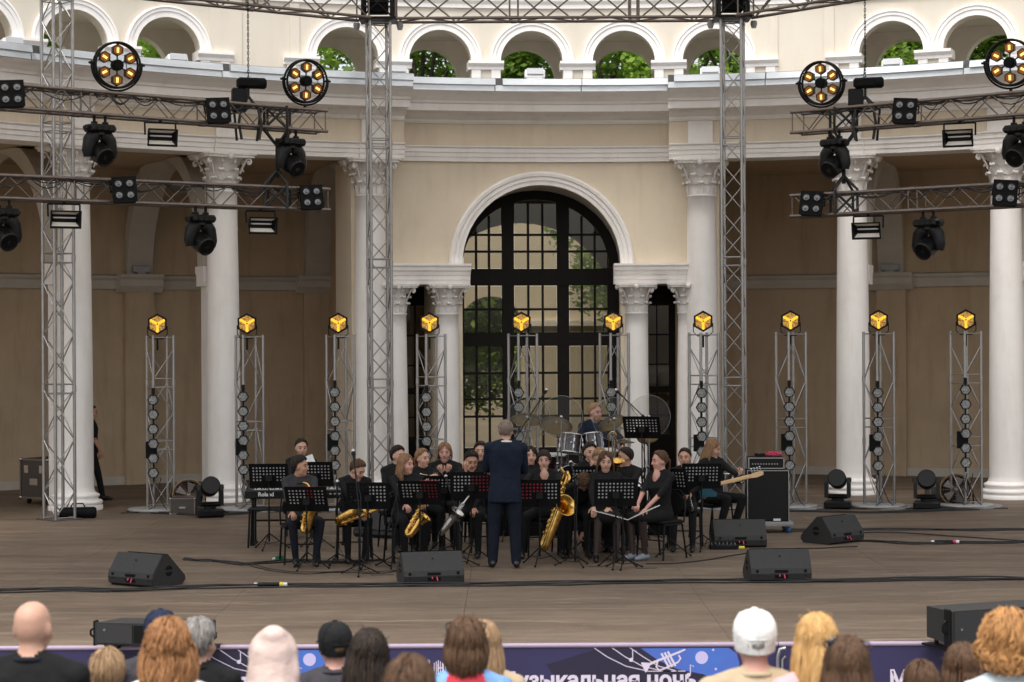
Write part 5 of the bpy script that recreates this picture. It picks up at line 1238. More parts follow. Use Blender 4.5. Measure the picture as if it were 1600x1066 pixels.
    # legs
    if legs:
        if seated:
            kn = knees or [(-.12, .43*s, seat+.055), (.12, .43*s, seat+.055)]; ft = feet or [(-.12, .44, .075), (.12, .44, .075)]
            for q, K, Fo in ((-1, kn[0], ft[0]), (1, kn[1], ft[1])):
                hp_ = Vector((q*.085*s, 0, hz-.02)); K = Vector(K); Fo = Vector(Fo)
                b.cap([hp_, hp_.lerp(K, .5), K], [.088*s, .078*s, .060*s], leg if not skirt else top); lk = leg
                b.cap([K, K.lerp(Fo, .35), Fo], [.058*s, .056*s, .040*s] if leg != 'tights' else [.054*s, .050*s, .034*s], lk)
                fd = Vector((K.x*.25, 1, 0)).normalized() if feet is None else Vector(((Fo.x-K.x)*.5, 1, 0)).normalized()
                b.cap([Fo+Vector((0, 0, -.028))-fd*.035, Fo+Vector((0, 0, -.035))+fd*.09, Fo+Vector((0, 0, -.045))+fd*.155], [.040, .038, .026], shoe, 10)
            if skirt:
                K0, K1 = Vector(kn[0]), Vector(kn[1]); mid = (K0+K1)/2; hw = abs(K1.x-K0.x)/2+.075
                for u in (0, .33, .66, .92): p = Vector((0, 0, hz-.02)).lerp(mid, u); b.ell(p, (.165+(hw-.165)*u, .11, .085), top)
        else:
            ft = feet or [(-.11, .0, .08), (.11, .0, .08)]
            for q, Fo in ((-1, ft[0]), (1, ft[1])):
                hp_ = Vector((q*.092*s, 0, hz-.03)); Fo = Vector(Fo); K = hp_.lerp(Fo, .5)+Vector((q*.004, .025, 0))
                if knees: K = Vector(knees[0 if q < 0 else 1])
                kk = 1.12 if jacket else 1.
                b.cap([hp_, hp_.lerp(K, .5), K, K.lerp(Fo, .5), Fo], [.092*s*kk, .083*s*kk, .066*s*kk, .058*s*kk, .052*s*kk], leg)
                b.cap([Fo+Vector((0, -.035, -.03)), Fo+Vector((q*.015, .09, -.037)), Fo+Vector((q*.025, .16, -.045))], [.042, .038, .027], shoe, 10)
    if hood:
        b.ell((0, -.015, .022), (.112, .125, .125), hood, TH); b.cap([TH @ Vector((0, -.03, 0)), TH @ Vector((0, -.045, -.08)), nb+Vector((0, -.03, -.04))], [.108, .118, .15], hood); b.ell((0, -.02, .10), (.07, .085, .05), hood, TH); b.cap([TH @ Vector((-.10, -.07, -.16)), TH @ Vector((-.03, -.15, -.135)), TH @ Vector((.05, -.145, -.15)), TH @ Vector((.11, -.07, -.18))], [.03, .04, .038, .03], hood); b.cap([TH @ Vector((.085, -.04, .06)), TH @ Vector((.10, -.07, -.06))], [.022, .026], hood); b.cap([TH @ Vector((-.06, -.10, .06)), TH @ Vector((-.085, -.09, -.05))], [.02, .024], hood); b.ell((.005, -.05, .115), (.06, .07, .045), hood, TH)
    if scarf: b.loft([((0, -.012, .45*s), .135*s, .10*s), ((0, -.010, .50*s), .10*s, .092*s), ((0, -.008, .54*s), .082*s, .08*s)], scarf, T=Tt)
    if not (vneck or hood or scarf):
        m = MB(); m.tube([Tt @ Vector((.069*w_*cos(a), -.012+.069*w_*sin(a), (.520-.012*sin(a))*s)) for a in [2*pi*i/20 for i in range(20)]], .0125, 7, closed=True); m.build('neckband', PM[collar or top], t)
    st = STY.get(style); inv = TH.inverted()
    sc = None
    if st and not hood:
        def sc(c, inv=inv, st=st):
            p = inv @ Vector(c); q = p-Vector((0, -.004, .022))
            if abs(q.x) > .1 or abs(q.y) > .12 or q.z > .125 or q.z < -.12: return False
            v = Vector((q.x/.076, q.y/.093, q.z/.102)); L = v.length
            if L < .75 or L > 1.25: return False
            t = math.degrees(math.acos(max(-1, min(1, v.z/L)))); fz = cos(atan2(v.x, v.y))
            lim = st['back']+(st['side']-st['back'])*max(0, 1+fz*1.9) if fz < 0 else st['side']+(st['front']-st['side'])*fz**.9
            return t < lim*.97 and not (abs(p.x) > .079 and p.z < .03)
    body = b.fuse('body', t, None, voxel, sc, dict(PM, hair=HM[hair]))
    sty = dict(st, n=int(st['n']*1.9), r=st['r']*.66, fly=45) if (st and group == GAUD) else st
    if st and not hood: hair_strands(HM[hair], TH, dict(sty, sc=.93, puff=0., fly=0) if cap else sty, seed+int(abs(pos[0])*100), t)
    if style == 'bun':
        m = MB(); m.ell((0, -.115, .03), (.042, .035, .042)); o = m.build('hair_bun', HM[hair], t); o.matrix_local = TH
    if style == 'tied':
        m = MB(); rnd = random.Random(3)
        for i in range(40): a = rnd.uniform(0, 6.28); m.tube([(.02*cos(a), -.095, .02+.02*sin(a)), (.03*cos(a), -.125, -.0+.02*sin(a)), (.03*cos(a), -.12, -.09), (.02*cos(a), -.105, -.16+rnd.uniform(-.03, .03))], [.008, .009, .008, .003], 4, caps=False)
        o = m.build('ponytail', HM[hair], t); o.matrix_local = TH
    if face and not hood:
        for q in (-1, 1):
            m = MB(); m.ell((q*.031, .0765, .008), (.0135, .010, .0065)); o = m.build('eye', PM['eye'], t); o.matrix_local = TH
            m = MB(); m.tube([(q*.012, .0865, .030), (q*.032, .086, .036), (q*.052, .070, .029)], [.0045, .005, .003], 5); o = m.build('eyebrow', HM[hair] if hair in ('dark', 'brown', 'lbrown') else PM['brow_d'] if hair != 'ginger' else HM[hair], t); o.matrix_local = TH
        m = MB(); m.tube([(-.023, .080, -.062), (0, .0885, -.060), (.023, .080, -.062)], [.003, .0065, .003], 6); o = m.build('mouth', PM['lip'], t); o.matrix_local = TH
    if cap:
        m = MB(); m.lathe([(.088, -.02), (.093, .015), (.097, .055), (.092, .09), (.072, .125), (.035, .145), (.0, .150)], 22, T=TH @ Matrix.Rotation(.14, 4, 'X') @ Matrix.Diagonal((.98, 1.14, 1, 1)))
        m.lathe([(.016, .148), (.012, .156), (0, .158)], 8, T=TH @ Matrix.Diagonal((1, 1, 1, 1)))
        cp = m.build('cap', PM[cap], t)
        m = MB(); vs = []; nn = 12
        for i in range(nn+1):
            a = -1.15+2.3*i/nn
            vs += [(.093*sin(a), .108*cos(a), .040), (.100*sin(a), .108*cos(a)+.07*max(0, cos(a*1.2)), .030), (.100*sin(a), .108*cos(a)+.07*max(0, cos(a*1.2)), .024), (.093*sin(a), .108*cos(a), .032)]
        fs = [(i*4+k, i*4+(k+1) % 4, (i+1)*4+(k+1) % 4, (i+1)*4+k) for i in range(nn) for k in range(4)]
        m.add(vs, fs, 0, True, TH); m.build('cap_peak', PM[cap], t)
        for q in range(6):
            a0 = q*pi/3+.5; m = MB(); m.tube([(rr*cos(a0)*1.004, rr*sin(a0)*1.004, zz) for rr, zz in ((.088, -.02), (.093, .015), (.0975, .055), (.0925, .09), (.0725, .1255), (.0355, .1455))], .0022, 4, T=TH @ Matrix.Rotation(.14, 4, 'X') @ Matrix.Diagonal((.98, 1.14, 1, 1))); m.build('cap_seam', PM[cap], t)
        m = MB(); m.ell((0, -.083, .012), (.040, .030, .030), 0, TH); m.build('hair_in_cap_opening', HM[hair], t)
        m = MB(); m.tube([TH @ Vector((.05*sin(a)+0, -.112*cos(a*.5), .034)) for a in (-1.1, -.5, 0, .5, 1.1)], .007, 5); m.build('cap_strap', PM[cap], t)
    t['_TH'] = 0
    del t['_TH']
    return t, TH, Tt, SL, SR
# ================================================================== BAND FURNITURE
def P_(px, Y, z=0.): v = W(px, 750, Y); return Vector((v.x, Y, z))
def toL(pos, rz, w_): return Matrix.Rotation(-rz, 3, 'Z') @ (Vector(w_)-Vector(pos))
# chair
CH = []
def chair(lb, p, rz):
    if not CH:
        t = thing('stacking_chair', lb, 'chair', p, rz, 'black chairs of the band')
        m = MB(); m.loft = None
        m.box((0, 0, .455), (.42, .40, .045), ch=.02); m.build('seat', M['blackm'], t)
        m = MB(); n = 14
        pts = [(.19*cos(a)*1.0, -.215-.03*(sin(a)*.5+.5), .66+.155*sin(a)) for a in [2*pi*i/n for i in range(n)]]
        vs = pts+[(x, y+.025, z) for x, y, z in pts]; m.add(vs, [tuple(range(n)), tuple(range(n, 2*n))[::-1]]+[(i, n+i, n+(i+1) % n, (i+1) % n) for i in range(n)], 0, False); m.build('backrest', M['blackm'], t)
        m = MB(); m.tube([(-.21, -.19, .44), (-.215, -.215, .60), (-.19, -.245, .76), (-.10, -.265, .83), (.10, -.265, .83), (.19, -.245, .76), (.215, -.215, .60), (.21, -.19, .44)], .0115, 7); m.build('back_frame', M['black'], t)
        m = MB()
        m.tube([(-.2, .17, .43), (.2, .17, .43)], .0115, 7); m.tube([(-.2, -.17, .43), (.2, -.17, .43)], .0115, 7)
        for q in (-1, 1): m.tube([(q*.2, .17, .43), (q*.2, -.17, .43)], .0115, 7)
        m.build('seat_frame', M['black'], t)
        for q in (-1, 1):
            m = MB(); m.tube([(q*.2, .17, .43), (q*.215, .21, .0)], .0125, 8); m.build('leg', M['black'], t)
            m = MB(); m.tube([(q*.2, -.17, .43), (q*.215, -.24, .0)], .0125, 8); m.build('leg', M['black'], t)
        m = MB(); m.tube([(-.207, .19, .24), (.207, .19, .24)], .009, 6); m.build('stretcher', M['black'], t); CH.append(t); return t
    t = copy_tree(CH[0], lb); t.location = p; t.rotation_euler.z = rz; return t
# perforated music stand
def desk_mesh(w_=.50, h_=.34, nx=10, ny=5):
    m = MB(); mx, my = .03, .035; cx = (w_-2*mx)/nx; cy = (h_-my-.09)/ny; r = .0125; t = .0025
    def quad(x0, z0, x1, z1):
        for y, o in ((-t/2, 1), (t/2, -1)):
            f = [(x0, y, z0), (x1, y, z0), (x1, y, z1), (x0, y, z1)]; m.add(f, [(0, 1, 2, 3) if o > 0 else (3, 2, 1, 0)])
    quad(-w_/2, 0, w_/2, .09); quad(-w_/2, h_-my, w_/2, h_); quad(-w_/2, .09, -w_/2+mx, h_-my); quad(w_/2-mx, .09, w_/2, h_-my)
    for i in range(nx):
        for j in range(ny):
            c = Vector((-w_/2+mx+cx*(i+.5), 0, .09+cy*(j+.5))); hole = not (i in (3, 4, 5, 6) and j < 2)
            if not hole: quad(c.x-cx/2, c.z-cy/2, c.x+cx/2, c.z+cy/2); continue
            hx = [(r*cos(a), r*sin(a)) for a in [pi/8+k*pi/4 for k in range(8)]]; sq = [(cx/2, cy*.2), (cx*.2, cy/2), (-cx*.2, cy/2), (-cx/2, cy*.2), (-cx/2, -cy*.2), (-cx*.2, -cy/2), (cx*.2, -cy/2), (cx/2, -cy*.2)]
            for y, o in ((-t/2, 1), (t/2, -1)):
                vs = [c+Vector((a, y, b)) for a, b in hx]+[c+Vector((a, y, b)) for a, b in sq]
                m.add(vs, [((k, 8+k, 8+(k+1) % 8, (k+1) % 8) if o < 0 else (k, (k+1) % 8, 8+(k+1) % 8, 8+k)) for k in range(8)])
                cn = [c+Vector((sx*cx/2, y, sz*cy/2)) for sx, sz in ((1, 1), (-1, 1), (-1, -1), (1, -1))]
                for k, (a, b) in enumerate(((0, 1), (2, 3), (4, 5), (6, 7))): m.add([cn[k], vs[8+a], vs[8+b]], [(0, 1, 2) if o < 0 else (2, 1, 0)])
    for a, b in (((-w_/2, 0), (w_/2, 0)), ((-w_/2, h_), (w_/2, h_)), ((-w_/2, 0), (-w_/2, h_)), ((w_/2, 0), (w_/2, h_))): m.tube([(a[0], 0, a[1]), (b[0], 0, b[1])], .005, 5)
    return m
def tripod(m, r=.26, h=.20, a0=.3, z0=.012, rr=.008):
    for k in range(3):
        a = a0+k*2*pi/3; m.tube([(0, 0, z0+h), (r*cos(a), r*sin(a), z0)], rr, 6); m.tube([(r*.55*cos(a), r*.55*sin(a), z0+h*.45), (0, 0, z0+h*.32)], rr*.6, 5); m.tube([(r*cos(a)*.97, r*sin(a)*.97, z0+.006), (r*cos(a)*1.05, r*sin(a)*1.05, z0)], rr*1.6, 6)
MS = []
def music_stand(lb, p, zc, rz, tilt=.35, papers='w', sc=1., base0=.3, height_legs=.2):
    """desk seen from behind: its bright holes are the sheet music lying on the far side"""
    t = thing('music_stand', lb, 'music stand', p, rz, 'perforated black music stands'); hz = zc-.10
    if not MS: MS.append(None)
    DT = Matrix.Translation((0, 0, zc)) @ Matrix.Rotation(tilt, 4, 'X') @ Matrix.Translation((0, 0, -.17))
    if MS[0] is None: MS[0] = desk_mesh().build('desk', M['stand'], t, T=DT)
    else: put(MS[0], t, DT)
    m = MB(); m.box((0, .035, .006), (.50, .065, .004)); m.build('shelf', M['stand'], t, T=DT)
    m = MB(); m.tube([(0, -.02, zc-.02), (0, 0, zc-.09), (0, 0, zc-.16)], .012, 8); m.box((0, -.012, zc-.03), (.08, .03, .07)); m.build('tilt_bracket', M['black'], t)
    m = MB(); m.tube([(0, 0, zc-.14), (0, 0, .16)], .009, 8); m.tube([(0, 0, zc*.55), (0, 0, .10)], .013, 8); m.tube([(0, 0, zc*.55-.02), (0, 0, zc*.55+.03)], .019, 8); m.build('post', M['black'], t)
    m = MB(); tripod(m, a0=base0); m.build('tripod', M['black'], t)
    # sheets resting on the desk
    DW = Matrix.Translation(p) @ Matrix.Rotation(rz, 4, 'Z') @ DT
    i = 0
    for ch, x0, x1, key in {'w': [('s', -.235, -.01, 'paper'), ('s', .01, .235, 'paper')], 'r': [('f', -.235, .015, 'paper'), ('s', .02, .24, 'folder')], 'rl': [('f', -.24, .06, 'folder'), ('s', .065, .24, 'paper')], 'm': [('s', -.235, .0, 'paper'), ('f', .0, .10, 'folder'), ('s', .10, .24, 'paper')], 'b': [('f', -.24, .0, 'folderb'), ('s', .0, .24, 'paper')], 'half': [('s', .02, .235, 'paper')]}[papers]:
        nm = 'sheet_music' if key == 'paper' else 'folder'
        m = MB(); m.box(((x0+x1)/2, .008+.003*i, .175), (x1-x0-.003, .0025, .33 if key != 'paper' else .315)); o = m.build(nm, M[key]); o.matrix_world = DW; i += 1
        what = {'paper': 'white sheet music', 'folder': 'red music folder', 'folderb': 'blue music folder'}[key]
        side = 'left' if (x0+x1) < 0 else 'right'
        tag(o, what+' on the '+side+' half of stand '+lb.replace('perforated music stand ', ''), 'sheet music' if key == 'paper' else 'folder', 'sheets and folders on the music stands')
    return t
def mic_stand(lb, p, h, tip=None, rz=0., base0=.5, mic=True, r=.24):
    """p on the floor, tip = world position of the microphone at the end of a boom"""
    t = thing('microphone_stand', lb, 'microphone stand', p, 0, 'microphone stands of the band')
    m = MB(); m.tube([(0, 0, .06), (0, 0, h)], .0095, 8); m.tube([(0, 0, .06), (0, 0, h*.55)], .0135, 8); m.tube([(0, 0, h*.54), (0, 0, h*.58)], .02, 8); m.build('post', M['black'], t)
    m = MB(); tripod(m, r, .12, base0); m.build('tripod', M['black'], t)
    top = Vector((0, 0, h))
    if tip is not None:
        q = Vector(tip)-Vector(p); d = (q-top).normalized(); m = MB(); m.tube([top-d*.22, q-d*.1], .008, 7); m.tube([top-d*.04, top+d*.04], .02, 8); m.tube([top-d*.25, top-d*.16], .013, 7); m.build('boom', M['black'], t)
    else: q = top; d = Vector((0, .3, .9)).normalized()
    if mic:
        m = MB(); m.tube([q-d*.13, q-d*.02], [.010, .016], 8); m.tube([q-d*.03, q-d*.01], .024, 10); k = m.build('microphone', M['black'], t)
        m = MB(); m.ell(q+d*.018, (.026, .026, .028)); m.build('mic_grille', M['silver'], k)
    m = MB(); m.tube([q-d*.13, (q-d*.13)*.5+top*.5+Vector((.05, -.03, -.12)), top*.6+Vector((.02, -.02, 0)), (.02, -.02, .2), (.15, -.1, .01), (.4, -.05, .01)], .004, 5); m.build('mic_cable', M['cable'], t)
    return t
# ================================================================== INSTRUMENTS
def arc_pts(c, r, a0, a1, n, ax=Vector((0, 1, 0)), az=Vector((0, 0, 1))): return [Vector(c)+ax*r*cos(a0+(a1-a0)*i/n)+az*r*sin(a0+(a1-a0)*i/n) for i in range(n+1)]
def sax(lb, top, bot, bell_dir, sc=1., mt='brass', loop=False, bell=.062, cat='saxophone', L=None, nk=1.):
    top, bot = Vector(top), Vector(bot); T = aim(top, top-bot, (0, 0, 1)); z = (top-bot).normalized(); y = Vector(bell_dir); y = (y-z*y.dot(z)).normalized(); x = y.cross(z)
    T = Matrix(((x.x, y.x, z.x, top.x), (x.y, y.y, z.y, top.y), (x.z, y.z, z.z, top.z), (0, 0, 0, 1))); L = (top-bot).length
    t = thing('saxophone', lb, cat, T=T); B_ = M[mt]; rb = .045*sc
    m = MB(); pts = [Vector((0, 0, -L*u)) for u in (0, .15, .3, .45, .6, .75, .88)]; rad = [.013*sc+(.030-.013)*sc*u for u in (0, .15, .3, .45, .6, .75, .88)]
    bw = arc_pts((0, rb, -L*.9), rb, pi, 2*pi, 8); pts += bw; rad += [.031*sc+.007*sc*i/8 for i in range(9)]
    up_ = L*.42 if not loop else L*.62
    for u in (.15, .4, .65, .85): pts.append(Vector((0, rb*2+.02*sc*u, -L*.9+up_*u))); rad.append(.039*sc+.010*sc*u)
    m.tube(pts, rad, 14, caps=False); m.build('body', B_, t)
    # flared bell
    e = pts[-1]; d = (Vector((0, .35, 1)) if not loop else Vector((0, .9, .5))).normalized(); BT = aim(e, d)
    m = MB(); r0 = rad[-1]; rbell = bell*sc*1.25; m.lathe([(r0, -.01), (r0*1.05, .03*sc), (r0*1.2, .06*sc), (rbell*.92, .095*sc), (rbell, .105*sc), (rbell*.99, .108*sc), (rbell*.9, .098*sc), (r0*1.1, .06*sc), (r0*.9, .0), (r0*.5, -.06*sc)], 22, T=BT, caps=False); m.build('bell', B_, t)
    m = MB()
    if loop: m.tube([Vector((0, 0, 0)), Vector((0, 0, .06))]+arc_pts((0, -.05, .06), .05, 0, pi, 8)+[Vector((0, -.1, -.02))]+arc_pts((0, -.06, -.02), .04, pi, 1.5*pi, 5)+[Vector((.0, .0, -.06)), Vector((0, .05, -.03))]+arc_pts((0, .02, .02), .06, 0, .75*pi, 6)+[Vector((0, -.18, .10)), Vector((0, -.27, .13))], .0145*sc, 9)
    else: m.tube([Vector((0, 0, 0)), Vector((0, 0, .03*sc)), Vector((0, -.012*sc, .058*sc)), Vector((0, -.05*sc, .080*sc)), Vector((0, -.11*sc*nk, .085*sc)), Vector((0, -.15*sc*nk, .072*sc))], [.012*sc, .012*sc, .0115*sc, .011*sc, .010*sc, .009*sc], 9)
    m.build('neck', B_, t)
    e2 = Vector((0, -.27, .13)) if loop else Vector((0, -.15*sc*nk, .072*sc)); d2 = Vector((0, -1, .3 if loop else -.35)).normalized()
    m = MB(); m.tube([e2-d2*.02, e2+d2*.03, e2+d2*.09], [.014, .013, .006], 8); m.build('mouthpiece', M['plastic'], t)
    k0 = None; rnd = random.Random(int(L*1000)); kz = [.10, .17, .24, .33, .42, .50, .58, .66, .74, .82]
    for i, u in enumerate(kz):
        rr = (.011+.011*u)*sc; sd = Matrix.Translation((0, -.001, -L*u)) @ Matrix.Rotation(rnd.uniform(-.9, .9), 4, 'Z') @ Matrix.Translation((0, .013*sc+.02*sc*u+.004, 0)) @ Matrix.Rotation(-pi/2, 4, 'X') @ Matrix.Diagonal((rr/.02, rr/.02, 1, 1))
        if k0 is None: m = MB(); m.lathe([(.020, -.008), (.020, 0), (.022, .001), (.021, .006), (.008, .008), (0, .007)], 12); k0 = m.build('key', B_, t, T=sd)
        else: put(k0, t, sd)
        sd2 = Matrix.Translation((0, 0, -L*u-.02)) @ Matrix.Rotation(rnd.uniform(1.0, 2.2)*(1 if i % 2 else -1), 4, 'Z') @ Matrix.Translation((0, .014*sc+.021*sc*u+.003, 0)) @ Matrix.Rotation(-pi/2, 4, 'X') @ Matrix.Diagonal((rr/.024, rr/.024, 1, 1)); put(k0, t, sd2)
    for q in (-1, 1, .3): m = MB(); m.tube([(q*.016*sc, .012*sc, -L*.08), (q*.030*sc, .026*sc, -L*.86)], .0032*sc+.0008, 5); m.build('key_rod', B_, t)
    m = MB(); m.tube([(.035*sc, .05*sc, -L*.80), (.06*sc, .08*sc, -L*.70), (.04*sc, .09*sc, -L*.62)], .0035*sc, 5); m.tube([(0, .03*sc, -L*.45), (0, .09*sc, -L*.48)], .005*sc, 6); m.build('brace', B_, t)
    return t
def stick(name, lb, cat, a, b, r, mt, mk='silver', keys=10):
    a, b = Vector(a), Vector(b); L = (b-a).length; t = thing(name, lb, cat, T=aim(a, b-a)); m = MB(); m.tube([(0, 0, 0), (0, 0, L)], r, 10)
    if name == 'clarinet': m.tube([(0, 0, L-.10), (0, 0, L-.04), (0, 0, L)], [r, r*1.5, r*2.6], 12); m.tube([(0, 0, -.07), (0, 0, 0)], [.006, .012], 8)
    m.build('tube', M[mt], t); k0 = None
    for i in range(keys):
        TT = Matrix.Translation((0, r, L*(.22+.68*i/keys)))
        if k0 is None: m = MB(); m.lathe([(.009, -.003), (.0095, .004), (0, .005)], 8, T=Matrix.Rotation(-pi/2, 4, 'X')); k0 = m.build('key', M[mk], t, T=TT)
        else: put(k0, t, TT)
    m = MB(); m.tube([(.004, r+.003, L*.2), (.004, r+.003, L*.92)], .0025, 5); m.build('key_rod', M[mk], t); return t
def trumpet(lb, a, d, mt='brass'):
    T = aim(a, d); t = thing('trumpet', lb, 'trumpet', T=T); m = MB()
    m.tube([(0, 0, .0), (0, 0, .24), (0, -.01, .26)]+[Vector((0, -.04+.03*cos(q), .26+.03*sin(q))) for q in (.4, .9, 1.57, 2.2, 2.8)]+[(0, -.07, .22), (0, -.07, .08)]+[Vector((0, -.04-.03*cos(q), .08-.03*sin(q))) for q in (.4, 1.2, 1.57, 2.2, 2.8)]+[(0, -.012, .12), (.012, -.012, .30)], .0065, 8); m.build('tubing', M[mt], t)
    m = MB(); m.lathe([(.0065, .26), (.010, .34), (.017, .40), (.032, .445), (.058, .475), (.061, .478), (.057, .474), (.030, .44), (.012, .38)], 20, T=Matrix.Translation((.012, -.012, 0)), caps=False); m.build('bell', M[mt], t)
    for k in range(3): m = MB(); m.tube([(0, -.09, .13+.027*k), (0, .03, .13+.027*k)], .0115, 10); m.tube([(0, .03, .13+.027*k), (0, .05, .13+.027*k)], .004, 6); m.tube([(0, .05, .13+.027*k), (0, .055, .13+.027*k)], .009, 8); m.build('valve', M['silver'], t)
    m = MB(); m.tube([(0, 0, -.07), (0, 0, -.065), (0, 0, -.05), (0, 0, 0)], [.013, .013, .007, .005], 9); m.build('mouthpiece', M['silver'], t); return t
def trombone(lb, a, d, up, mt='brass'):
    T = aim(a, d, up); t = thing('trombone', lb, 'trombone', T=T); m = MB()
    for q in (-.045, .045): m.tube([(0, q, -.02), (0, q, .62)], .0075, 8)
    m.tube([(0, -.045, .62), (0, -.03, .655), (0, 0, .668), (0, .03, .655), (0, .045, .62)], .0075, 8); m.tube([(0, -.045, .08), (0, .045, .08)], .006, 6); m.build('slide', M[mt], t)
    m = MB(); m.tube([(.0, .045, -.02), (.06, .05, -.10), (.06, .05, -.28)]+[Vector((.06+.055*(1-cos(q)), .05, -.28-.055*sin(q))) for q in (.5, 1.0, 1.57, 2.1, 2.7, pi)]+[(.17, .05, -.15), (.17, .05, .05), (.17, .05, .15)], [.0075]*3+[.008]*6+[.009, .013, .018], 9); m.build('tubing', M[mt], t)
    m = MB(); m.lathe([(.018, .15), (.026, .22), (.045, .28), (.085, .325), (.108, .34), (.106, .343), (.08, .322), (.035, .27), (.02, .2)], 22, T=Matrix.Translation((.17, .05, 0)), caps=False); m.build('bell', M[mt], t)
    m = MB(); m.tube([(0, -.045, -.09), (0, -.045, -.075), (0, -.045, -.02)], [.018, .010, .006], 8); m.build('mouthpiece', M['silver'], t); return t
# ================================================================== THE BAND
random.seed(11)
GB = 'musicians of the band'
def band(label, px, Y, delta, lw=None, rw=None, z=0., sit=True, chair_lb=None, **kw):
    pos = P_(px, Y, z); rz = pi+delta
    if lw is not None: kw['la'] = toL(pos, rz, W(*lw))
    if rw is not None: kw['ra'] = toL(pos, rz, W(*rw))
    r = person(label, pos, rz, sit, group=GB, **kw)
    if chair_lb: chair(chair_lb, pos+Vector((0, 0, 0)), rz)
    return r
R_ = radians
# A alto saxophone boy at the left
band('person in charcoal sweater and dark jeans with alto saxophone, looking right at far left', 468, 23.5, .25, lw=(489, 795, 23.05), rw=(458, 806, 23.0), S_=.97, top='char', leg='jean', hy=R_(62), hp=-.02, style='boy', hair='dark', knees=[(-.19, .44, .53), (.15, .44, .53)], feet=[(-.13, .40, .075), (.10, .36, .075)], lean=-.06, skin='skin2', chair_lb='black chair of the seated boy in charcoal sweater at far left', curl=.9, head_off=(0, .02, 0), face=True, seed=1)
sax('brass alto saxophone of the boy in the charcoal sweater', W(483, 768, 22.98), W(472, 829, 23.0), (.75, -.65, 0), 1.0, bell=.062)
# B tenor, short brown hair, head bent behind the stand
band('person with short brown hair bent behind a music stand, tenor saxophone across the lap', 553, 23.75, .12, lw=(572, 800, 23.35), rw=(563, 795, 23.3), S_=.93, hy=R_(50), hp=-.5, lean=-.22, style='short', hair='brown', knees=[(-.16, .43, .53), (.10, .44, .53)], feet=[(-.11, .32, .075), (.09, .34, .075)], chair_lb='black chair under the tenor saxophone player', face=True, seed=2, head_off=(-.04, 0, -.02))
sax('brass tenor saxophone lying across the lap of the bent player', W(592, 795, 23.25), W(530, 819, 23.25), (-.1, -.55, .5), 1.12, bell=.062, nk=.6)
# C woman with alto, laughing to the right
band('person with long light brown hair laughing to the right, alto saxophone on the lap', 634, 23.55, .35, lw=(662, 790, 23.05), rw=(640, 800, 22.95), S_=.98, female=True, hy=R_(38), hp=.03, style='long', hair='lbrown', knees=[(-.14, .44, .53), (.16, .44, .53)], feet=[(-.10, .30, .075), (.14, .40, .075)], chair_lb='black chair of the laughing woman with alto saxophone', skin='skin3', seed=3)
sax('brass alto saxophone held low by the laughing woman', W(660, 786, 22.95), W(634, 833, 22.9), (.85, -.5, .2), 1.02, bell=.064)
# D behind C
band('person with dark hair mostly hidden behind the laughing woman', 622, 25.1, .3, S_=1.0, hy=R_(30), style='short', hair='dark', chair_lb='black chair behind the laughing woman', seed=4)
# E trumpeter
band('person with fair hair playing a trumpet behind the laughing woman', 660, 24.85, .35, lw=(673, 748, 24.45), rw=(670, 745, 24.5), S_=.97, female=True, hy=R_(28), style='tied', hair='lbrown', chair_lb='black chair of the trumpet player', lpole=(-1, .2, -.5), rpole=(1, .2, -.5), seed=5)
trumpet('brass trumpet pointing right behind the laughing woman', W(664, 742, 24.62), (.86, -.5, -.12))
# F standing cornet player with light bob
band('person with chin-length light brown hair raising both hands to the mouth', 695, 25.6, 0., lw=(700, 739, 25.30), rw=(689, 740, 25.30), S_=1.02, hy=0, hp=-.08, style='bob', hair='lbrown', lh=((-.3, .2, .9), (0, -1, .2), 1.1), rh=((.3, .2, .9), (0, -1, .2), 1.1), chair_lb='black chair of the person with chin-length hair', skin='skin3', seed=6, lpole=(-1, 0, -.8), rpole=(1, 0, -.8))
# G boy holding his forehead
band('person with dark hair leaning the forehead on one hand behind a stand with red folder', 738, 24.35, -.1, rw=(727, 737, 23.98), lw=(740, 800, 23.9), S_=.98, hy=R_(20), hp=-.35, lean=-.12, style='short', hair='dark', skin='skin2', rh=((.1, .1, 1), (0, -1, 0), .7), chair_lb='black chair of the person holding the forehead', seed=7, rpole=(.8, .3, -1))
sax('dark silvered saxophone tilted in front of the person holding the forehead', W(727, 783, 23.3), W(690, 832, 23.25), (.35, -.85, .45), 1.05, 'silver', bell=.072)
# H behind
band('person with dark hair half hidden behind the conductor and the boy holding his forehead', 751, 26.0, 0., S_=1.0, style='short', hair='dark', chair_lb='black chair half hidden left of the conductor', seed=8)
# J hidden behind the conductor's right arm
band('person with dark hair partly hidden behind the right arm of the conductor', 829, 25.4, .1, S_=.96, female=True, style='bob', hair='dark', chair_lb='black chair behind the right arm of the conductor', seed=9)
# K baritone saxophone
band('person with dark bowl-cut hair facing the audience, baritone saxophone at the side', 850, 24.2, .05, lw=(873, 783, 23.5), rw=(834, 752, 23.75), S_=.98, hy=R_(-4), hp=-.04, style='bangs', hair='dark', vneck=True, knees=[(-.20, .42, .53), (.24, .40, .53)], feet=[(-.2, .36, .075), (.30, .34, .075)], chair_lb='black chair of the baritone saxophone player', rh=((-.3, .4, -.2), (0, 0, -1), .5), seed=10, female=True)
sax('large brass baritone saxophone with its bell facing the audience', W(884, 752, 23.45), W(844, 860, 23.4), (.45, -.85, .25), 1.28, 'brass', loop=True, bell=.086)
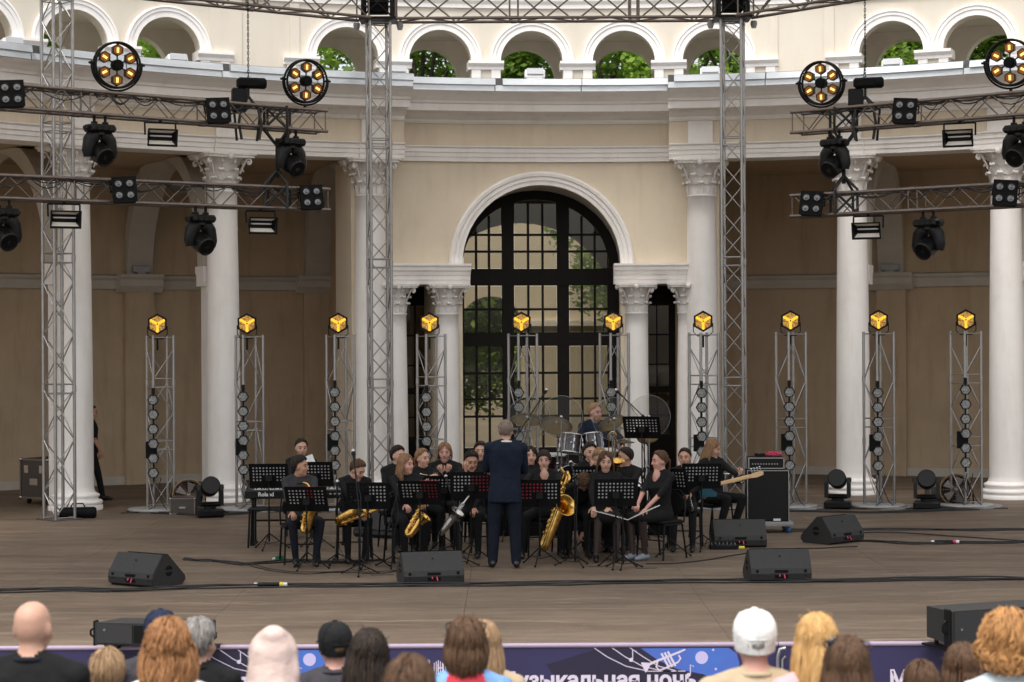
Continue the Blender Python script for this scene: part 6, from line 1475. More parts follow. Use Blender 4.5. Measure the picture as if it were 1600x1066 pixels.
# V bending figure behind the baritone saxophone
band('person in black bending down behind the baritone saxophone, hand near the floor', 893, 24.35, .15, rw=(903, 842, 24.0), lw=(906, 850, 24.0), S_=.98, lean=-.9, lean_x=-.1, hp=-1.35, hy=-.3, style='boy', hair='brown', rh=((.2, .3, -1), (0, -1, 0), .5), seed=12, chair_lb='black chair of the person bending down', rpole=(1, -.4, .3), lpole=(-1, -.4, .3))
# L hand on mouth behind a stand
band('person with dark hair holding a hand before the mouth behind a perforated stand', 922, 25.6, .1, rw=(921, 733, 25.2), lw=(904, 772, 25.1), S_=1.0, hy=R_(14), style='short', hair='dark', rh=((-.4, .1, .8), (0, -1, 0), 1.), chair_lb='black chair of the person with a hand before the mouth', seed=13, female=True)
# M fair crop behind the flautist
band('person with short fair hair hidden behind the flautist in the black dress', 937, 24.85, 0., S_=.97, hp=-.5, lean=-.1, style='short', hair='fair', chair_lb='black chair behind the seated flautist', seed=14)
# N flautist
band('person with brown hair in black dress and tights behind a stand, flute on the lap', 946, 23.85, -.02, rw=(928, 806, 23.32), lw=(950, 796, 23.45), S_=.98, female=True, leg='tights', skirt=True, hy=R_(6), hp=-.12, style='long', hair='brown', rh=((0, .6, -.8), (0, -.5, -.8), .3), knees=[(-.13, .43, .54), (.10, .43, .54)], feet=[(-.11, .42, .075), (.13, .42, .075)], chair_lb='black chair of the flautist in dress and tights', seed=15)
stick('flute', 'silver flute on the lap of the flautist behind the stand', 'flute', W(926, 798, 23.38), W(982, 813, 23.3), .0078, 'silver')
# O boy with flat cap brim, trombone
band('person with short dark hair in profile to the left, beside the trombone', 978, 24.9, -.35, lw=(962, 745, 24.55), rw=(955, 742, 24.5), S_=.97, hy=R_(-62), hp=-.1, style='crop', hair='dark', chair_lb='black chair of the trombone player', skin='skin2', seed=16, cap=None)
trombone('brass trombone standing up between the flautist and the short-haired player', W(955, 752, 24.5), (.02, -.25, .9), (1, 0, 0))
# P flautist at the right
band('person in black dress and grey shoes looking left, flute across the lap', 1032, 23.75, -.78, rw=(986, 811, 23.25), lw=(996, 812, 23.3), S_=1.0, female=True, leg='tights', shoe='gshoe', skirt=True, sleeve=.12, vneck=True, hy=R_(-28), hp=-.05, style='tied', hair='brown', skin='skin3', knees=[(-.09, .45, .53), (.11, .44, .53)], feet=[(.0, .30, .075), (.12, .40, .075)], chair_lb='black chair of the woman in grey shoes, seen from the side', seed=17, curl=.9)
stick('flute', 'silver flute held by the woman in grey shoes', 'flute', W(980, 813, 23.2), W(1031, 790, 23.25), .0078, 'silver')
# Q clarinettist
band('person with dark tied hair playing a clarinet behind the right stands', 1070, 24.9, -.15, rw=(1060, 783, 24.5), lw=(1078, 770, 24.5), S_=.95, female=True, hy=R_(-6), style='bun', hair='dark', skin='skin2', chair_lb='black chair of the clarinet player', seed=18)
stick('clarinet', 'black clarinet of the player behind the right stands', 'clarinet', W(1069, 744, 24.62), W(1083, 800, 24.4), .0125, 'plastic')
# R bass player
band('person with long light brown hair playing a bass guitar at the right', 1113, 26.2, .75, lw=(1158, 746, 25.75), rw=(1096, 765, 25.75), S_=1.02, hy=R_(30), hp=-.25, style='vlong', hair='lbrown', shoe='wht', knees=[(-.10, .46, .56), (.20, .44, .56)], feet=[(-.05, .30, .075), (.28, .34, .075)], chair_lb='black chair of the bass guitar player', seed=19, lpole=(-.6, .3, -1), lh=((-.5, .2, .8), (0, -.3, .4), 1.3))
a, b = W(1093, 764, 25.62), W(1186, 741, 25.45); d = b-a; t = thing('bass_guitar', 'teal bass guitar with maple neck of the long-haired player', 'bass guitar', T=aim(a, d, (0, -1, .15))); L = d.length
m = MB(); m.box((0, 0, L*.50), (.052, .022, L*.72), ch=.008); m.build('neck', M['maple'], t)
m = MB(); m.prism([(-.026, 0), (.024, 0), (.034, .05), (.036, .13), (.022, .18), (-.02, .17), (-.034, .08)], -.009, .009, 0, Matrix.Translation((0, 0, L*.86)) @ Matrix(((1, 0, 0, 0), (0, 0, 1, 0), (0, 1, 0, 0), (0, 0, 0, 1)))); m.build('headstock', M['maple'], t)
for k in range(4): m = MB(); m.tube([(.04, 0, L*.86+.03+.038*k), (.085, 0, L*.86+.03+.038*k)], .005, 6); m.ell((.09, 0, L*.86+.03+.038*k), (.012, .006, .012)); m.build('tuner', M['silver'], t)
m = MB(); P = [(-.05, .16), (-.11, .22), (-.155, .20), (-.13, .08), (-.12, -.02), (-.17, -.14), (-.13, -.24), (0, -.27), (.13, -.23), (.165, -.12), (.12, -.01), (.14, .09), (.17, .16), (.12, .21), (.05, .15)]; m.prism(P, -.02, .02, 0, Matrix(((1, 0, 0, 0), (0, 0, 1, 0), (0, 1, 0, 0), (0, 0, 0, 1)))); m.build('body', M['teal'], t)
m = MB(); m.box((0, -.026, .02), (.09, .012, .035)); m.box((0, -.026, -.12), (.09, .02, .05)); m.build('bridge_and_pickup', M['chrome'], t)
for k in range(9): m = MB(); m.box((0, .0135 if False else -.0125, L*(.2+.62*(1-.9**k)/(1-.9**9))), (.05, .004, .004)); m.build('fret', M['silver'], t)
for k in range(4): m = MB(); m.tube([(-.018+.012*k, -.016, -.12), (-.018+.012*k, -.015, L*.88+.05*k)], .0014, 4); m.build('string', M['silver'], t)
# S keyboard player
band('person with dark tied hair behind the keyboard, face covered by a white sheet', 470, 27.2, .1, S_=1.0, sit=False, lw=(475, 745, 26.6), rw=(462, 765, 26.55), hy=R_(12), hp=-.2, style='tied', hair='dark', female=True, seed=20) if False else None
band('person with dark tied hair seated behind the keyboard, white sheet before the face', 471, 26.9, .15, S_=1.02, lw=(482, 730, 26.5), rw=(462, 762, 26.4), hy=R_(10), hp=-.1, style='bun', hair='dark', female=True, seed=20, chair_lb='black chair behind the keyboard')
m = MB(); m.box((0, 0, 0), (.20, .002, .28)); o = m.build('sheet_music', M['paper']); o.matrix_world = TR(W(483, 728, 26.45), .15, -.25, -.35); tag(o, 'loose white sheet held up before the face of the keyboard player', 'sheet music')
# ---- keyboard
p = P_(467, 25.7); kz = .615
t = thing('stage_keyboard', 'long black stage keyboard on a black stand behind the saxophone boy', 'keyboard', p+Vector((0, 0, kz)), .03)
m = MB(); m.box((0, 0, .055), (1.42, .32, .11), ch=.012); m.build('case', M['plastic'], t)
m = MB(); m.box((0, .06, .114), (1.22, .14, .012)); m.build('white_keys', M['whitep'], t)
for k in range(36):
    if k % 7 in (2, 6): continue
    m = MB(); m.box((-.60+k*.0345, .03, .126), (.014, .09, .014)); m.build('black_key', M['plastic'], t)
for k in range(6): m = MB(); m.box((.25+k*.06, -.162, .06), (.03, .006, .02)); m.build('rear_socket', M['grey'], t)
def lettering(txt, size, mt, parent, T, bold=.0, ext=.0015, name='lettering'):
    cu = bpy.data.curves.new(name, 'FONT'); cu.body = txt; cu.size = size; cu.align_x = 'LEFT'; cu.offset = bold; cu.extrude = ext; cu.resolution_u = 3
    o = bpy.data.objects.new(name, cu); COL.objects.link(o); dg = bpy.context.evaluated_depsgraph_get(); me = bpy.data.meshes.new_from_object(o.evaluated_get(dg)); bpy.data.objects.remove(o); bpy.data.curves.remove(cu)
    me.name = name; me.materials.clear(); me.materials.append(mt); o = bpy.data.objects.new(name, me); COL.objects.link(o); o.parent = parent; o.matrix_local = T; return o
FZ_ = Matrix.Rotation(pi/2, 4, 'X')
lettering('Roland', .075, M['whitep'], t, Matrix.Translation((-.53, -.162, .035)) @ FZ_, .002); lettering('RD-700', .06, M['grey'], t, Matrix.Translation((-.18, -.162, .04)) @ FZ_)
t = thing('keyboard_stand', 'black table-style keyboard stand under the long keyboard', 'keyboard stand', p, .03)
for a in (-1, 1):
    m = MB(); m.tube([(a*.60, -.16, .02), (a*.60, -.16, kz-.015)], .016, 8); m.build('leg', M['black'], t); m = MB(); m.tube([(a*.60, .16, .02), (a*.60, .16, kz-.015)], .016, 8); m.build('leg', M['black'], t)
    m = MB(); m.box((a*.60, 0, kz-.008), (.04, .36, .014)); m.build('support_arm', M['black'], t); m = MB(); m.box((a*.60, 0, .012), (.05, .5, .02)); m.build('foot', M['black'], t)
m = MB(); m.tube([(-.6, .15, .30), (.6, .15, .30)], .014, 8); m.tube([(-.6, -.15, .5), (.6, -.15, .5)], .014, 8); m.build('cross_bar', M['black'], t)
t = thing('bench', 'low black bench below the left end of the keyboard', 'bench', P_(425, 25.3), 0); m = MB(); m.box((0, 0, .50), (.62, .30, .03), ch=.01); m.build('seat', M['black'], t)
for a in (-1, 1):
    for b_ in (-1, 1): m = MB(); m.tube([(a*.28, b_*.12, .49), (a*.30, b_*.13, 0)], .014, 8); m.build('leg', M['black'], t)
# I conductor
person('person in navy suit with short grey hair, conducting with the back to the audience', P_(789, 22.85), R_(4), False, 1.03, top='navy', leg='navy2', skin='skin', hair='stub', style='crop', jacket=True, collar='white', ra=(.17, .36, 1.12), la=(-.17, .36, 1.14), rpole=(.35, -.25, -1), lpole=(-.35, -.25, -1), hy=R_(-14), face=False, feet=[(-.15, .02, .08), (.125, -.05, .08)], lean_x=.025, twist=.06, group=GB, seed=30, shoulders=1.08, voxel=.012)
# T drummer on a riser
RZ = .42
p = P_(905, 27.6); t = thing('drum_riser', 'low black riser under the drum kit', 'riser', p, 0)
m = MB(); m.box((0, 0, RZ-.05), (2.5, 2.2, .10), ch=.006); m.build('deck', M['blackm'], t)
for a in (-1, 1):
    for b_ in (-1, 1): m = MB(); m.box((a*1.2, b_*1.05, (RZ-.1)/2), (.06, .06, RZ-.1)); m.build('leg', M['alud'], t)
m = MB(); m.box((0, -1.095, (RZ-.1)/2), (2.46, .012, RZ-.11)); m.build('skirting', M['blackm'], t)
_, DTH, _, _, _ = person('person with red beard in dark jacket and grey shirt playing the drums', P_(930, 27.75, RZ), pi+.25, True, 1.06, top='navy', leg='jean', skin='skin3', hair='fair', style='crop', hy=R_(32), hp=-.12, la=(-.28, .45, .78), ra=(.25, .45, .75), vneck=False, collar='shirt', scarf=None, group=GB, seed=31, lpole=(-1, -.2, -.4), rpole=(1, -.2, -.4))
dr = [o for o in bpy.data.objects if o.get('label', '').startswith('person with red beard')][0]
m = MB(); m.ell((0, .045, -.085), (.058, .055, .055)); m.ell((0, .075, -.052), (.032, .02, .010)); o = m.build('beard', HM['copper'], dr); o.matrix_local = DTH
t = thing('drum_throne', 'round drum stool under the drummer', 'stool', P_(930, 27.75, RZ), 0); m = MB(); m.lathe([(0, .40), (.16, .40), (.165, .43), (.15, .455), (0, .46)], 20); m.build('seat', M['blackm'], t); m = MB(); m.tube([(0, 0, .40), (0, 0, .15)], .02, 8); tripod(m, .25, .2, .2); m.build('stand', M['chrome'], t)
def drum(lb, c, axis, r, d, kit=None, legs=None):
    T = aim(c, axis, (0, 1, .01)); t = thing('drum', lb, 'drum', T=T, group='drums of the kit')
    m = MB(); m.lathe([(r, -d/2), (r, d/2)], 28, caps=False); m.lathe([(r*.97, d/2), (r*.97, -d/2)], 28, caps=False); m.build('shell', M['drum'], t)
    for q in (-1, 1):
        m = MB(); m.lathe([(r*1.0, q*d/2-.014), (r*1.035, q*d/2-.014), (r*1.035, q*d/2+.014), (r*.99, q*d/2+.014), (r*1.0, q*d/2-.014)], 28, caps=False); m.build('hoop', M['chrome'], t)
        m = MB(); m.lathe([(0, q*(d/2+.004)), (r*.99, q*(d/2+.004))], 28, caps=False); m.build('drum_head', M['skinhead'] if r < .25 else M['blackm'], t)
    nl = 8; k0 = None
    for k in range(nl):
        TT = Matrix.Rotation(2*pi*k/nl+.2, 4, 'Z') @ Matrix.Translation((r*1.03, 0, 0))
        if k0 is None: m = MB(); m.tube([(0, 0, -d/2), (0, 0, d/2)], .006, 6); m.box((0, 0, -d*.18), (.02, .022, .05)); m.box((0, 0, d*.18), (.02, .022, .05)); k0 = m.build('lug', M['chrome'], t, T=TT)
        else: put(k0, t, TT)
    m = MB(); m.lathe([(.018, r*1.0), (.018, r*1.012), (0, r*1.013)], 12, T=Matrix.Rotation(pi/2, 4, 'X')); m.build('badge', M['silver'], t)
    return t
drum('burgundy rack tom left of centre, below the large tilted cymbal', W(892, 693, 26.75), (.12, .13, .98), .155, .25); drum('burgundy rack tom in front of the drummer', W(926, 690, 26.75), (-.1, .13, .98), .14, .22)
drum('large burgundy bass drum behind the baritone saxophone', W(893, 757, 26.9), (.03, -1, 0), .28, .42); drum('burgundy floor tom left of the bass drum', W(865, 733, 27.2), (0, -.05, 1), .205, .40); drum('small burgundy snare drum before the drummer', W(948, 712, 27.3), (0, -.1, 1), .18, .14)
m = MB(); c = W(909, 700, 26.8); t = thing('tom_holder', 'chrome holder that carries the two rack toms', 'drum hardware', c, 0); m.tube([(-.06, 0, .05), (-.03, 0, .0), (-.02, .1, -.25)], .013, 8); m.tube([(.08, 0, .05), (.03, 0, 0), (.0, .1, -.25)], .013, 8); m.ell((0, 0, 0), (.035, .03, .03)); m.build('arms', M['chrome'], t)
def cymbal(lb, c, axis, r, zfloor=RZ, dx=0.):
    t = thing('cymbal', lb, 'cymbal', c, 0, 'cymbals on chrome stands'); T = aim((0, 0, 0), axis, (0, 1, .01))
    m = MB(); m.lathe([(0, .030), (.03, .028), (.045, .014), (.055, .009), (r*.6, .0), (r, -.012), (r, -.0135), (r*.6, -.002), (.05, .006), (0, .026)], 32, T=T); m.build('cymbal_plate', M['bronze'], t)
    m = MB(); top = T @ Vector((0, 0, .06)); m.tube([top, T @ Vector((0, 0, -.05))], .008, 6); m.lathe([(.014, .03), (.016, .045), (0, .05)], 10, T=T); a = T @ Vector((0, 0, -.05)); q = Vector((dx, .08, a.z-.12)); m.tube([a, q], .010, 7); h = c.z-zfloor
    m.ell(q, (.025, .025, .03)); m.tube([q, (dx, .08, -h*.5)], .011, 8); m.tube([(dx, .08, -h*.5), (dx, .08, -h+.1)], .015, 8); m.ell((dx, .08, -h*.5), (.024, .024, .03))
    for k in range(3): a_ = .4+k*2.094; m.tube([(dx, .08, -h+.32), (dx+.3*cos(a_), .08+.3*sin(a_), -h+.012)], .009, 6); m.tube([(dx, .08, -h+.14), (dx+.15*cos(a_), .08+.15*sin(a_), -h+.16)], .006, 5)
    m.build('cymbal_stand', M['chrome'], t); return t
cymbal('large bronze cymbal tilted toward the audience at the left of the kit', W(869, 664, 26.9), (.12, -.50, .82), .235, dx=.02); cymbal('bronze cymbal tilted left in front of the drummer', W(955, 660, 26.8), (-.38, -.42, .85), .20, dx=.02)
cymbal('bronze cymbal half hidden behind the conductor', W(823, 655, 27.0), (.05, -.35, .9), .23, dx=-.03); cymbal('thin hi-hat cymbal at the right of the kit', W(975, 690, 27.0), (0, -.06, 1), .15); cymbal('bronze cymbal at the far right of the kit behind the clear disc', W(1013, 678, 27.3), (-.3, -.7, .7), .18)
DS = None
for px, py, Y, lb in ((826, 654, 26.35, 'clear acrylic disc screen at the left end of the drum kit'), (877, 652, 26.3, 'clear acrylic disc screen before the large cymbal'), (960, 655, 26.3, 'clear acrylic disc screen right of the drummer'), (1014, 651, 26.5, 'clear acrylic disc screen at the right end, over a white column')):
    c = W(px, py, Y); t = thing('clear_disc', lb, 'acrylic screen', c, 0, 'clear acrylic discs around the drums')
    m = MB(); n = 48; r = .295; T = Matrix.Rotation(pi/2-.05, 4, 'X')
    m.lathe([(0, .0025), (r, .0025), (r, -.0025), (0, -.0025)], n, T=T, smooth=False, caps=False); m.build('disc', M['acrylic'], t)
    m = MB(); m.tube([(r*cos(2*pi*i/n), -.0, r*sin(2*pi*i/n)) for i in range(n)], .0022, 4, closed=True); m.build('polished_edge', M['grey'], t)
    m = MB(); h = c.z-(RZ if px < 1000 else 0); m.tube([(0, .03, .03), (0, .03, -h+.05)], .010, 8); m.ell((0, .02, 0), (.025, .02, .025)); m.box((0, .03, -.25), (.03, .03, .06))
    for k in range(3): a_ = .3+k*2.094; m.tube([(0, .03, -h+.3), (.26*cos(a_), .03+.26*sin(a_), -h+.012)], .009, 6)
    m.build('stand', M['chrome'], t)
# ---- bass amplifier and cabinet on a dolly
p = G(1192, 826); p = Vector((p.x, 26.95, 0))
t = thing('dolly', 'grey wooden dolly with blue castors under the bass cabinet', 'dolly', p, 0); m = MB(); m.box((0, 0, .135), (.68, .50, .035)); m.build('board', M['grey'], t); m = MB(); m.box((0, -.24, .115), (.66, .03, .03)); m.build('rail', M['alu'], t)
for a in (-1, 1):
    for b_ in (-1, 1): m = MB(); m.lathe([(.045, -.018), (.048, 0), (.045, .018)], 14, T=TR((a*.27, b_*.19, .048), .3, 0, pi/2)); m.box((a*.27, b_*.19, .10), (.06, .06, .03)); m.build('castor', M['blue'], t)
t = thing('bass_cabinet', 'tall black bass speaker cabinet with silver edges on the dolly', 'speaker', p+Vector((0, 0, .154)), -.05)
m = MB(); m.box((0, 0, .36), (.58, .42, .72)); m.build('cabinet', M['blackm'], t); m = MB(); m.box((0, -.212, .36), (.53, .008, .67)); m.build('grille', mat('bass_grille_cloth', (.006, .006, .006, 1), .9), t)
for a in (-1, 1):
    m = MB(); m.box((a*.285, -.212, .36), (.012, .012, .73)); m.build('edge_trim', M['alu'], t); m = MB(); m.box((0, -.212, .36+a*.357), (.56, .012, .012)); m.build('edge_trim', M['alu'], t)
    m = MB(); m.box((a*.293, 0, .5), (.01, .14, .06)); m.build('handle', M['black'], t)
m = MB(); m.box((.12, -.222, .035), (.10, .008, .03)); m.build('badge', M['whitep'], t)
t = thing('bass_amplifier', 'black bass amplifier head with silver front edge on the tall cabinet', 'amplifier', p+Vector((-.02, 0, .877)), -.05)
m = MB(); m.box((0, 0, .095), (.50, .32, .17), ch=.012); m.build('case', M['black'], t); m = MB(); m.box((0, -.165, .095), (.45, .012, .10)); m.build('front_panel', M['plastic'], t)
for a in (-1, 1): m = MB(); m.box((0, -.166, .095+a*.072), (.50, .012, .014)); m.build('trim', M['alu'], t); m = MB(); m.box((a*.243, -.166, .095), (.014, .012, .15)); m.build('trim', M['alu'], t)
for k in range(10): m = MB(); m.tube([(-.19+k*.038, -.171, .085), (-.19+k*.038, -.19, .085)], .010, 8); m.build('knob', M['grey'], t)
t = thing('tuner_pedal', 'small black pedal lying on the bass amplifier', 'pedal', p+Vector((-.10, -.02, 1.063)), .2); m = MB(); m.box((0, 0, .022), (.13, .09, .04), ch=.006); m.build('pedal_body', M['black'], t); m = MB(); m.tube([(-.02, -.01, .042), (-.02, -.01, .052)], .016, 10); m.build('foot_switch', M['silver'], t)
m = MB(); m.tube([(.11*cos(2*pi*i/18)*(1+.1*sin(i)), .06*sin(2*pi*i/18), .02+.012*sin(3*i)) for i in range(18)], .013, 6, closed=True); m.tube([(.08*cos(2*pi*i/14), .045*sin(2*pi*i/14), .045+.008*sin(2*i)) for i in range(14)], .012, 6, closed=True); o = m.build('coiled_cable', M['pink']); o.location = p+Vector((.10, 0, 1.066)); tag(o, 'bright pink coiled cable lying on the bass amplifier', 'cable')
drum('small drum on the floor stand behind the bass player', W(1143, 748, 27.3), (0, .1, .99), .17, .12)
# ---- music stands
def ms(px, py, Y, rz, lb, papers='w', tilt=.35, b0=.3):
    q = W(px, py, Y); music_stand('perforated music stand '+lb, Vector((q.x, q.y, 0)), q.z, rz, tilt, papers, base0=b0)
ms(420, 744, 25.0, .02, 'at the far left before the keyboard', 'w'); ms(490, 741, 25.0, -.03, 'behind the saxophone boy', 'w')
ms(479, 780, 22.75, -.12, 'of the saxophone boy in charcoal', 'm', .5); ms(575, 775, 22.9, -.03, 'of the bent tenor player', 'half', .32); ms(656, 770, 22.75, -.16, 'of the laughing woman', 'r', .55)
ms(694, 763, 24.4, .05, 'of the trumpet player', 'w'); ms(736, 759, 23.5, .03, 'of the person holding the forehead', 'r', .2); ms(843, 771, 23.1, .0, 'left of the baritone saxophone', 'rl', .25)
ms(920, 749, 24.6, .02, 'of the person covering the mouth', 'w', .2); ms(962, 770, 22.75, .02, 'of the flautist in tights', 'w', .3); ms(1046, 752, 24.0, -.55, 'with a blue folder beside the clarinet', 'b', .3); ms(1096, 744, 24.6, .05, 'in front of the bass player', 'w', .3)
q = W(1003, 668, 26.1); music_stand('perforated music stand raised high for the drummer', Vector((q.x, q.y, 0)), q.z, -.25, .5, 'half')
# ---- microphone stands
def mk(px, py, Y, tip, lb, h=None, b0=.5):
    q = P_(px, Y); hh = h or EYE-(py-YH+ROLL*(px-800))/F*Y
    mic_stand(lb, q, hh, W(*tip) if tip else None, base0=b0)
mk(527, 755, 23.3, None, 'microphone stand left of the tenor saxophone player', b0=.2); mk(561, 800, 22.2, (552, 707, 22.5), 'microphone stand with tall boom in front of the tenor player', b0=.55); mk(613, 800, 22.95, (623, 760, 23.1), 'microphone stand left of the laughing woman'); mk(716, 815, 23.0, (697, 746, 24.0), 'microphone stand with boom rising to the mouth of the chin-length-haired player', b0=.1)
mk(898, 745, 22.95, (892, 724, 23.3), 'microphone stand beside the baritone saxophone', b0=.9); mk(973, 800, 22.7, (950, 790, 23.2), 'microphone stand before the flautist in tights', b0=.35); mk(985, 790, 24.2, (1008, 762, 24.0), 'microphone stand behind the two flautists')
mk(788, 712, 26.0, (853, 611, 26.4), 'overhead boom microphone left of the drum kit', b0=.4); mk(1007, 652, 26.3, (964, 611, 26.5), 'overhead boom microphone right of the drummer', b0=.7)
# technician behind the leftmost column
person('person in black walking behind the leftmost column, tools at the belt', P_(143, 33.0), -pi/2+.05, False, .95, top='blk', leg='blk', hair='dark', style='crop', skin='skin2', sleeve=0., la=(-.16, .12, .70), ra=(.2, .25, .72), knees=None, feet=[(-.09, -.15, .08), (.09, .2, .08)], group=None, seed=41)
# ================================================================== BANNER AT THE STAGE FRONT
SB = F/(STF-.12)
def bx(px): return P_(px, STF-.12).x
BW = 613/SB
bm = mat('banner_print', (.022, .018, .060, 1), .55, col2=(.032, .026, .095, 1), vscale=1.1)
hem = mat('banner_hem', (.36, .28, .38, 1), .6); bblue = mat('banner_blue', (.075, .10, .42, 1), .55, col2=(.05, .16, .52, 1), vscale=1.6); bdark = mat('banner_dark', (.016, .012, .035, 1), .55); lav = mat('banner_lavender', (.50, .45, .70, 1), .6); lav2 = mat('banner_pale_print', (.62, .55, .66, 1), .6)
HB = 1.0
names = ['left stage-front banner with musical notes and trumpet, partly hidden by heads', 'middle stage-front banner reading Музыкальная ночь with a trumpet and moon', 'right stage-front banner reading Музыкальная ночь, behind the brown-haired heads']
Tb = Matrix.Rotation(pi/2, 4, 'X')
for k in range(3):
    x0 = bx(602+613*(k-1)); t = thing('banner', names[k], 'banner', (x0, STF-.10, -HB+.02), 0, 'banners along the stage front')
    def px_(v): return v/SB
    m = MB(); m.box((BW/2, 0, HB/2), (BW-.015, .02, HB)); m.build('fabric', bm, t)
    m = MB(); m.tube([(.004, -.004, HB-.02), (BW-.004, -.004, HB-.02)], .022, 8); m.build('top_hem', hem, t)
    def flat(poly, z, mt, nm):
        mm = MB(); mm.prism([(px_(x), HB-.02-px_(y)) for x, y in poly][::-1], .010, .012+z, 0, Tb); return mm.build(nm, mt, t)
    def circ(cx, cy, r, n=24): return [(cx+r*cos(2*pi*i/n), cy+r*sin(2*pi*i/n)) for i in range(n)]
    def stroke(pts, w_, z, mt, nm):
        vs = []; n = len(pts)
        for i, (x, y) in enumerate(pts):
            a = pts[max(0, i-1)]; b_ = pts[min(n-1, i+1)]; dx_, dy_ = b_[0]-a[0], b_[1]-a[1]; l_ = sqrt(dx_*dx_+dy_*dy_) or 1; vs.append(((x-dy_/l_*w_/2), (y+dx_/l_*w_/2))); 
        back_ = [((x+ (pts[min(n-1, i+1)][1]-pts[max(0, i-1)][1])/(sqrt((pts[min(n-1, i+1)][0]-pts[max(0, i-1)][0])**2+(pts[min(n-1, i+1)][1]-pts[max(0, i-1)][1])**2) or 1)*w_/2), y-(pts[min(n-1, i+1)][0]-pts[max(0, i-1)][0])/(sqrt((pts[min(n-1, i+1)][0]-pts[max(0, i-1)][0])**2+(pts[min(n-1, i+1)][1]-pts[max(0, i-1)][1])**2) or 1)*w_/2) for i, (x, y) in enumerate(pts)]
        mm = MB(); V = [(px_(x), -.0105-.002-z, HB-.02-px_(y)) for x, y in vs]+[(px_(x), -.0105-.002-z, HB-.02-px_(y)) for x, y in back_]
        mm.add(V, [(i, i+1, n+i+1, n+i) for i in range(n-1)]); return mm.build(nm, mt, t)
    flat([(335, 4), (390, 4), (430, 20), (470, 34), (520, 42), (540, 60), (440, 100), (300, 100), (250, 30)], 0, bdark, 'dark_shape')
    flat([(398, 5), (535, 5), (548, 14), (552, 30), (548, 48), (530, 60), (495, 46), (455, 38), (425, 24)], .001, bblue, 'blue_shape')
    flat(circ(493, 20, 10), .002, lav, 'moon'); flat(circ(511, 8, 2, 8), .002, lav, 'star'); flat(circ(515, 38, 2, 8), .002, lav, 'star')
    for o_ in (0, 28, 56): stroke([(325+o_, 4), (345+o_, 18), (375+o_*.9, 33), (410+o_*.8, 41), (445+o_*.4, 41)], 1.3, .0005, lav2, 'stave_line')
    T_ = lambda x, y: (398+x, 24+y)
    flat([T_(0, 4), T_(7, 19), T_(10, 17), T_(14, 8), T_(27, 2), T_(60, -11), T_(70, -16), T_(69, -18), T_(59, -14), T_(25, -1), T_(13, 4), T_(2, 3)], .0025, lav2, 'trumpet_shape')
    stroke([T_(26, 2), T_(24, 10), T_(28, 15), T_(34, 14), T_(58, 3), T_(62, -3), T_(59, -8)], 2.6, .0025, lav2, 'trumpet_loop')
    for q in (0, 5, 10): stroke([T_(32+q, -11-q*.3), T_(44+q, 12-q*.3)], 3.2, .003, lav2, 'trumpet_valve')
    for nx, ny in ((384, 20), (474, 44)): flat(circ(nx-1.5, ny+3, 3.2, 10), .0025, lav2, 'note_head'); stroke([(nx+1.2, ny+2), (nx+1.2, ny-13), (nx+7, ny-10)], 1.5, .0025, lav2, 'note_stem')
    lettering('Музыкальная ночь', px_(34), lav2, t, Matrix.Translation((px_(173), -.0125, HB-.02-px_(66))) @ Tb, .007, .001)
    o = lettering('МУЗЕЙНЫЙ', px_(7.5), lav2, t, Matrix.Translation((px_(25), -.0125, HB-.02-px_(28))) @ Tb, .001, .001); o = lettering('ГОРОД', px_(13), lav2, t, Matrix.Translation((px_(24), -.0125, HB-.02-px_(40))) @ Tb @ Matrix.Diagonal((.85, 1, 1, 1)), .001, .001)
    flat([(38, 14), (42, 14), (41, 18), (44, 21), (36, 21), (39, 18)], .0025, lav2, 'tower_emblem')
    for q in range(5): stroke([(75+q*3.2, 22+abs(q-2)*2), (75+q*3.2, 46-abs(q-2)*2)], 1.4, .0025, lav2, 'emblem_bar')
    lettering('НО', px_(16), lav2, t, Matrix.Translation((px_(79), -.0125, HB-.02-px_(40))) @ Tb, .002, .001)
t = thing('barrier_post', 'rounded grey metal barrier end between the middle and right banners', 'barrier', (bx(1217), STF-.20, 0), 0)
m = MB(); m.tube([(-.03, 0, -1.0), (-.03, 0, -.10), (-.01, 0, -.03), (.04, 0, -.02)], .017, 8); m.tube([(.012, 0, -1.0), (.012, 0, -.12), (.04, 0, -.09)], .012, 8); m.build('bent_tube', M['alu'], t)
m = MB(); m.box((0, 0, -1.03), (.10, .5, .03)); m.build('foot', M['alu'], t)
# ================================================================== AUDIENCE
GA = 'people watching from the seats'
def aud(label, px, py, Y, S_=1., rz=0., **kw):
    c = W(px, py-6, Y); base = Vector((c.x, c.y, c.z-(.555+.68*S_)))
    k = dict(face=False, group=GA, curl=.6, voxel=.0115); k.update(kw)
    return person(label, base, rz, True, S_, **k)
aud('bald person in black jacket at the far left of the audience', 50, 976, 8.3, 1.05, -.05, top='blk', skin='skin', hair='shadow', style=None, collar='jean', hy=-.1, shoulders=1.05, seed=50)
aud('child with short light brown hair low beside the curly-haired woman', 167, 1052, 9.2, .86, 0, top='pinkh', hair='fair', style='boy', hy=.1, seed=51)
aud('person with curly copper hair and white top in the left of the audience', 262, 1012, 8.2, 1.0, .02, top='white', hair='copper', style='curly', female=True, seed=52)
aud('person in a navy cap mostly hidden behind the curly copper hair', 250, 990, 11.0, 1.02, 0, top='dgrey', hair='brown', style='crop', cap='cap_n', seed=53)
aud('grey-haired person right of the curly copper hair, in dark jacket', 310, 1002, 10.2, 1.0, -.1, top='blk', hair='grey', style='short', hy=-.3, seed=54)
aud('person in a pale pink hood left of the black cap', 427, 1026, 8.4, 1.0, 0, top='pinkh', hood='pinkh', hair='brown', style=None, female=True, seed=55)
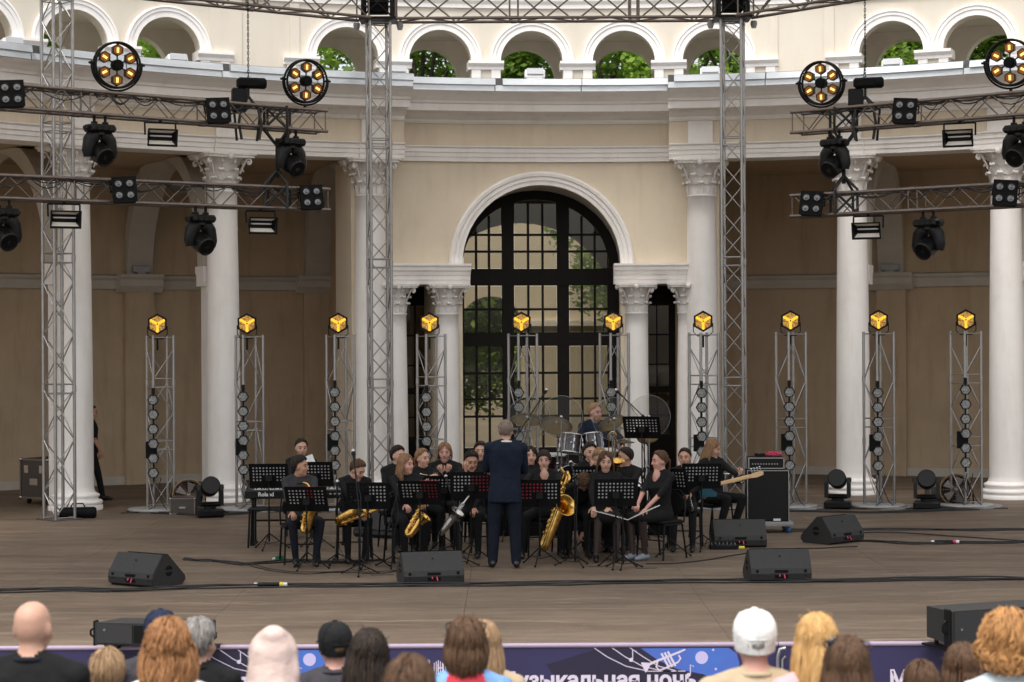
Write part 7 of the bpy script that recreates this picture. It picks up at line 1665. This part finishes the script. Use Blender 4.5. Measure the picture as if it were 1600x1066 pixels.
aud('person in black cap turned sideways and dark grey jacket', 523, 1010, 10.6, 1.02, 0, top='dgrey', hair='brown', style='crop', cap='cap_b', hy=.35, skin='skin3', seed=56)
aud('person with long straight dark hair and grey hoodie beside the black cap', 575, 1022, 8.9, 1.0, .05, top='grey', hair='dark', style='vlong', female=True, hr=.08, seed=57)
aud('dark-haired person very low at the picture edge, left of the blue denim jacket', 640, 1078, 6.6, .98, 0, top='dgrey', hair='brown', style='short', seed=58)
aud('person with brown hair, sunglasses on top, blue jacket and red scarf', 728, 1004, 8.7, 1.0, 0, top='denim', hair='brown', style='bob', female=True, scarf='red', seed=59)
aud('person with pale fair hair just behind the brown hair with sunglasses', 754, 1006, 9.6, 1.0, .0, top='beige', hair='fair', style='vlong', female=True, seed=60)
aud('person in white baseball cap and beige shirt in the right of the audience', 1180, 1000, 8.4, 1.05, .02, top='beige', skin='skin3', hair='grey', style='crop', cap='cap_w', collar='beige', seed=61, shoulders=1.08)
aud('person with long blonde hair and pink top right of the white cap', 1278, 1000, 8.3, 1.0, .15, top='pinkt', hair='blond', style='vlong', female=True, hy=-.35, seed=62)
aud('person with long brown hair and raised sunglasses in front of the blonde hair', 1324, 1040, 7.6, 1.0, 0, top='dgrey', hair='brown', style='vlong', female=True, seed=63)
aud('dark-haired child low between the long brown hair and the brown bob', 1440, 1072, 9.0, .85, 0, top='red', hair='brown', style='short', seed=64)
aud('person with wavy brown hair left of the ginger hair', 1505, 1042, 9.3, .95, 0, top='red', hair='brown', style='bob', female=True, hy=-.3, seed=65)
aud('person with frizzy ginger hair and pale blue top at the right edge', 1576, 1004, 8.2, 1.02, .1, top='pale', hair='ginger', style='frizz', female=True, seed=66)
aud('person in dark top at the left picture edge behind the curly copper hair', 205, 1075, 7.4, .9, 0, top='white', hair='fair', style='short', seed=67) if False else None
def shades(px, py, Y, rz, lb):
    c = W(px, py, Y); t = thing('sunglasses', lb, 'sunglasses', c, rz, 'sunglasses pushed up on the head')
    for q in (-1, 1):
        m = MB(); m.ell((q*.036, .045, .0), (.030, .008, .022)); m.build('lens', M['lens'], t)
        m = MB(); m.tube([(q*.068, .045, .008), (q*.092, .0, .004), (q*.085, -.07, -.012)], .004, 5); m.build('temple', M['plastic'], t)
    m = MB(); m.tube([(-.012, .048, .006), (0, .05, .010), (.012, .048, .006)], .004, 5); m.build('bridge', M['plastic'], t)
shades(728, 977, 8.68, 0, 'dark sunglasses on the brown hair above the blue jacket'); shades(1322, 1007, 7.55, .1, 'dark sunglasses on the long brown hair at the right')
